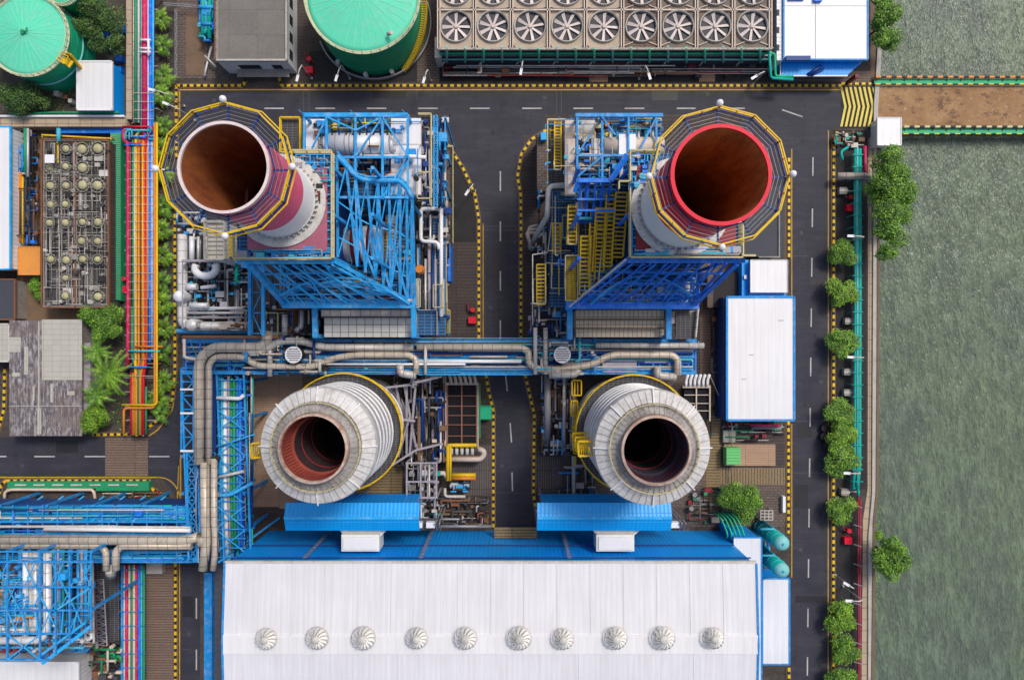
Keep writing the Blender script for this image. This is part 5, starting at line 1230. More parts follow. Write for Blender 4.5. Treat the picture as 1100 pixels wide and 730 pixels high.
t = thing("pipe_rack", "wide blue pipe rack running to the left edge below the green roofed trough", "pipe rack", W(110, 572, 0))
MB().box(-80, 541, 206, 604, 4, 9.0).build("core_tray", "navy", t)
for i in range(13):
    y = 542.5 + i * 1.6 - (0 if i < 8 else 0); pipe(t, [(-70, y + .4, 11 + .3 * (i % 2)), (150 + i * 3, y - .3, 11 + .3 * (i % 2)), (205, y + 3, 11)], .17, ("azure", "sky_blue", "cyan", "azure", "royal", "sky_blue", "azure", "cyan")[i % 8], 6)
pipe(t, [(48, 568, 13), (205, 569.5, 13)], .42, "white", 10); pipe(t, [(-70, 565, 13), (205, 566, 13)], .25, "white_dull", 8)
pipe(t, [(-70, 579, zp), (200, 580, zp), (214, 576, zp)], .92, "clad_tan", 16, bend=1.5, label="widest tan pipe"); pipe(t, [(-70, 586, zp), (108, 586, zp), (114, 592, zp), (114, 612, zp)], .62, "clad_tan", 14, bend=1.5); pipe(t, [(206, 586, zp), (130, 586, zp), (124.5, 592, zp), (124.5, 612, zp)], .72, "clad_tan", 14, bend=1.5)
MB().tube([W(119, 611, zp - 1), W(119, 617, zp - 3)], 1.0, 14).build("pipe_end_box", "clad_grey", t)
mb = MB()
for y in (560, 573, 592, 603): mb.beam(W(-70, y, 12), W(206, y, 12), .35)
for i in range(18): x = -66 + i * 16; mb.beam(W(x, 542, 11.9), W(x, 604, 11.9), .22)
mb.cols([-50, 0, 50, 100, 150, 200], [543, 603], 0, 12, .5); mb.build("main_beam", "azure", t)
mb = MB()
for i in range(7): x = 10 + i * 22; bl(mb, (x, 560, 12.2), (x + 36, 533, 4), .3)
mb.build("raking_strut", "sky_blue", t)
rows(t, -60, 596, 200, 602, 11.6, 3, "azure", .18, False, mats=["azure", "cyan", "royal"])
tangle(t, 0, 542, 204, 603, 9.2, 12.2, 220, ["azure", "navy", "cyan", "white_dull", "royal", "sky_blue", "teal", "azure"], (.07, .2), .12, 55)

t = thing("process_frame", "blue open steel frame with thick white pipes in the lower left corner", "steel frame", W(50, 650, 0))
deck(t, -40, 606, 100, 712, 1.0, "concrete")
MB().box(-40, 598, 26, 640, 0, 5).build("equipment_slab", "tan_slats", t)
for x, m_, r_ in ((27.5, "white", .5), (38.5, "clad_white", .62), (33, "white_dull", .35)): pipe(t, [(x, 592, 17), (x, 660, 17), (x, 678, 17), (-40, 640 + x, 17)], r_, m_, 14, bend=2, label=None)
pipe(t, [(51, 592, 18.5), (51, 676, 18.5), (44, 687, 18.5), (-40, 688, 18.5)], .7, "clad_white", 14, bend=3, label="outermost white pipe with wide bend")
for x, m_, r_ in ((43.5, "azure", .55), (66, "royal", .4), (68, "green_pipe", .25), (75.5, "azure", .4), (88, "lilac_steel", .3), (92, "sky_blue", .3), (22, "azure", .45), (31.5, "royal", .25), (47, "azure", .25), (57, "cyan", .3), (62, "white_dull", .35), (84, "azure", .3)): pipe(t, [(x, 590, 16), (x, 690 - max(0, x - 60) * .45, 16)], r_, m_, 8)
mb = MB()
for y in (592, 603, 630, 655, 680, 708): mb.beam(W(-40, y, 19.5), W(100 - max(0, (y - 655)) * .9, y, 19.5), .3)
for x in (8, 43, 60, 75, 98): mb.beam(W(x, 590, 19.4), W(x, 710 if x < 50 else 708 - (x - 50) * .66, 19.4), .3)
mb.cols([8, 43], [592, 655, 708], 0, 19.4, .45); mb.cols([98], [592, 655], 0, 19.4, .45)
mb.build("main_frame", "azure", t)
mb = MB(); bl(mb, (46, 712, 19), (98, 672, 19), .6); bl(mb, (40, 706, 19), (92, 668, 19), .4)
for i in range(6): bl(mb, (8 + i * 15, 655, 19.3), (18 + i * 12, 680, 19.3), .2); bl(mb, (-5, 655 + i * 3, 18), (30, 640 + i * 4, 18), .25)
bl(mb, (8, 708, 19.5), (43, 681, 19.5), .2); bl(mb, (8, 681, 19.5), (43, 708, 19.5), .2); bl(mb, (60, 655, 19.5), (98, 630, 19.5), .3)
for i in range(10): bl(mb, (i * 10 - 4, 604 + (i % 3) * 20, 19.3), (i * 10 + 8, 630 + (i % 3) * 20, 19.3), .16); bl(mb, (i * 10 + 8, 604 + (i % 3) * 22, 19.3), (i * 10 - 4, 630 + (i % 3) * 22, 19.3), .16)
mb.build("bracing", "sky_blue", t)
tangle(t, -10, 596, 96, 690, 16, 19, 110, ["sky_blue", "azure", "azure_light", "white_dull", "cyan", "sky_blue"], (.06, .16), .6, 59)
tangle(t, -10, 600, 98, 700, 8, 15.5, 190, ["azure", "navy", "sky_blue", "white_dull", "cyan", "brown_rust", "white", "azure", "charcoal"], (.09, .3), .6, 56)
tangle(t, -10, 656, 60, 706, 15.5, 18.5, 50, ["white", "azure", "white_dull", "sky_blue", "orange", "dark_red"], (.12, .35), .15, 57)
mb = MB(); mb.truss(W(90, 604, 14), W(92, 690, 14), W(99, 604, 14) - W(90, 604, 14), 14, .3, .16); mb.build("side_ladder", "white_dull", t)
t, *_ = shed("shed", "white flat roof at the bottom left corner, in front of the blue frame", "shed", -60, 711, 84, 800, 5, "roof_white_plain", "white_wall", "white", par=0)
t = thing("scrap_rack", "dark sloping lattice rack beside the lower left blue frame", "rack", W(115, 655, 0))
mb = MB(); mb.truss(W(101, 622, 6), W(105, 692, 6), W(111, 622, 8) - W(101, 622, 6), 16, .2, .16); mb.build("lattice", "lilac_steel", t)
mb = MB(); mb.tube([W(99, 603, 9), W(99, 674, 9), W(93, 682, 9)], .5, 10); mb.build("post_pipe", "pipe_brown", t)
deck(t, 100, 604, 128, 690, 3, "grating")
tangle(t, 96, 690, 130, 728, 1, 6, 60, ["wood_brown", "brown_rust", "beige_panel", "charcoal", "green_pipe", "dark_grey"], (.15, .45), .4, 58)
mb = MB(); mb.tube([W(x, y, 2) for x, y in ((145, 642), (128, 642), (124, 648), (128, 657), (145, 657))], .25, 8); tag(mb.build("pipe_loop", "orange"), "orange pipe loop beside the lower coloured pipes", "pipe")
mb = MB(); mb.tube([W(114, 645, 2), W(128, 645, 2)], .22, 8); mb.tube([W(120, 636, 2), W(120, 652, 2)], .22, 8); tag(mb.build("pipe", "green_pipe"), "short green pipe left of the orange pipe loop", "pipe")

# coloured pipes, upper left, running down to the road
t = thing("pipe_track", "rainbow bundle of pipes left of the row of small palms", "pipe rack", W(150, 220, 0))
zq = 3.0
def run(pts, r, m_, z=zq, label=None): pipe(t, [(x, y, z) for x, y in pts], r * .7, m_, 10, label=label, bend=.9)
run([(146, -60), (146, 132)], .38, "green_pipe"); run([(149, -60), (149, 132)], .35, "white_dull"); run([(143.5, -60), (143.5, 132)], .2, "clad_grey")
run([(155.5, -60), (155.5, 150)], .85, "magenta", label="thick crimson pipe"); run([(152, -60), (152, 140)], .25, "teal_pale")
run([(161.5, -60), (161.5, 330), (161, 388)], .5, "royal", label="blue pipe"); run([(164.5, -60), (164.5, 150)], .3, "sky_blue"); run([(159.3, -60), (159.3, 320)], .2, "white")
run([(148, 137), (136, 137), (133, 141), (133, 150), (137.5, 154), (137.5, 360), (137, 395)], .55, "magenta", 3.3, "crimson pipe after the corner")
run([(154, 138), (146, 145), (145.5, 395), (147, 410), (147, 468)], .42, "yellow", label="yellow pipe"); run([(142, 330), (142, 384), (147, 397), (150, 397), (149.5, 466)], .38, "green_pipe")
for i, x in enumerate((149.2, 151.7, 154.2, 156.7)): run([(x, 150), (x, 392), (x - 5 + i * .8, 402), (x - 5 + i * .8, 467)], .4, ("orange", "pipe_brown", "orange", "red")[i])
for i, x in enumerate((141, 143.2)): run([(x, 400), (x, 467)], .34, ("red", "orange")[i])
run([(142.8, 150), (142.8, 332)], .3, "green_pipe"); run([(163.5, 150), (163.5, 384)], .3, "white_dull")
run([(166.3, 132), (166.3, 438), (133, 438), (133, 466)], .36, "orange", 3.6, "orange pipe that turns left at its foot"); run([(168.6, 132), (168.6, 435), (131, 434.5)], .3, "yellow", 3.9)
run([(145, 372), (175, 372)], .3, "orange", 3.8); run([(138, 377), (172, 377)], .25, "cyan", 3.9); run([(138, 394), (160, 394)], .25, "royal", 3.9); run([(132, 136), (160, 136)], .3, "red", 3.8)
run([(135, 150), (135, 140), (163, 140)], .3, "cyan", 3.7); run([(154, 468), (154, 410)], .3, "beige_panel"); run([(157, 466), (157, 415)], .3, "green_pipe")
for x, m_ in ((140, "brown_rust"), (144.3, "silver"), (158, "orange"), (165, "azure"), (151, "dark_red"), (153, "yellow")): run([(x, 158), (x, 386)], .18, m_, 3.5)
mb = MB()
for i in range(32): y = -20 + i * 15.2; mb.beam(W(134 if y > 140 else 142, y, 2.4), W(170, y, 2.4), .22, .2); p = W(135 if y > 140 else 142, y, 2.3); mb.beam((p.x, p.y, 0), (p.x, p.y, 2.3), .22); p = W(169, y, 2.3); mb.beam((p.x, p.y, 0), (p.x, p.y, 2.3), .22)
mb.build("support_frame", "concrete", t)
mb = MB()
for i in range(34): mb.beam(W(136 if i > 3 else 144, 100 + i * 9.2, 3.55), W(165, 100 + i * 9.2, 3.55), .09, .06)
mb.build("pipe_clamp", "beige_panel", t, kind="stuff")
mb = MB()
for y in (43, 52, 56): mb.tube([W(150, y, 4.1), W(162, y, 4.1)], .22, 8)
mb.tube([W(159.5, 42, 4.1), W(159.5, 60, 4.1)], .25, 8); mb.build("bridging_pipe", "white", t)
tangle(t, 134, 136, 168, 156, 3.4, 4.0, 14, ["cyan", "royal", "magenta", "teal"], (.12, .25), .4, 60)
t = thing("walkway_duct", "beige covered trench running down from the top edge and turning left below the green tank", "duct", W(138, 60, 0))
mb = MB(); mb.box(135.5, -60, 141.5, 128, 0, 2.6); mb.build("cover", "walk_tan", t); MB().box(-60, 127, 136, 136, 0, 2.6).build("cover", "walk_tan", t)
MB().box(-60, 123.5, 133, 125.5, 0, 3.2).build("white_pipe_cover", "white", t); MB().box(60, 138, 132, 143, 0, 1.5).build("blue_tray", "royal", t)
pipe(t, [(10, 122, 3), (30, 122, 3), (60, 121, 3), (128, 121, 3)], .25, "green_pipe")
t = thing("pipe_track", "red, white and blue pipes at the bottom edge, left of a brown path", "pipe rack", W(143, 670, 0))
for i, (x, m_, r_) in enumerate(((131, "azure", .4), (133.6, "white_dull", .3), (136, "magenta", .45), (139, "beige_panel", .35), (141.6, "green_pipe", .25), (144, "beige_panel", .4), (146.8, "magenta", .4), (149.5, "royal", .35), (152, "cyan", .3), (154.6, "green_pipe", .35))): pipe(t, [(x, 606, 3), (x, 800, 3)], r_ * .65, m_, 10)
mb = MB()
for i in range(12): mb.beam(W(130, 612 + i * 15, 3.5), W(156, 612 + i * 15, 3.5), .15, .1); p = W(130, 612 + i * 15, 2.4); mb.beam((p.x, p.y, 0), (p.x, p.y, 3.4), .2)
mb.build("support_frame", "royal", t)
MB().box(157, 604, 174, 616, 0, 1.5).build("x", "concrete_pale").name = "concrete_box"
tag(bpy.data.objects["concrete_box"], "pale panelled concrete box at the top of the brown slatted path", "box")
for i in range(3): pass
mb = MB(); mb.box(219, 615, 227.5, 900, 0, 1.6); tag(mb.build("blue_trough", "azure"), "long bright blue trough between the left road and the hall", "trough")

# ---- right edge: seaside pipes
t = thing("pipeline", "long teal pipeline along the sea wall behind the row of trees", "pipeline", W(921, 340, 0))
for x, r_ in ((918.8, .32), (923.3, .42)): pipe(t, [(x, 160, 2.2), (x, 300, 2.2), (x - .5, 500, 2.2), (x - 2.5, 525, 2.2)], r_, "teal", 10)
pipe(t, [(921, 158, 2.5), (921, 520, 2.5)], .2, "teal_pale", 8)
mb = MB()
for i in range(28): y = 166 + i * 13; mb.beam(W(916, y, 2.9), W(927, y, 2.9), .14, .1); p = W(916, y, 2.8); mb.beam((p.x, p.y, 0), (p.x, p.y, 2.8), .14); p = W(927, y, 2.8); mb.beam((p.x, p.y, 0), (p.x, p.y, 2.8), .14)
mb.build("support_frame", "teal", t)
pipe(t, [(915, 524, 2), (922, 524, 2), (922, 532, 2)], .3, "teal", 8); pipe(t, [(911, 158, 2), (903, 163, 2), (905, 172, 2)], .3, "teal", 8)
t = thing("pipeline", "dark red fire water pipe along the sea wall, beyond the end of the teal pipeline", "pipeline", W(922, 640, 0))
pipe(t, [(922, 532, 1.6), (922, 900, 1.6)], .22, "dark_red", 8); pipe(t, [(924.5, 536, 1.4), (922.8, 900, 1.4)], .10, "magenta", 8); pipe(t, [(921, 540, 1.6), (908, 542, 1.6), (907, 552, 1.6)], .18, "red", 8)
mb = MB(); 
for y in range(545, 740, 21): mb.beam(W(917, y - 3, 1.9), W(926, y, 1.9), .14)
mb.build("support_frame", "grey_steel", t)
t = thing("pipeline", "short red pipe beside the top of the teal pipeline, near the white kiosk", "pipeline", W(929, 170, 0)); pipe(t, [(929, 157, 1.4), (929, 186, 1.4)], .4, "magenta", 8)
mb = MB(); mb.tube([W(*p) for p in ((899, 189, 2.6), (930, 189, 2.6), (936, 194, 2.6), (936, 222, 2.6))], .75, 12, bend=2); tag(mb.build("elbow_pipe", "clad_tan"), "fat tan pipe elbow crossing over the teal pipeline beside the big seaside trees", "pipe")
def hydrant(x, y, label, kind=0):
    t = thing("fire_hydrant", label, "hydrant", G(x, y), "red fire hydrants and hose boxes")
    p = G(x, y); mb = MB(); mb.cyl(p[0], p[1], 0, 1.3, .35, 12); mb.cyl(p[0], p[1], 1.3, 1.5, .5, 12); mb.build("barrel", "red", t)
    mb = MB(); mb.wbox(p[0] - .9, p[1] - 2.9, 0, p[0] + .7, p[1] - 1.5, 1.2); mb.build("hose_box", "red_fresh", t)
    mb = MB(); mb.tube([(p[0], p[1], .9), (p[0] - 1.0, p[1], .9), (p[0] - 1.0, p[1] + 1.6, .9)], .14, 8); mb.tube([(p[0] + .3, p[1], .9), (p[0] + .9, p[1] - .7, .9)], .14, 8); mb.build("outlet_pipe", "dark_red", t)
    return t
hydrant(911.5, 213, "red hydrant with hose box near the top of the teal pipeline"); hydrant(909, 568, "red hydrant with hose box beside the dark red seaside pipe")
hydrant(508, 333, "red hydrant with hose box left of the middle road"); hydrant(334, 66, "red hydrant with hose box beside the round green-roofed tank"); hydrant(613, 68, "red hydrant with hose box below the big cooling tower"); hydrant(137, 300, "red hydrant behind the small dark cooling tower")
hydrant(146, 668, "red hydrant near the lower coloured pipes") if False else None
# street lamps
def lamp(x, y, h, dx, dy, label):
    """x, y: plan position of the head"""
    hd = W(x, y, h); b = Vector((hd.x - dx, hd.y - dy, 0))
    t = thing("street_lamp", label, "street lamp", tuple(b), "street lamps")
    mb = MB(); mb.tube([b, b + Vector((0, 0, h - .6)), (hd.x - dx * .55, hd.y - dy * .55, h + .1), hd], .12, 8); mb.cyl(b.x, b.y, 0, .5, .25, 10); mb.build("pole", "white_dull", t)
    d = Vector((dx, dy, 0)).normalized(); mb = MB(); mb.beam(hd - d * .3, hd + d * 1.1, .5, .18); mb.build("lamp_head", "white", t)
for i, (x, y, lb) in enumerate(((916, 253.5, "beside the big seaside trees"), (916, 383.5, "below the third round tree of the seaside row"), (912, 508, "just below the merged clump of three seaside trees"), (914, 645, "above the two lowest round seaside trees"))):
    lamp(x, y, 9, -2.6, .1, "white street lamp on the sea wall, " + lb)
lamp(320, 82, 8, -.6, -2.5, "street lamp on the far kerb left of the green-roofed tank"); lamp(362, 82, 8, -.8, -2.5, "lamp at the foot of the round green-roofed tank"); lamp(560, 75, 8, -.3, -2, "lamp in front of the cooling tower, near the third bay from the left") ; lamp(697, 80, 8, .6, -2, "lamp in front of the cooling tower, near the sixth bay from the left"); lamp(812, 82, 8, -2, -1.2, "lamp at the right end of the cooling tower"); lamp(456, 84, 7, -.6, -2, "lamp on the brick path between the round tank and the cooling tower")
lamp(165, 97, 8, -2.6, .6, "lamp leaning over the coloured pipes near the green tank"); lamp(180, 112, 8, -2, .8, "lamp on the kerb right of the small palms"); lamp(503, 205, 7, -1, -1.5, "lamp at the bend of the left kerb of the middle road"); lamp(911, 628, 9, -1.5, .9, "lamp with a slanting arm above the lowest lamp of the sea wall")
# ================================================================== TANKS
def tank(label, px, py, rpx, h, seams=True):
    c = W(px, py, h); r = U(rpx, h); x, y = c.x, c.y
    t = thing("storage_tank", label, "tank", (x, y, 0), "green storage tanks")
    MB().lathe(x, y, [(r, 0), (r, h - .1)], 80).build("shell", "mint_wall", t)
    mb = MB(); mb.m = 0; mb.lathe(x, y, [(r + .05, h - .15), (r + .05, h), (r * .9, h + .15), (r * .5, h + .8), (.01, h + 1.3)], 80)
    mb.m = 1
    for k in range(36):
        a = 2 * math.pi * k / 36; q = Vector((math.cos(a), math.sin(a), 0)); o = Vector((x, y, 0))
        mb.beam(o + q * r * .9 + Vector((0, 0, h + .17)), o + q * r * .5 + Vector((0, 0, h + .82)), .07); 
        if k % 2 == 0: mb.beam(o + q * r * .5 + Vector((0, 0, h + .82)), o + q * .9 + Vector((0, 0, h + 1.24)), .07)
    mb.build("roof", ["mint_roof", "mint_line"], t)
    mb = MB(); mb.lathe(x, y, [(r - .2, h + .12), (r + .35, h + .1), (r + .35, h - .12), (r, h - .12)], 80, smooth=False)
    mb.rail([Vector((x + (r + .25) * math.cos(2 * math.pi * k / 40), y + (r + .25) * math.sin(2 * math.pi * k / 40), h + .1)) for k in range(40)], 1.0, .1, 2.0, closed=True)
    mb.build("roof_railing", "pale_rim", t)
    mb = MB(); mb.cyl(x, y, h + 1.25, h + 1.7, .45, 12); mb.tube([(x, y, h + 1.5), (x + .9, y, h + 1.9), (x + .9, y + .8, h + 1.6)], .14, 8); mb.build("roof_vent", "green_pipe", t)
    return t, x, y, r
t, x, y, r = tank("round green tank in the upper left corner with a yellow stair on its side", 30, 38, 43, 9.5)
mb = MB(); mb.lathe(x, y, [(r + .02, 4.4), (r + .22, 4.45), (r + .22, 4.75), (r + .02, 4.8)], 80); mb.build("wind_girder", "teal_pale", t)
mb = MB()
for k in range(5): mb.lathe(x, y, [(r + .01, 1.0 + k * 1.8), (r + .05, 1.02 + k * 1.8), (r + .05, 1.08 + k * 1.8), (r + .01, 1.1 + k * 1.8)], 80)
mb.build("seam", "green_pipe", t)
def helix(t, x, y, r, a0, a1, z0, z1, w, mat):
    mb = MB(); n = 40; pr = None
    for k in range(n + 1):
        a = R(a0 + (a1 - a0) * k / n); z = z0 + (z1 - z0) * k / n; q = Vector((math.cos(a), math.sin(a), 0)); o = Vector((x, y, z))
        mb.beam(o + q * (r + .1), o + q * (r + w), .32, .08); c_ = o + q * (r + w)
        mb.beam(c_, c_ + Vector((0, 0, 1.1)), .07)
        if pr: mb.beam(pr, c_, .12, .3); mb.beam(pr + Vector((0, 0, 1.1)), c_ + Vector((0, 0, 1.1)), .12)
        pr = c_
    mb.build("spiral_stair", mat, t)
helix(t, x, y, r, -38, -24, .2, 9.5, 1.4, "yellow")
mb = MB(); mb.rail([(x + (r + q) * math.cos(R(a)), y + (r + q) * math.sin(R(a)), 9.5) for a, q in ((-38, .1), (-38, 2), (-28, 2), (-28, .1))], 1.1, .14, 1); mb.prism([(x + (r + q) * math.cos(R(a)), y + (r + q) * math.sin(R(a))) for a, q in ((-38, -.5), (-38, 2.6), (-30, 2.6), (-30, -.5))], 9.4, 9.6); mb.build("landing", "yellow", t)
t, x, y, r = tank("large round green-roofed tank at the top edge, left of the cooling tower", 389.5, -4, 60.5, 12)
mb = MB()
for k in range(7): mb.lathe(x, y, [(r + .01, 1.0 + k * 1.7), (r + .06, 1.02 + k * 1.7), (r + .06, 1.1 + k * 1.7), (r + .01, 1.12 + k * 1.7)], 80)
mb.build("seam", "green_pipe", t)
helix(t, x, y, r, -58, 12, .3, 12, 1.3, "yellow")
mb = MB(); mb.lathe(x, y, [(r + .9, .2), (r + .9, 1.0), (r + 1.2, 1.0), (r + 1.2, .2)], 60, smooth=False, a0=R(-160), a1=R(20)); mb.build("ring_main", "grey_steel", t)
mb = MB(); 
for a in (-98, -70, -130): q = Vector((math.cos(R(a)), math.sin(R(a)), 0)); mb.cyl(x + q.x * (r + .5), y + q.y * (r + .5), .5, 1.9, .5, 10)
mb.tube([(x + 5.2, y - 8, 13), (x + 6, y - 8, 14)], .4, 10)
mb.build("nozzle", "white_dull", t)
t, x, y, r = tank("sliver of a green tank at the top edge, right of the corner tank", 68, -12, 17, 8)
# teal horizontal vessels by the hall
for i, (yy, lb) in enumerate(((577, "upper of the two teal cylinders standing beside the hall annex"), (606, "lower of the two teal cylinders standing beside the hall annex"))):
    t = thing("teal_vessel", lb, "vessel", W(832, yy, 5), "teal vessels")
    a = W(818, yy - 12 + 2, 9); 
    p0 = W(820, yy - 9, 3); c_ = (p0.x, p0.y)
    mb = MB(); c2 = W(840, yy + 6, 12.5); mb.tube([(c2.x, c2.y, 0.5), (c2.x, c2.y, 12.5)], 1.45, 24); mb.build("shell", "teal_pale" if False else "teal", t)
    mb = MB(); mb.lathe(c2.x, c2.y, [(1.47, 12.4), (1.3, 12.9), (.7, 13.2), (.01, 13.3)], 24); mb.build("dome", "teal_pale", t)
    mb = MB()
    for k in range(5): mb.lathe(c2.x, c2.y, [(1.46, 1 + k * 2.4), (1.56, 1 + k * 2.4), (1.56, 1.2 + k * 2.4), (1.46, 1.2 + k * 2.4)], 24)
    mb.cyl(c2.x, c2.y, 13.2, 13.6, .2, 8); mb.build("ring", "cyan", t)
    mb = MB(); mb.tube([(c2.x - .2, c2.y + 1.8, .5), (c2.x - .2, c2.y + 1.8, 9), (c2.x - 3, c2.y + 1.8, 9)], .25, 8); mb.tube([(c2.x - 1.8, c2.y - .8, .5), (c2.x - 1.8, c2.y - .8, 8)], .2, 8); mb.build("pipe", "cyan", t)
t = thing("equipment_skid", "small grey skid of pipes above the upper teal cylinder", "skid", W(822, 552, 0)); MB().grid(817, 548, 830, 558, 2.4, 3, 3, .2, .2).cols([817, 830], [548, 558], 0, 2.4, .2).build("frame", "concrete_pale", t); tangle(t, 812, 566, 826, 620, .5, 3, 36, ["teal", "cyan", "grey_steel", "white_dull", "royal"], (.12, .3), .5, 61)

# ================================================================== COOLING TOWERS
t = thing("cooling_tower", "long cooling tower at the top edge with two rows of round bladed fans", "cooling tower", W(650, 20, 0))
zc = 7.5
MB().box(471.5, -60, 828, 53, 1.5, zc - .2).build("casing", "dark_grey", t)
proto = None
xs = [490 + 39.7 * i for i in range(9)]
mbp = MB()
for x in [471.5] + [(xs[i] + xs[i + 1]) / 2 for i in range(8)] + [827.5]:
    for off in (-1.3, 1.3): mbp.beam(W(x + off, -30, zc + .3), W(x + off, 53, zc + .3), .22, .5)
mbp.beam(W(471, 11, zc + .3), W(828, 11, zc + .3), .3, .5); mbp.beam(W(471, 53, zc + .3), W(828, 53, zc + .3), .35, .5)
mbp.build("parapet", "beige_panel", t)
for j, yc in enumerate((29, -10.5)):
    for i, x in enumerate(xs):
        MB().box(x - 18, yc - 17.5, x + 18, yc + (23.5 if j == 0 else 17.5), zc - .5, zc).build("cell_roof", "fan_casing" if i < 6 else "old_roof", t) if False else None
paint("old_casing", (0.22, 0.18, 0.14), 0.8, dirt=0.5); paint("fan_blade", (0.72, 0.63, 0.60), 0.4, dirt=0.3, dirtc=(0.3, 0.26, 0.22))
def ringplate(mb, cx, cy, r, x0, y0, x1, y1, z, n=32):
    """flat roof plate with a round hole"""
    vs = []; 
    for k in range(n):
        a = 2 * math.pi * k / n; cs, sn = math.cos(a), math.sin(a)
        tx = ((x1 - cx) / cs if cs > 0 else (x0 - cx) / cs) if abs(cs) > 1e-9 else 1e9
        ty = ((y1 - cy) / sn if sn > 0 else (y0 - cy) / sn) if abs(sn) > 1e-9 else 1e9
        q = min(tx, ty); vs.append((cx + r * cs, cy + r * sn, z)); vs.append((cx + q * cs, cy + q * sn, z))
    mb.add(vs, [(2 * k, 2 * k + 1, 2 * ((k + 1) % n) + 1, 2 * ((k + 1) % n)) for k in range(n)])
fan0 = None
for j, yc in enumerate((29, -10.5)):
    for i, x in enumerate(xs):
        c_ = W(x, yc, zc); a = W(x - 18.2, yc + (22.8 if j == 0 else 19.5), zc); b = W(x + 18.2, yc - 17.3, zc)
        mb = MB(); ringplate(mb, c_.x, c_.y, 3.05, a.x, a.y, b.x, b.y, zc + .02); old = i >= 6 or (i == 5)
        mb.build("cell_roof", "fan_casing" if not old else ("old_casing" if i > 5 else "brown_slats"), t)
        if i >= 5:
            for s1 in (-1, 1):
                for s2 in (-1, 1): mb = MB(); mb.beam((c_.x + s1 * 3.5, c_.y + s2 * 3.4 - .5, zc + .2), (c_.x + s1 * 1.6, c_.y + s2 * 3.4 + .2, zc + .25), .15); mb.beam((c_.x + s1 * 3.5, c_.y + s2 * 3.4 - .5, zc + .2), (c_.x + s1 * 3.5, c_.y + s2 * 1.4, zc + .25), .15); mb.build("brace", "beige_panel", t)
        if fan0 is None:
            f = MB(); f.lathe(c_.x, c_.y, [(3.05, zc - .6), (3.02, zc + .5), (3.25, zc + .65), (3.3, zc)], 36, smooth=False); f.m = 1
            f.lathe(c_.x, c_.y, [(3.0, zc - .59), (.01, zc - .61)], 24, flip=True)
            fan0 = f.build("fan_shroud", ["concrete_pale", "pit_dark"], t)
            f = MB()
            for k in range(8):
                q = 2 * math.pi * k / 8; u = Vector((math.cos(q), math.sin(q), 0)); v = Vector((-u.y, u.x, 0)); o = Vector((c_.x, c_.y, zc + .15))
                p = [o + u * .5 - v * .20, o + u * 2.85 - v * .34, o + u * 2.85 + v * .34 - Vector((0, 0, .3)), o + u * .5 + v * .22 - Vector((0, 0, .1))]
                f.add([*p, *[w - Vector((0, 0, .05)) for w in p]], [(0, 1, 2, 3), (7, 6, 5, 4), (0, 4, 5, 1), (1, 5, 6, 2), (2, 6, 7, 3), (3, 7, 4, 0)])
            blades = f.build("blades", "fan_blade", fan0)
            blades_mesh_c = (c_.x, c_.y)
            # recentre so that copies can turn
            for ob in (fan0, blades):
                me = ob.data; off = Vector((c_.x - t.location.x, c_.y - t.location.y, 0))
                for vv in me.vertices: vv.co -= off
            fan0.location = (c_.x - t.location.x, c_.y - t.location.y, 0); blades.location = (0, 0, 0)
            f = MB(); f.cyl(0, 0, zc + .12, zc + .5, .5, 14, .35); me_o = f.build("hub", "beige_panel"); me_o.parent = fan0
        else:
            o = copy_tree(fan0, t); o.location = (c_.x - t.location.x, c_.y - t.location.y, 0)
            o.children[0].rotation_euler = (0, 0, RNG.random() * 3) if "blades" in o.children[0].name else (0, 0, 0)
            for ch in o.children:
                if ch.name.startswith("blades"): ch.rotation_euler = (0, 0, RNG.random() * 3)
mb = MB(); mb.box(471, 55, 829, 60, 4.6, 5.0); mb.build("basin_walkway", "grey_steel", t)
MB().box(471, 61, 829, 66.5, 0, 3.0).build("basin", "slate", t)
pipe(t, [(472, 57.5, 6), (832, 57.5, 6), (833, 82, 5), (852, 82, 5)], .25, "kerb_green", 10); pipe(t, [(474, 64, 4.2), (830, 64, 4.2)], .2, "teal_pale", 10); pipe(t, [(826, 53, 7), (828, 84, 5), (852, 85.5, 5)], .3, "teal", 8)
for i in range(18):
    x = 480 + i * 19.8; pipe(t, [(x, 50 + (i % 3), 8.2), (x, 58, 6.6), (x, 67, 3.0)], .24, "mint_roof" if i % 3 else "teal_pale", 8)
    if i % 2 == 0: pipe(t, [(x - 2, 66, 3.2), (x - 6, 71, 2)], .15, "white_dull", 6)
tangle(t, 476, 64, 826, 82, .4, 2.6, 120, ["charcoal", "grey_steel", "dark_grey", "white_dull", "dark_red", "brown_rust", "dark_grey"], (.08, .22), .35, 62)
railed(t, [(471, 54), (829, 54)], zc, "concrete_pale", .1)
MB().box(467, 40, 474, 62, 0, 5.2).build("pump_house", "white_dull", t)

slabs("cell_grey", (0.062, 0.056, 0.052), (0.036, 0.033, 0.034), (0.13, 0.12, 0.10), 1.72, 1.97, 0.04, grime=0.7, speck=0.8)
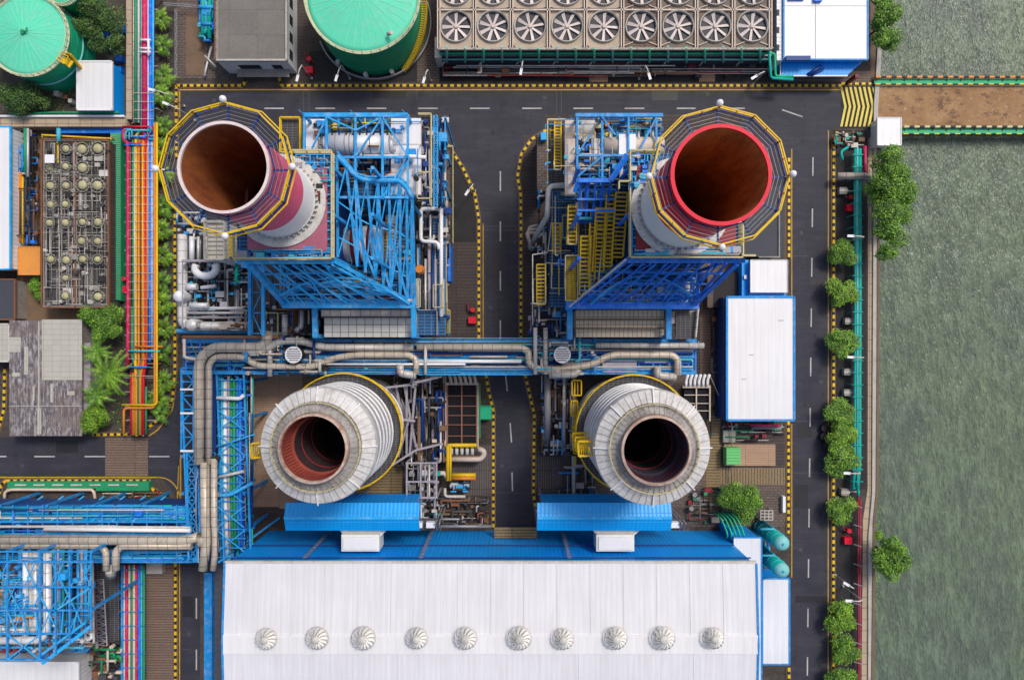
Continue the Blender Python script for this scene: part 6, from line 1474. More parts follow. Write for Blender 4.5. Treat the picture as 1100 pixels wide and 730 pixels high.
# small older cooling tower, left
t = thing("cooling_tower", "old dark cooling tower with rows of small caps, left of the coloured pipes", "cooling tower", W(82, 240, 0))
zc = 5.0
MB().box(46, 152, 117, 329, 0, zc).build("casing", "cell_grey", t)
mb = MB()
for i in range(5): mb.beam(W(47.5 + i * 17.2, 152, zc + .12), W(47.5 + i * 17.2, 329, zc + .12), .16, .3)
for j in range(10): mb.beam(W(46, 151.5 + j * 19.7, zc + .13), W(117, 151.5 + j * 19.7, zc + .13), .16, .3)
mb.build("cell_divider", "concrete", t)
mb = MB()
for x in (45.5, 81.5, 117): mb.beam(W(x, 150, zc + .2), W(x, 330, zc + .2), .28, .6)
for y in (150, 330): mb.beam(W(45, y, zc + .2), W(118, y, zc + .2), .28, .6)
mb.build("edge_beam", "brown_rust", t)
cap0 = None; paint("cap_olive", (0.50, 0.47, 0.26), 0.7, dirt=0.6, dirtc=(0.2, 0.17, 0.12))
for j in range(9):
    for i in range(4):
        x = 56 + i * 17.2; y = 161 + j * 19.7
        c_ = W(x, y, zc); skip = RNG.random() < .18
        if skip: continue
        if cap0 is None:
            f = MB(); f.lathe(0, 0, [(1.08, zc + .01), (1.08, zc + .7), (1.18, zc + .75), (1.18, zc + .8), (1.02, zc + .8), (1.02, zc + .1)], 18, smooth=False)
            f.m = 1
            for k in range(6): q = math.pi * k / 6; f.beam((-1.2 * math.cos(q), -1.2 * math.sin(q), zc + .85), (1.2 * math.cos(q), 1.2 * math.sin(q), zc + .85), .07)
            cap0 = f.build("fan_shroud", ["concrete", "dark_grey"], None); cap0.parent = t; cap0.location = (c_.x - t.location.x, c_.y - t.location.y, 0)
            f = MB(); f.lathe(0, 0, [(.78, zc + .5), (.7, zc + .95), (.3, zc + 1.15), (.01, zc + 1.2)], 14); cc = f.build("motor_cap", "cap_olive", None); cc.parent = cap0
        else:
            o = copy_tree(cap0, t); o.location = (c_.x - t.location.x + RNG.uniform(-.15, .15), c_.y - t.location.y + RNG.uniform(-.15, .15), 0); s_ = RNG.uniform(.9, 1.1) * (1.25 if i > 1 and (j < 3 or j > 6) else 1.0); o.scale = (s_, s_, 1)
tangle(t, 48, 154, 115, 327, zc + .2, zc + .7, 300, ["concrete", "charcoal", "concrete_pale", "white_dull", "concrete", "dark_grey"], (.05, .10), .5, 63, "sprinkler_piping")
deck(t, 48, 166, 58, 175, zc + 2.5, "white", name="cover_box")
t = thing("louvre_bank", "dark green sloping louvre bank on the right side of the old cooling tower", "louvres", W(124, 230, 0))
mb = MB(); mb.box(118.5, 143, 130, 323, 0, 1.8)
for k in range(88): y = 144 + k * 2.03; mb.beam(W(118.8, y, 2.9), W(129.5, y + .5, 2.0), .3, .1)
mb.build("slats", "green_pipe", t)
t = thing("yellow_frame", "orange-brown beam frame above the old cooling tower", "frame", W(70, 146, 0))
mb = MB(); mb.beam(W(45, 145, 4), W(120, 149, 4), .3); mb.beam(W(62, 138, 5), W(63, 175, 5), .35); mb.cols([45, 119], [147], 0, 4, .2); mb.build("beams", "yellow", t); pipe(t, [(63, 138, 6), (63, 152, 6)], .4, "cyan", 8); pipe(t, [(27, 138, 4), (27, 185, 4)], .3, "green_pipe", 8); pipe(t, [(30, 138, 4), (30, 190, 4)], .25, "silver", 8)
pipe(t, [(22, 186, 3), (22, 260, 3)], .35, "orange", 8); pipe(t, [(24.5, 190, 3), (24.5, 262, 3)], .2, "yellow", 8)
tangle(t, 8, 140, 40, 262, .5, 4, 110, ["azure", "navy", "charcoal", "white_dull", "brown_rust", "royal", "dark_grey"], (.1, .28), .55, 64)

# ================================================================== SHEDS AND LOW BUILDINGS
shed("shed", "small white flat-roofed building touching the yellow stair of the corner tank", "shed", 83, 66, 120, 118, 5, "roof_white_plain", "blue_wall", "white")
shed("warehouse", "long white roof at the left edge beside the old cooling tower", "warehouse", -60, 136, 11, 289, 6, "roof_white_plain", "white_wall", "sky_blue")
shed("warehouse", "dark slate-roofed building at the left edge below the long white roof", "warehouse", -60, 300, 16, 343, 4, "slate", "concrete", "brown_rust")
shed("shed", "bare orange roof between the long white roof and the old cooling tower", "shed", 20, 265, 43, 295, 3.5, "orange_roof", "concrete", "orange_roof", trim=.15)
shed("warehouse", "pale beige sheeted roof at the left edge, left of the weathered sheet roof", "warehouse", -60, 348, 10, 388, 4.5, "beige_sheets", "concrete", "white_dull")
t = thing("warehouse", "weathered corrugated roof with patches of pale new sheets, above the left road", "warehouse", W(50, 405, 0)); z = 5
MB().box(11, 346, 87, 466, 0, z - .3).build("wall", "concrete", t)
rf = MB().box(10, 344, 88, 468, z - .28, z).build("roof", "old_sheets", t)
MB().box(45, 343, 88, 408, z, z + .12).build("new_sheets", "beige_sheets", rf)
for (a_, b_, c2, d2) in ((10, 362, 22, 378), (13, 400, 21, 404), (35, 415, 37, 430), (54, 412, 57, 432), (72, 420, 80, 424), (40, 438, 44, 466), (26, 372, 30, 402)): MB().box(a_, b_, c2, d2, z, z + .06).build("patch_sheet", "beige_sheets", rf)
mb = MB(); mb.beam(W(42, 345, z + .1), W(42, 467, z + .1), .25); mb.beam(W(10, 436, z + .1), W(88, 436, z + .1), .15); mb.build("ridge_cap", "concrete_pale", rf)
mb = MB(); mb.box(88.5, 368, 97, 440, 0, 3.6); tag(mb.build("lean_to", "lilac_steel"), "narrow grey lean-to on the right side of the weathered warehouse", "lean-to")
# grey-roofed office top left
t = thing("office_building", "flat grey-roofed building with white walls, left of the big round tank", "building", W(270, 30, 0)); z = 7
a = W(232, -40, z); b = W(308, 65, z)
MB().wbox(a.x, b.y, 0, b.x, a.y, z - .4).build("wall", "white_wall", t); MB().wbox(a.x + .4, b.y + .4, z - .3, b.x - .4, a.y - .4, z - .05).build("roof", "roof_grey", t)
mb = MB(); 
for p, q in (((a.x, a.y), (b.x, a.y)), ((b.x, a.y), (b.x, b.y)), ((b.x, b.y), (a.x, b.y)), ((a.x, b.y), (a.x, a.y))): mb.beam((p[0], p[1], z), (q[0], q[1], z), .4, .7)
mb.build("parapet", "concrete_pale", t)
mb = MB()
for k in range(5): y0 = b.y + 1.2 + k * 3.6; mb.wbox(b.x - .05, y0, 3.2, b.x + .06, y0 + 2, 5.2)
mb.wbox(b.x - 11, b.y - .06, 2.6, b.x - 6.5, b.y + .05, 4.6); mb.wbox(b.x - 4, b.y - .06, 2.6, b.x - 2, b.y + .05, 4.6); mb.build("window", "charcoal", t)
mb = MB(); mb.wbox(b.x - 12, b.y - 1.6, 2.1, b.x - 1, b.y - .07, 2.3); mb.build("door_canopy", "concrete", t)
mb = MB(); mb.rail([(a.x + .2, b.y, z + .3), (a.x + .2, a.y, z + .3)], .8, .1, 2); mb.build("railing", "brown_rust", t)
t = thing("teal_pipework", "teal pipes and pumps on brown ground left of the grey-roofed building", "pipework", W(222, 20, 0))
for k, (x, m_) in enumerate(((218, "teal"), (221.5, "cyan"), (225, "teal"))): pipe(t, [(x, -30, 2.5), (x, 42 + (k % 2) * -4, 2.5)], .45, m_, 10)
pipe(t, [(214, 8, 3), (230, 8, 3)], .4, "sky_blue", 8); pipe(t, [(216, 26, 3), (229, 26, 3)], .35, "azure", 8); pipe(t, [(227, 50, 1), (221, 75, 1), (220, 82, 1)], .25, "silver", 8); pipe(t, [(220, 60, 1.5), (232, 72, 1.5)], .2, "white_dull", 8)
tangle(t, 212, -10, 232, 44, 1, 3.5, 30, ["cyan", "teal", "azure", "royal"], (.12, .3), .6, 65)
mb = MB(); mb.truss(W(176, 3, 2), W(232, 7, 2), (0, -.5, 0), 10, .1, .07); mb.truss(W(188, 10, 1.8), W(188, 84, 1.8), (.4, 0, 0), 10, .1, .07); tag(mb.build("fence", "grey_steel"), "low wire fence on the right of the palms, beside the brown yard", "fence")
# blue trimmed shed top right
t, a, b, rf = shed("shed", "white roofed shed with deep blue front at the top edge beside the pier road", "shed", 842, -40, 932, 64, 6.5, "roof_white_plain", "blue_wall", "azure")
mb = MB(); mb.wbox(a.x - 1.3, b.y, 0, a.x - .01, a.y, 6.1); tag(mb.build("side_aisle", "white_wall"), "x", "y"); o = bpy.data.objects[mb and "side_aisle"]; o.parent = t; o.location = -t.location; del o["label"]; del o["category"]
mb = MB()
for k in range(5): mb.wbox(a.x - 1.32, b.y + 2 + k * 3.6, 6.1, a.x - .8, b.y + 3.2 + k * 3.6, 6.2)
mb.build("window", "slate", t)
mb = MB(); mb.prism([(b.x - 16.6, b.y + .1), (b.x - .3, b.y + .1), (b.x - 3.2, b.y - 2.5), (b.x - 16.9, b.y - 2.5)], 4.0, 4.3); mb.build("front_canopy", "blue_wall", t)
mb = MB(); mb.beam((b.x - 17.1, b.y - 2.55, 4.3), (b.x - 3.1, b.y - 2.55, 4.3), .25); mb.beam((b.x - 17.1, b.y, 4.4), (b.x - 17.1, b.y - 2.5, 4.3), .2); mb.build("canopy_edge", "white", t)
mb = MB(); mb.tube([(b.x - 11.4, b.y - 2.4, 4.5), (b.x - 8.8, b.y - .7, 4.8)], .4, 8); mb.tube([(b.x - 10.8, b.y - 2.6, 4.5), (b.x - 8.2, b.y - 1.2, 4.8)], .25, 8); mb.wbox(b.x - 17, a.y - 13.3 - 7, 6.55, b.x - 12, a.y - 12.4 - 7, 7.2); mb.build("blue_bracket", "navy", t)
mb = MB(); mb.wbox(a.x + .8, W(0, 1, 6.5).y, 6.52, a.x + 4, W(0, -3, 6.5).y, 7.0); mb.wbox(a.x + 6, W(0, 3, 6.5).y, 6.52, a.x + 7.6, W(0, -3, 6.5).y, 7.2); mb.build("roof_unit", "royal", t)
mb = MB(); mb.beam((a.x + 6.5, a.y, 6.53), (a.x + 6.5, b.y, 6.53), .1, .06); mb.beam((a.x, b.y + 11, 6.53), (b.x, b.y + 11, 6.53), .06, .06); mb.build("sheet_joint", "concrete_pale", rf)
mb = MB(); mb.wbox(b.x - 1.1, b.y - 2.6, 0, b.x - .4, b.y - 1.9, 3.6); mb.build("downpipe", "dark_red", t)
t, a, b, rf = shed("kiosk", "small plain white-roofed kiosk at the foot of the pier", "kiosk", 942.5, 126.5, 968, 156, 3.2, "roof_white_plain", "white_wall", "white", trim=.15)
t, a, b, rf = shed("shed", "long plain white-roofed shed with blue edges beside the seaside road", "shed", 781, 319, 853, 451, 7, "roof_white_plain", "blue_wall", "azure", trim=.45)
mb = MB()
for (x, y) in ((807, 381), (839, 344), (799, 407)): p = W(x, y, 7); mb.wbox(p.x - .5, p.y - .08, 7.01, p.x + .5, p.y + .08, 7.08)
mb.build("roof_clip", "concrete_pale", rf)
mb = MB(); mb.wbox(a.x - .5, b.y, 0, a.x - .02, a.y, 6.2); mb.build("gutter_side", "navy", t)
t, a, b, rf = shed("shed", "smaller white-roofed shed with a blue left wall just above the long plain one", "shed", 806, 279, 846, 314, 6.5, "roof_white_plain", "blue_wall", "white_dull", trim=.12)
p = W(797, 279, 5.0); q = W(806, 318, 5.0); MB().wbox(p.x, q.y, 0, a.x + .15, p.y, 5.0).build("lower_wall", "blue_wall", t); MB().wbox(a.x, b.y - .9, 0, b.x, b.y + .15, 5.5).build("front_wall", "blue_wall", t)
mb = MB(); mb.wbox(p.x + .3, p.y - 4, 5.0, p.x + .9, p.y - 3.2, 5.5); mb.build("lamp_box", "white", t)
# dark roofed block right of the right boiler
t = thing("flat_building", "dark slate flat roof half hidden by the platform of the red-rimmed chimney", "building", W(818, 250, 0)); MB().box(793, 205, 836, 275, 0, 4).build("block", "slate", t); MB().box(764, 292, 792, 330, 0, 3).build("block", "charcoal", t)
mb = MB(); mb.beam(W(837, 205, 4.2), W(837, 275, 4.2), .25); mb.beam(W(793, 276, 4.2), W(838, 276, 4.2), .3); mb.build("edge_trim", "concrete", t)
mb = MB(); mb.box(760, 292, 766, 330, 0, 3.2); tag(mb.build("cable_trench_cover", "brick_brown"), "brown ladder-like trench cover right of the right boiler", "cover")

# ================================================================== MIDDLE YARD
t = thing("cooler_bank", "dark air cooler with tan rails and finger pipes, left of the middle road", "cooler", W(497, 445, 0))
MB().box(481, 414, 512, 478, 0, 2.6).build("pit", "pit_dark", t)
mb = MB()
for x in (480.5, 496, 512): mb.beam(W(x, 412, 3), W(x, 480, 3), .28)
for y in (413, 425, 436, 446, 456, 468, 479): mb.beam(W(480, y, 3.0), W(513, y, 3.0), .16)
mb.build("rail_frame", "pipe_brown", t)
mb = MB(); mb.beam(W(478.5, 404, 3.3), W(478.5, 484, 3.3), .35); mb.beam(W(513.5, 412, 3.3), W(513.5, 482, 3.3), .2); mb.beam(W(478, 412, 3.4), W(514, 412, 3.4), .5); mb.build("header", "beige_panel", t)
def fingers(t, x0, n, step, y0, y1, z, mat="beige_panel", r=.34, skew=2.0):
    for i in range(n): x = x0 + i * step; pipe(t, [(x, y1, z), (x, (y0 + y1) / 2, z), (x - skew, y0, z + .3)], r, mat, 10, "finger_pipe", bend=.6)
fingers(t, 484.5, 6, 5.3, 403, 413, 4)
for i in range(5): pipe(t, [(485 + i * 5.6, 479, 3.5), (485 + i * 5.6, 488, 3.5)], .38, "white_dull", 10, "finger_pipe")
pipe(t, [(482, 493, 3.5), (516, 493, 3.5), (520, 489, 3.5), (520, 484, 3.5), (514, 482, 3.5)], .55, "beige_panel", 12, bend=1); pipe(t, [(480, 490, 3.5), (515, 490, 3.5)], .25, "wood_brown", 8)
mb = MB(); mb.tube([W(*p) for p in ((481, 516, 4.5), (481, 478, 4.5), (512, 478, 4.5))], .4, 10, bend=.4); mb.tube([W(484, 478, 4.6), W(484, 516, 4.6)], .22, 8); mb.build("gas_pipe", "yellow", t)
pipe(t, [(486, 510, 4), (511, 510, 4)], .42, "yellow", 10, "gas_pipe"); pipe(t, [(486, 513.5, 4), (511, 513.5, 4)], .38, "orange", 10, "gas_pipe"); pipe(t, [(452, 508, 4), (478, 508, 4), (480, 512, 4)], .5, "beige_panel", 10)
mb = MB(); mb.box(514, 436, 528, 450, 0, 2.8); mb.build("platform", "kerb_green", t); mb = MB(); mb.beam(W(515.5, 412, 2.9), W(515.5, 470, 2.9), .25); mb.beam(W(513, 450, 2.9), W(528, 450, 2.9), .2); mb.beam(W(513, 436, 2.9), W(528, 436, 2.9), .2); mb.build("green_handrail", "green_pipe", t)
deck(t, 486, 516, 503, 527, 2.5, "slate", name="skid"); tangle(t, 484, 516, 505, 528, 2.5, 3.4, 14, ["sky_blue", "white_dull", "silver", "charcoal"], (.1, .3), .4, 66)
t = thing("steel_frame", "pale grey open frame right of the left silver stack, above the left canopy", "steel frame", W(452, 515, 0))
mb = MB()
for x in (437, 452, 469): mb.beam(W(x, 496, 9), W(x, 535, 9), .32)
for y in (497, 517, 534): mb.beam(W(436, y, 9.01), W(470, y, 9.01), .32)
mb.cols([437, 452, 469], [497, 534], 0, 9, .35); mb.build("frame", "lilac_steel", t)
tangle(t, 438, 498, 468, 533, 2, 8, 40, ["beige_panel", "silver", "charcoal", "white_dull", "yellow", "grey_steel"], (.12, .35), .5, 67)
t = thing("pipe_yard", "jumble of silver and brown pipes between the left silver stack and the dark cooler pit", "pipework", W(455, 450, 0))
mb = MB()
for a_, b_ in (((425, 412, 10), (437, 470, 6)), ((437, 412, 10), (437, 490, 6)), ((447, 408, 10), (440, 490, 6)), ((434, 412, 10), (447, 480, 6)), ((428, 490, 6), (440, 448, 9)), ((412, 505, 8), (447, 483, 8)), ((447, 483, 8), (476, 476, 8)), ((408, 417, 12), (448, 412, 12)), ((444, 404, 13), (444, 416, 12)), ((440, 412, 12), (475, 404, 12)), ((430, 450, 9), (446, 452, 9))): mb.beam(W(*a_), W(*b_), .42)
mb.cols([428, 447], [414, 448, 486], 0, 7, .4); mb.build("lattice_tower", "lilac_steel", t)
tangle(t, 448, 404, 478, 496, .6, 6, 150, ["brown_rust", "charcoal", "grey_steel", "silver", "lilac_steel", "dark_grey", "wood_brown", "beige_panel", "navy"], (.12, .4), .7, 68)
tangle(t, 420, 404, 450, 500, .6, 5, 60, ["charcoal", "grey_steel", "silver", "dark_grey", "lilac_steel"], (.12, .35), .6, 69)
tangle(t, 450, 534, 524, 563, .4, 2.5, 80, ["brown_rust", "charcoal", "grey_steel", "silver", "wood_brown", "dark_grey"], (.12, .35), .4, 70)
tangle(t, 448, 498, 470, 568, 1, 9, 50, ["silver", "lilac_steel", "charcoal", "teal", "white_dull"], (.15, .4), .7, 71)
pipe(t, [(478, 524, 3), (478, 533, 3), (500, 533, 3)], .3, "white_dull", 8); pipe(t, [(460, 565, 4), (528, 565, 4)], .3, "grey_steel", 8); pipe(t, [(462, 552, 3), (474, 552, 3)], .3, "teal", 8)
t = thing("pipe_yard", "grey pipes and a blue cabinet right of the middle road", "pipework", W(592, 450, 0))
mb = MB(); mb.box(599, 447, 608, 462, 0, 2.4); mb.build("cabinet", "azure", t)
pipe(t, [(588, 402, 8), (588, 478, 4)], .7, "grey_steel", 12); pipe(t, [(606, 402, 8), (606, 484, 4)], .35, "white_dull", 8); pipe(t, [(616, 415, 6), (616, 545, 6)], .35, "concrete_pale", 8); pipe(t, [(616, 500, 6), (632, 500, 6)], .3, "lilac_steel", 8)
MB().box(584, 474, 607, 482, 0, 2.4).build("tank_saddle", "slate", t); mb = MB(); mb.tube([W(586, 476, 3), W(604, 476, 3)], .7, 12); mb.tube([W(583, 483, 2), W(606, 482, 2)], .3, 8); mb.build("small_drum", "silver_bright", t)
tangle(t, 582, 404, 620, 488, .4, 5, 110, ["charcoal", "grey_steel", "silver", "dark_grey", "white_dull", "azure", "brown_rust", "wood_brown"], (.1, .3), .7, 72)
tangle(t, 600, 500, 640, 560, .4, 4, 50, ["charcoal", "grey_steel", "navy", "dark_grey", "azure", "concrete_pale"], (.1, .3), .7, 73)
tangle(t, 578, 530, 640, 545, .4, 2.5, 30, ["charcoal", "silver", "azure", "dark_grey"], (.1, .3), .3, 74)
t = thing("gas_station_frame", "yellow ladder frames and landings on the left flank of the right silver stack", "frame", W(622, 480, 0))
mb = MB()
for (x0, y0, x1, y1) in ((616, 460, 636, 486), (614, 408, 624, 424), (613, 430, 620, 446)):
    mb.rail([W(x0, y0, 9), W(x1, y0, 9), W(x1, y1, 9), W(x0, y1, 9)], 1.1, .22, 1.3, True); 
    for k in range(4): mb.beam(W(x0 + (x1 - x0) * k / 3, y0, 9), W(x0 + (x1 - x0) * k / 3, y1, 9), .2)
mb.tube([W(618, 404, 8), W(618, 500, 8)], .2, 8); mb.cols([616, 636], [460, 486], 0, 9, .25); mb.build("frame", "yellow", t)
tangle(t, 616, 458, 640, 488, 9.3, 11, 22, ["yellow", "yellow", "orange", "charcoal"], (.12, .28), .5, 75)
t = thing("cooler_bank", "second cooler with white finger pipes, right of the right silver stack under the pipe bridge", "cooler", W(748, 425, 0))
MB().box(735, 416, 761, 450, 0, 2.4).build("pit", "pit_dark", t); fingers(t, 737, 6, 4.6, 402, 414, 4, "white", .3, -2.2)
mb = MB(); mb.beam(W(733, 415, 3.2), W(763, 415, 3.2), .55); mb.beam(W(762.5, 414, 3), W(762.5, 452, 3), .3); mb.beam(W(748, 414, 3), W(748, 452, 3), .25)
for y in (424, 433, 441): mb.beam(W(735, y, 2.9), W(761, y, 2.9), .16)
mb.build("rail_frame", "beige_panel", t)
t = thing("pipe_yard", "scattered valves and thin pipes left of and below the long white shed", "pipework", W(768, 430, 0))
tangle(t, 764, 300, 781, 400, .3, 2.0, 40, ["charcoal", "dark_grey", "grey_steel", "dark_red", "brown_rust"], (.07, .2), .6, 76); tangle(t, 763, 404, 780, 470, .3, 2.2, 26, ["ochre", "charcoal", "green_pipe", "dark_grey"] if "ochre" in M else ["wood_brown", "charcoal", "green_pipe", "dark_grey"], (.07, .2), .5, 77)
tangle(t, 740, 524, 800, 562, .3, 1.8, 60, ["wood_brown", "charcoal", "green_pipe", "dark_red", "grey_steel", "concrete"], (.07, .22), .4, 78)
tangle(t, 776, 452, 842, 474, .3, 2.0, 30, ["charcoal", "dark_red", "grey_steel", "white_dull", "green_pipe"], (.08, .25), .3, 79)
pipe(t, [(806, 456, 2.5), (838, 457, 2.5)], .3, "magenta", 8)
pipe(t, [(762, 402, 4), (786, 455, 2), (786, 520, 1.2)], .1, "grey_steel", 6)
# ground container with slab
t = thing("container", "light green box container on a brown slab below the long white shed", "container", W(787, 490, 0))
MB().box(780.5, 481, 795.5, 499, 0.5, 3.0).build("body", "green_box", t); mb = MB()
for k in range(6): mb.beam(W(781, 482.5 + k * 3.1, 3.03), W(795, 482.5 + k * 3.1, 3.03), .08, .06)
mb.build("rib", "green_pipe", t)
mb = MB(); mb.box(778, 477, 833, 500, 0, .5); tag(mb.build("slab", "tan_slats"), "brown concrete slab under the light green container", "slab")
mb = MB(); mb.box(777, 462, 790, 475, 0, 1.2); tag(mb.build("cover_slab", "concrete"), "square grey cover above the light green container", "cover")
mb = MB(); mb.box(841, 533, 844, 550, 0, 1.2); tag(mb.build("white_board", "white"), "narrow white box on the kerb right of the bushy tree", "box")
# trough left
t = thing("trough", "long green-covered trough with white dashes, along the striped kerb below the left road", "trough", W(85, 520, 0))
MB().box(8, 517.2, 103, 524.3, 0, 1.4).build("cover", "green_pipe", t); MB().box(103, 517.2, 160, 527, 0, 1.4).build("cover", "green_pipe", t); mb = MB()
for k in range(7): mb.beam(W(16 + k * 20, 520.5, 1.5), W(28 + k * 20, 520.5, 1.5), .3, .1)
mb.build("white_strip", "white_dull", t)
pipe(t, [(5, 536, 1.5), (5, 528, 1.5), (12, 525.5, 1.6), (100, 525.8, 1.6), (102, 532, 1.5), (102, 545, 1)], .3, "beige_panel", 10)
tangle(t, 110, 528, 170, 542, .3, 1.6, 30, ["wood_brown", "dark_red", "charcoal", "beige_panel", "dark_grey"], (.1, .3), .3, 80)
# seaside strip bits
def cabinet(x, y, label):
    t = thing("cabinet", label, "cabinet", G(x, y), "grey boxes along the seaside strip"); p = G(x, y)
    MB().wbox(p[0] - .8, p[1] - .7, 0, p[0] + .8, p[1] + .7, 1.3).build("body", "concrete", t); MB().wbox(p[0] - .9, p[1] - .3, 1.3, p[0] + .9, p[1] + .3, 1.45).build("lid", "concrete_pale", t)
    mb = MB(); mb.tube([(p[0] + .8, p[1], .8), (p[0] + 2.6, p[1], .8)], .12, 8); mb.build("conduit", "silver", t)
cabinet(909, 345, "grey box between the second and third round seaside tree from the top"); cabinet(908, 399, "upper of two grey boxes above the merged clump of three seaside trees"); cabinet(908, 421, "lower of two grey boxes above the merged clump of three seaside trees"); cabinet(903, 206, "grey box left of the topmost red seaside hydrant"); cabinet(905, 527, "grey grated box just above the tree at the end of the teal pipeline")
# round bollard pile with tyres at the road edge
t = thing("drum_pile", "dark scooter-sized pile of black barrels on the right edge of the seaside road", "barrels", G(885, 468)); mb = MB()
for (x, y) in ((884, 459), (883, 468), (886, 477)): p = G(x, y); mb.cyl(p[0], p[1], 0, 1.2, .85, 14)
mb.build("barrels", "charcoal", t)

# ================================================================== TREES
nprs = np.random.RandomState(5)
def crown_mesh(name, clumps, n, leaf, mat, flat=0.55):
    """leaf-sized quads scattered through uneven clumps"""
    C = np.array([c[:3] for c in clumps]); Rr = np.array([c[3] for c in clumps]); w = Rr ** 2; w = w / w.sum()
    idx = nprs.choice(len(clumps), n, p=w)
    d = nprs.normal(size=(n, 3)); d /= np.linalg.norm(d, axis=1)[:, None]
    rad = Rr[idx] * (0.45 + 0.55 * nprs.rand(n) ** 0.5) * (1 + .12 * nprs.normal(size=n))
    P = C[idx] + d * rad[:, None] * np.array([1, 1, .75])
    nrm = d * (1 - flat) + np.array([0, 0, 1]) * flat + nprs.normal(size=(n, 3)) * .35; nrm /= np.linalg.norm(nrm, axis=1)[:, None]
    u = np.cross(nrm, nprs.normal(size=(n, 3))); u /= np.linalg.norm(u, axis=1)[:, None]; v = np.cross(nrm, u)
    s = leaf * (0.6 + .8 * nprs.rand(n))[:, None]
    V = np.stack([P - u * s, P + v * s * .55, P + u * s, P - v * s * .55], 1).reshape(-1, 3)
    me = bpy.data.meshes.new(name); F = np.arange(4 * n).reshape(-1, 4)
    me.from_pydata(V.tolist(), [], F.tolist()); me.materials.append(M[mat]); me.update(); return me
def make_tree(label, cat, group, loc, clumps, n, leaf, mat, h, name="round_tree"):
    t = thing(name, label, cat, loc, group)
    mb = MB(); mb.tube([(0, 0, 0), (.08, .05, h * .45)], .22, 8); mb.tube([(.08, .05, h * .4), (0, 0, h * .75)], .15, 7)
    for c in clumps[:7]: mb.tube([(.05, .03, h * .38), (c[0] * .5, c[1] * .5, h * .5), (c[0] * .9, c[1] * .9, c[2])], .09, 5)
    o = mb.build("trunk", "bark"); o.parent = t
    o = bpy.data.objects.new("crown", crown_mesh("crown", clumps, n, leaf, mat)); COL.objects.link(o); o.parent = t
    return t
def rand_clumps(r, h, k, seed):
    rg = random.Random(seed); out = []
    for i in range(k):
        a = rg.uniform(0, 6.28); q = r * math.sqrt(rg.random()) * .72; out.append((q * math.cos(a), q * math.sin(a), h * rg.uniform(.6, .95) - q * .25, r * rg.uniform(.28, .48)))
    return out
protos = [make_tree("x", "tree", "round trees along the sea wall", (0, 0, 0), rand_clumps(2.5, 4.6, 15, 20 + k), 5200, .125, "leaf_mid" if k != 1 else "leaf_lime", 4.6) for k in range(3)]
spots = [(906, 272, 1.0, "topmost small round tree of the seaside row, just below the red hydrant"), (906, 315, 1.15, "second small round tree from the top of the seaside row"), (906, 368, 1.05, "third small round tree from the top of the seaside row"),
         (903, 443, 1.1, "upper tree of the merged clump of three beside the seaside road"), (905, 467, 1.1, "middle tree of the merged clump of three beside the seaside road"), (905, 493, 1.15, "lower tree of the merged clump of three beside the seaside road"),
         (906, 549, 1.15, "round tree beside the lower end of the teal pipeline"), (906, 664, 1.05, "round tree below the slanting street lamp near the bottom right"), (909, 700, 1.1, "second round tree from the bottom of the seaside row"), (905, 734, 1.1, "round tree cut by the bottom edge of the picture")]
for i, (x, y, s_, lb) in enumerate(spots):
    o = protos[i] if i < 3 else copy_tree(protos[i % 3]); o.location = G(x, y); p = W(x, y, 3.8); o.location = (p.x, p.y, 0)
    o.rotation_euler = (0, 0, i * 1.3); s_ *= (1.3, 1.2, 1.34, 1.22, 1.28)[i % 5]; o.scale = (s_, s_ * (1.08 if i % 2 else .95), 1); o["label"] = lb
# palms-like small shrubs along the left kerb
def star_shrub(seed, mat):
    t = thing("young_palm", "x", "small palm", (0, 0, 0), "row of small palms along the left kerb"); rg = random.Random(seed)
    mb = MB(); mb.tube([(0, 0, 0), (0, 0, 2.0)], .12, 7); o = mb.build("trunk", "bark"); o.parent = t
    mb = MB()
    for k in range(26):
        a = rg.uniform(0, 6.28); L = rg.uniform(1.3, 2.3); up = rg.uniform(.1, .9); prev = None
        for j in range(7):
            q = j / 6; r_ = L * q; z = 2.0 + up * math.sin(q * 2.2) * .9 - q * q * .5; c_ = Vector((r_ * math.cos(a), r_ * math.sin(a), z))
            if prev is not None and j > 1:
                d = (c_ - prev).normalized(); n_ = Vector((-d.y, d.x, 0)).normalized(); w = .42 * math.sin(q * 2.9) + .06
                for sg in (-1, 1):
                    for e in (0, .5):
                        b0 = prev.lerp(c_, e); tip = b0 + n_ * sg * w + d * .22 - Vector((0, 0, .12)); mb.add([b0, b0 + d * .13, tip], [(0, 1, 2)])
            prev = c_
    o = mb.build("fronds", mat); o.parent = t; return t
sp = [star_shrub(31, "leaf_lime"), star_shrub(32, "leaf_mid"), star_shrub(33, "leaf_lime")]
ys = [20, 49, 82, 101, 136, 160, 186, 222, 247, 274, 303, 326, 352, 356 + 22, 410, 428, 444]
ordn = ["topmost", "second", "third", "fourth", "fifth", "sixth", "seventh", "eighth", "ninth", "tenth", "eleventh", "twelfth", "thirteenth", "fourteenth", "fifteenth", "sixteenth", "seventeenth"]
for i, y in enumerate(ys):
    o = sp[i] if i < 3 else copy_tree(sp[i % 3]); p = W(175 + (i * 37 % 5 - 2) * .8 - (3 if i > 14 else 0), y, 2.2); o.location = (p.x, p.y, 0); o.rotation_euler = (0, 0, i * 2.1)
    s_ = 1.3 + .25 * ((i * 13) % 4) / 4; o.scale = (s_, s_, 1.1)
    near = "near the pink-rimmed chimney" if 5 <= i <= 8 else ("beside the upper coloured pipes" if i < 5 else ("beside the white pipe yard" if i < 13 else "near the bend of the left road"))
    o["label"] = ordn[i] + " small palm from the top in its row, " + near
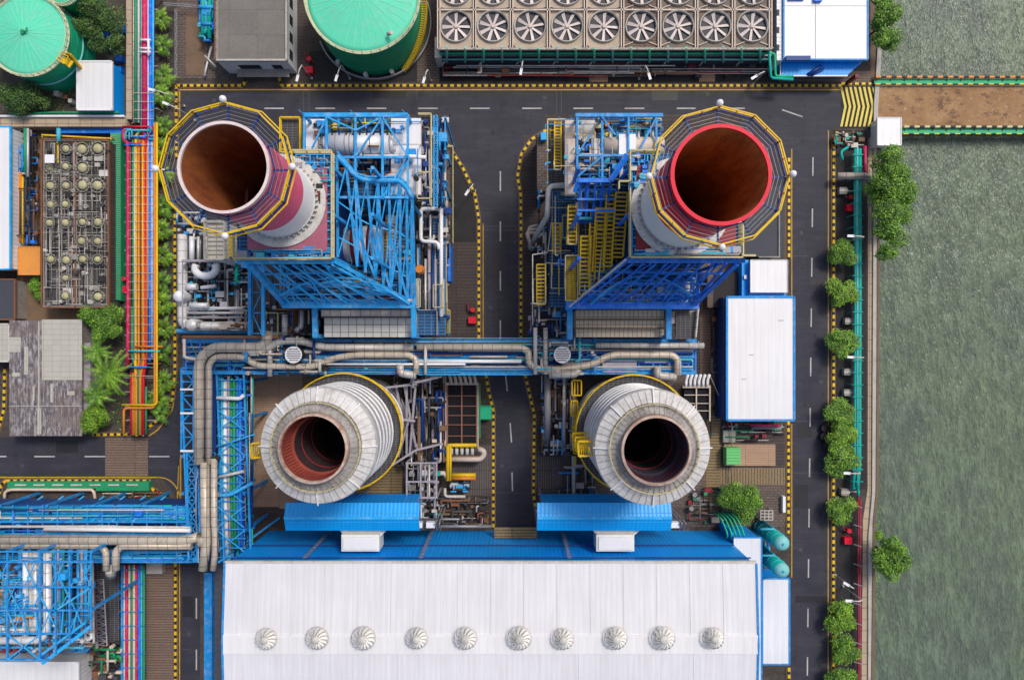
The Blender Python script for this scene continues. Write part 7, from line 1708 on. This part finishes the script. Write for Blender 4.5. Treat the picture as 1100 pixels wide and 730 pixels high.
# bigger trees
def big(label, x, y, h, parts, n, leaf, mat, group=None):
    p = W(x, y, h * .8); cl = []
    for k, (dx, dy, r_) in enumerate(parts):
        rg = random.Random(k + int(x)); s = U(1, h * .8)
        for j in range(6): a = rg.uniform(0, 6.28); q = r_ * s * .62 * math.sqrt(rg.random()); cl.append((dx * s + q * math.cos(a), -dy * s + q * math.sin(a), h * rg.uniform(.62, .95), r_ * s * rg.uniform(.44, .68)))
    return make_tree(label, "tree", group, (p.x, p.y, 0), cl, int(n * 2.0), leaf * .82, mat, h, "broadleaf_tree")
big("large spreading tree on the sea wall between the white kiosk and the first round tree", 956, 200, 10, [(0, -22, 20), (4, 2, 22), (-10, 4, 16), (6, 26, 22), (2, 48, 18), (-2, 70, 10), (14, 14, 16), (2, -2, 22)], 15000, .24, "leaf_mid", "trees hanging over the water")
big("tree at the top edge on the sea wall beside the blue trimmed shed", 953, 22, 8, [(-4, -26, 14), (2, -4, 17), (4, 14, 15), (-6, 20, 10)], 6500, .22, "leaf_mid", "trees hanging over the water")
big("lone tree growing out of the sea wall low down on the right", 957, 596, 8, [(0, 4, 17), (4, -8, 13), (-12, -22, 6), (-4, 14, 13), (10, 4, 12), (-12, 6, 8)], 7000, .2, "leaf_mid", "trees hanging over the water")
big("bushy tree above the bright green gooseneck pipes", 794, 537, 6, [(0, 0, 18), (-10, 2, 13), (12, -6, 13), (6, 12, 12), (-8, -8, 10), (14, 4, 9)], 7500, .19, "leaf_mid", "trees in the yards")
big("leafy tree between the old cooling tower and the weathered warehouse", 111, 345, 6, [(0, 0, 20), (-10, -6, 14), (10, -8, 13), (0, 14, 12), (12, 8, 9)], 8000, .2, "leaf_mid", "trees in the yards")
big("bright lime tree at the corner of the left road beside the weathered warehouse", 101, 452, 5, [(0, 0, 15), (-6, 5, 10), (7, -4, 10)], 5200, .17, "leaf_lime", "trees in the yards")
big("dark tree below the corner tank at the left edge", 26, 104, 6, [(0, 0, 18), (-18, -4, 14), (14, 6, 11), (-6, 6, 16)], 7500, .2, "leaf_dark", "trees in the yards")
big("dark feathery tree between the corner tank and the coloured pipes, at the top", 103, 18, 7, [(0, 0, 20), (14, 10, 16), (-12, 12, 13), (20, 26, 11), (4, 28, 12), (-10, -14, 12)], 9000, .21, "leaf_dark", "trees in the yards")
big("low dark bush at the bend below the left road", 167, 540, 2.4, [(0, 0, 10), (8, 4, 8), (-10, 2, 8)], 2600, .14, "leaf_dark", "trees in the yards")
big("low green bush left of the old cooling tower, below the orange roof", 38, 308, 2.5, [(0, 0, 8), (0, -8, 6), (2, 10, 6)], 2000, .14, "leaf_mid", "trees in the yards")
def palm(x, y, h, n, L, label, seed):
    p = W(x, y, h); t = thing("palm_tree", label, "palm tree", (p.x, p.y, 0), "palm trees beside the warehouse"); rg = random.Random(seed)
    mb = MB(); mb.tube([(.3, .2, 0), (.1, 0, h * .5), (0, 0, h)], .2, 8, bend=2); o = mb.build("trunk", "bark"); o.parent = t
    mb = MB()
    for k in range(n):
        a = 6.283 * k / n + rg.uniform(-.15, .15); l = L * rg.uniform(.8, 1.1); up = rg.uniform(.5, 1.6); prev = None; N = 18
        for j in range(N + 1):
            q = j / N; c_ = Vector((l * q * math.cos(a), l * q * math.sin(a), h + up * math.sin(q * 2.0) - 1.3 * q * q))
            if prev is not None:
                mb.beam(prev, c_, .05); d = (c_ - prev).normalized(); n_ = Vector((-d.y, d.x, 0)).normalized(); w = .75 * math.sin(min(1, q * 1.15 + .12) * 2.7) + .08
                for sg in (-1, 1):
                    for e in (0, .5): b0 = prev.lerp(c_, e); tip = b0 + n_ * sg * w + d * .5 - Vector((0, 0, .25)); mb.add([b0, b0 + d * .11, tip], [(0, 1, 2)])
            prev = c_
    o = mb.build("fronds", "leaf_lime" if seed % 2 else "leaf_mid"); o.parent = t
palm(117, 401, 7, 15, 5.0, "large feathery palm beside the foot of the coloured pipes", 1); palm(104, 424, 5, 12, 3.6, "smaller palm between the large palm and the lime tree", 2); palm(104, 378, 5, 12, 3.4, "darker palm between the leafy tree and the large palm", 4)
# undergrowth
def undergrowth(name, rects, dens, leaf, mat, label):
    n0 = 0; P = []
    for (x0, y0, x1, y1) in rects:
        a = W(x0, y0); b = W(x1, y1); n = int(abs((a.x - b.x) * (a.y - b.y)) * dens); P.append(np.stack([nprs.uniform(min(a.x, b.x), max(a.x, b.x), n), nprs.uniform(min(a.y, b.y), max(a.y, b.y), n), nprs.rand(n) * .5], 1))
    P = np.concatenate(P); 
    keep = (np.sin(P[:, 0] * .9 + 1.3) + np.sin(P[:, 1] * 1.1) + nprs.rand(len(P)) * 1.6) > .6; P = P[keep]; n = len(P)
    d = nprs.normal(size=(n, 3)) * .5 + [0, 0, 1]; d /= np.linalg.norm(d, axis=1)[:, None]; u = np.cross(d, nprs.normal(size=(n, 3))); u /= np.linalg.norm(u, axis=1)[:, None]; v = np.cross(d, u); s = leaf * (.6 + .8 * nprs.rand(n))[:, None]
    V = np.stack([P - u * s, P + v * s * .5, P + u * s, P - v * s * .5], 1).reshape(-1, 3)
    me = bpy.data.meshes.new(name); me.from_pydata(V.tolist(), [], np.arange(4 * n).reshape(-1, 4).tolist()); me.materials.append(M[mat]); me.update()
    o = bpy.data.objects.new(name, me); COL.objects.link(o); o["kind"] = "stuff"; o["label"] = label
undergrowth("grass", [(60, -20, 134, 64), (-20, 90, 80, 121), (90, 340, 134, 465), (171, 380, 186, 445), (120, 530, 186, 541), (940, 545, 946, 640)], 9, .16, "leaf_mid", "patchy green undergrowth between the tanks, pipes and road")
mb = MB()
for (x, y, m_, s_) in ((112, 37, 0, 3), (128, 30, 0, 4), (118, 51, 1, 2), (127, 62, 0, 3.5), (127, 74, 0, 3), (60, 100, 1, 2.5), (70, 104, 2, 2), (75, 108, 1, 2)):
    mb.m = m_; mb.box(x - s_, y - s_, x + s_, y + s_, 0, 1.5)
mb.build("debris", ["royal", "white_dull", "brown_rust"], None, kind="stuff")["label"] = "loose blue crates and scrap lying between the corner tank and the coloured pipes"

t = thing("scrap_heap", "brown planks and bent pipes heaped on the ground left of the white kiosk", "scrap", W(908, 148, 0))
tangle(t, 897, 142, 928, 156, .2, 1.4, 34, ["wood_brown", "brown_rust", "beige_panel", "grey_steel", "teal", "white_dull"], (.1, .3), .3, 90)
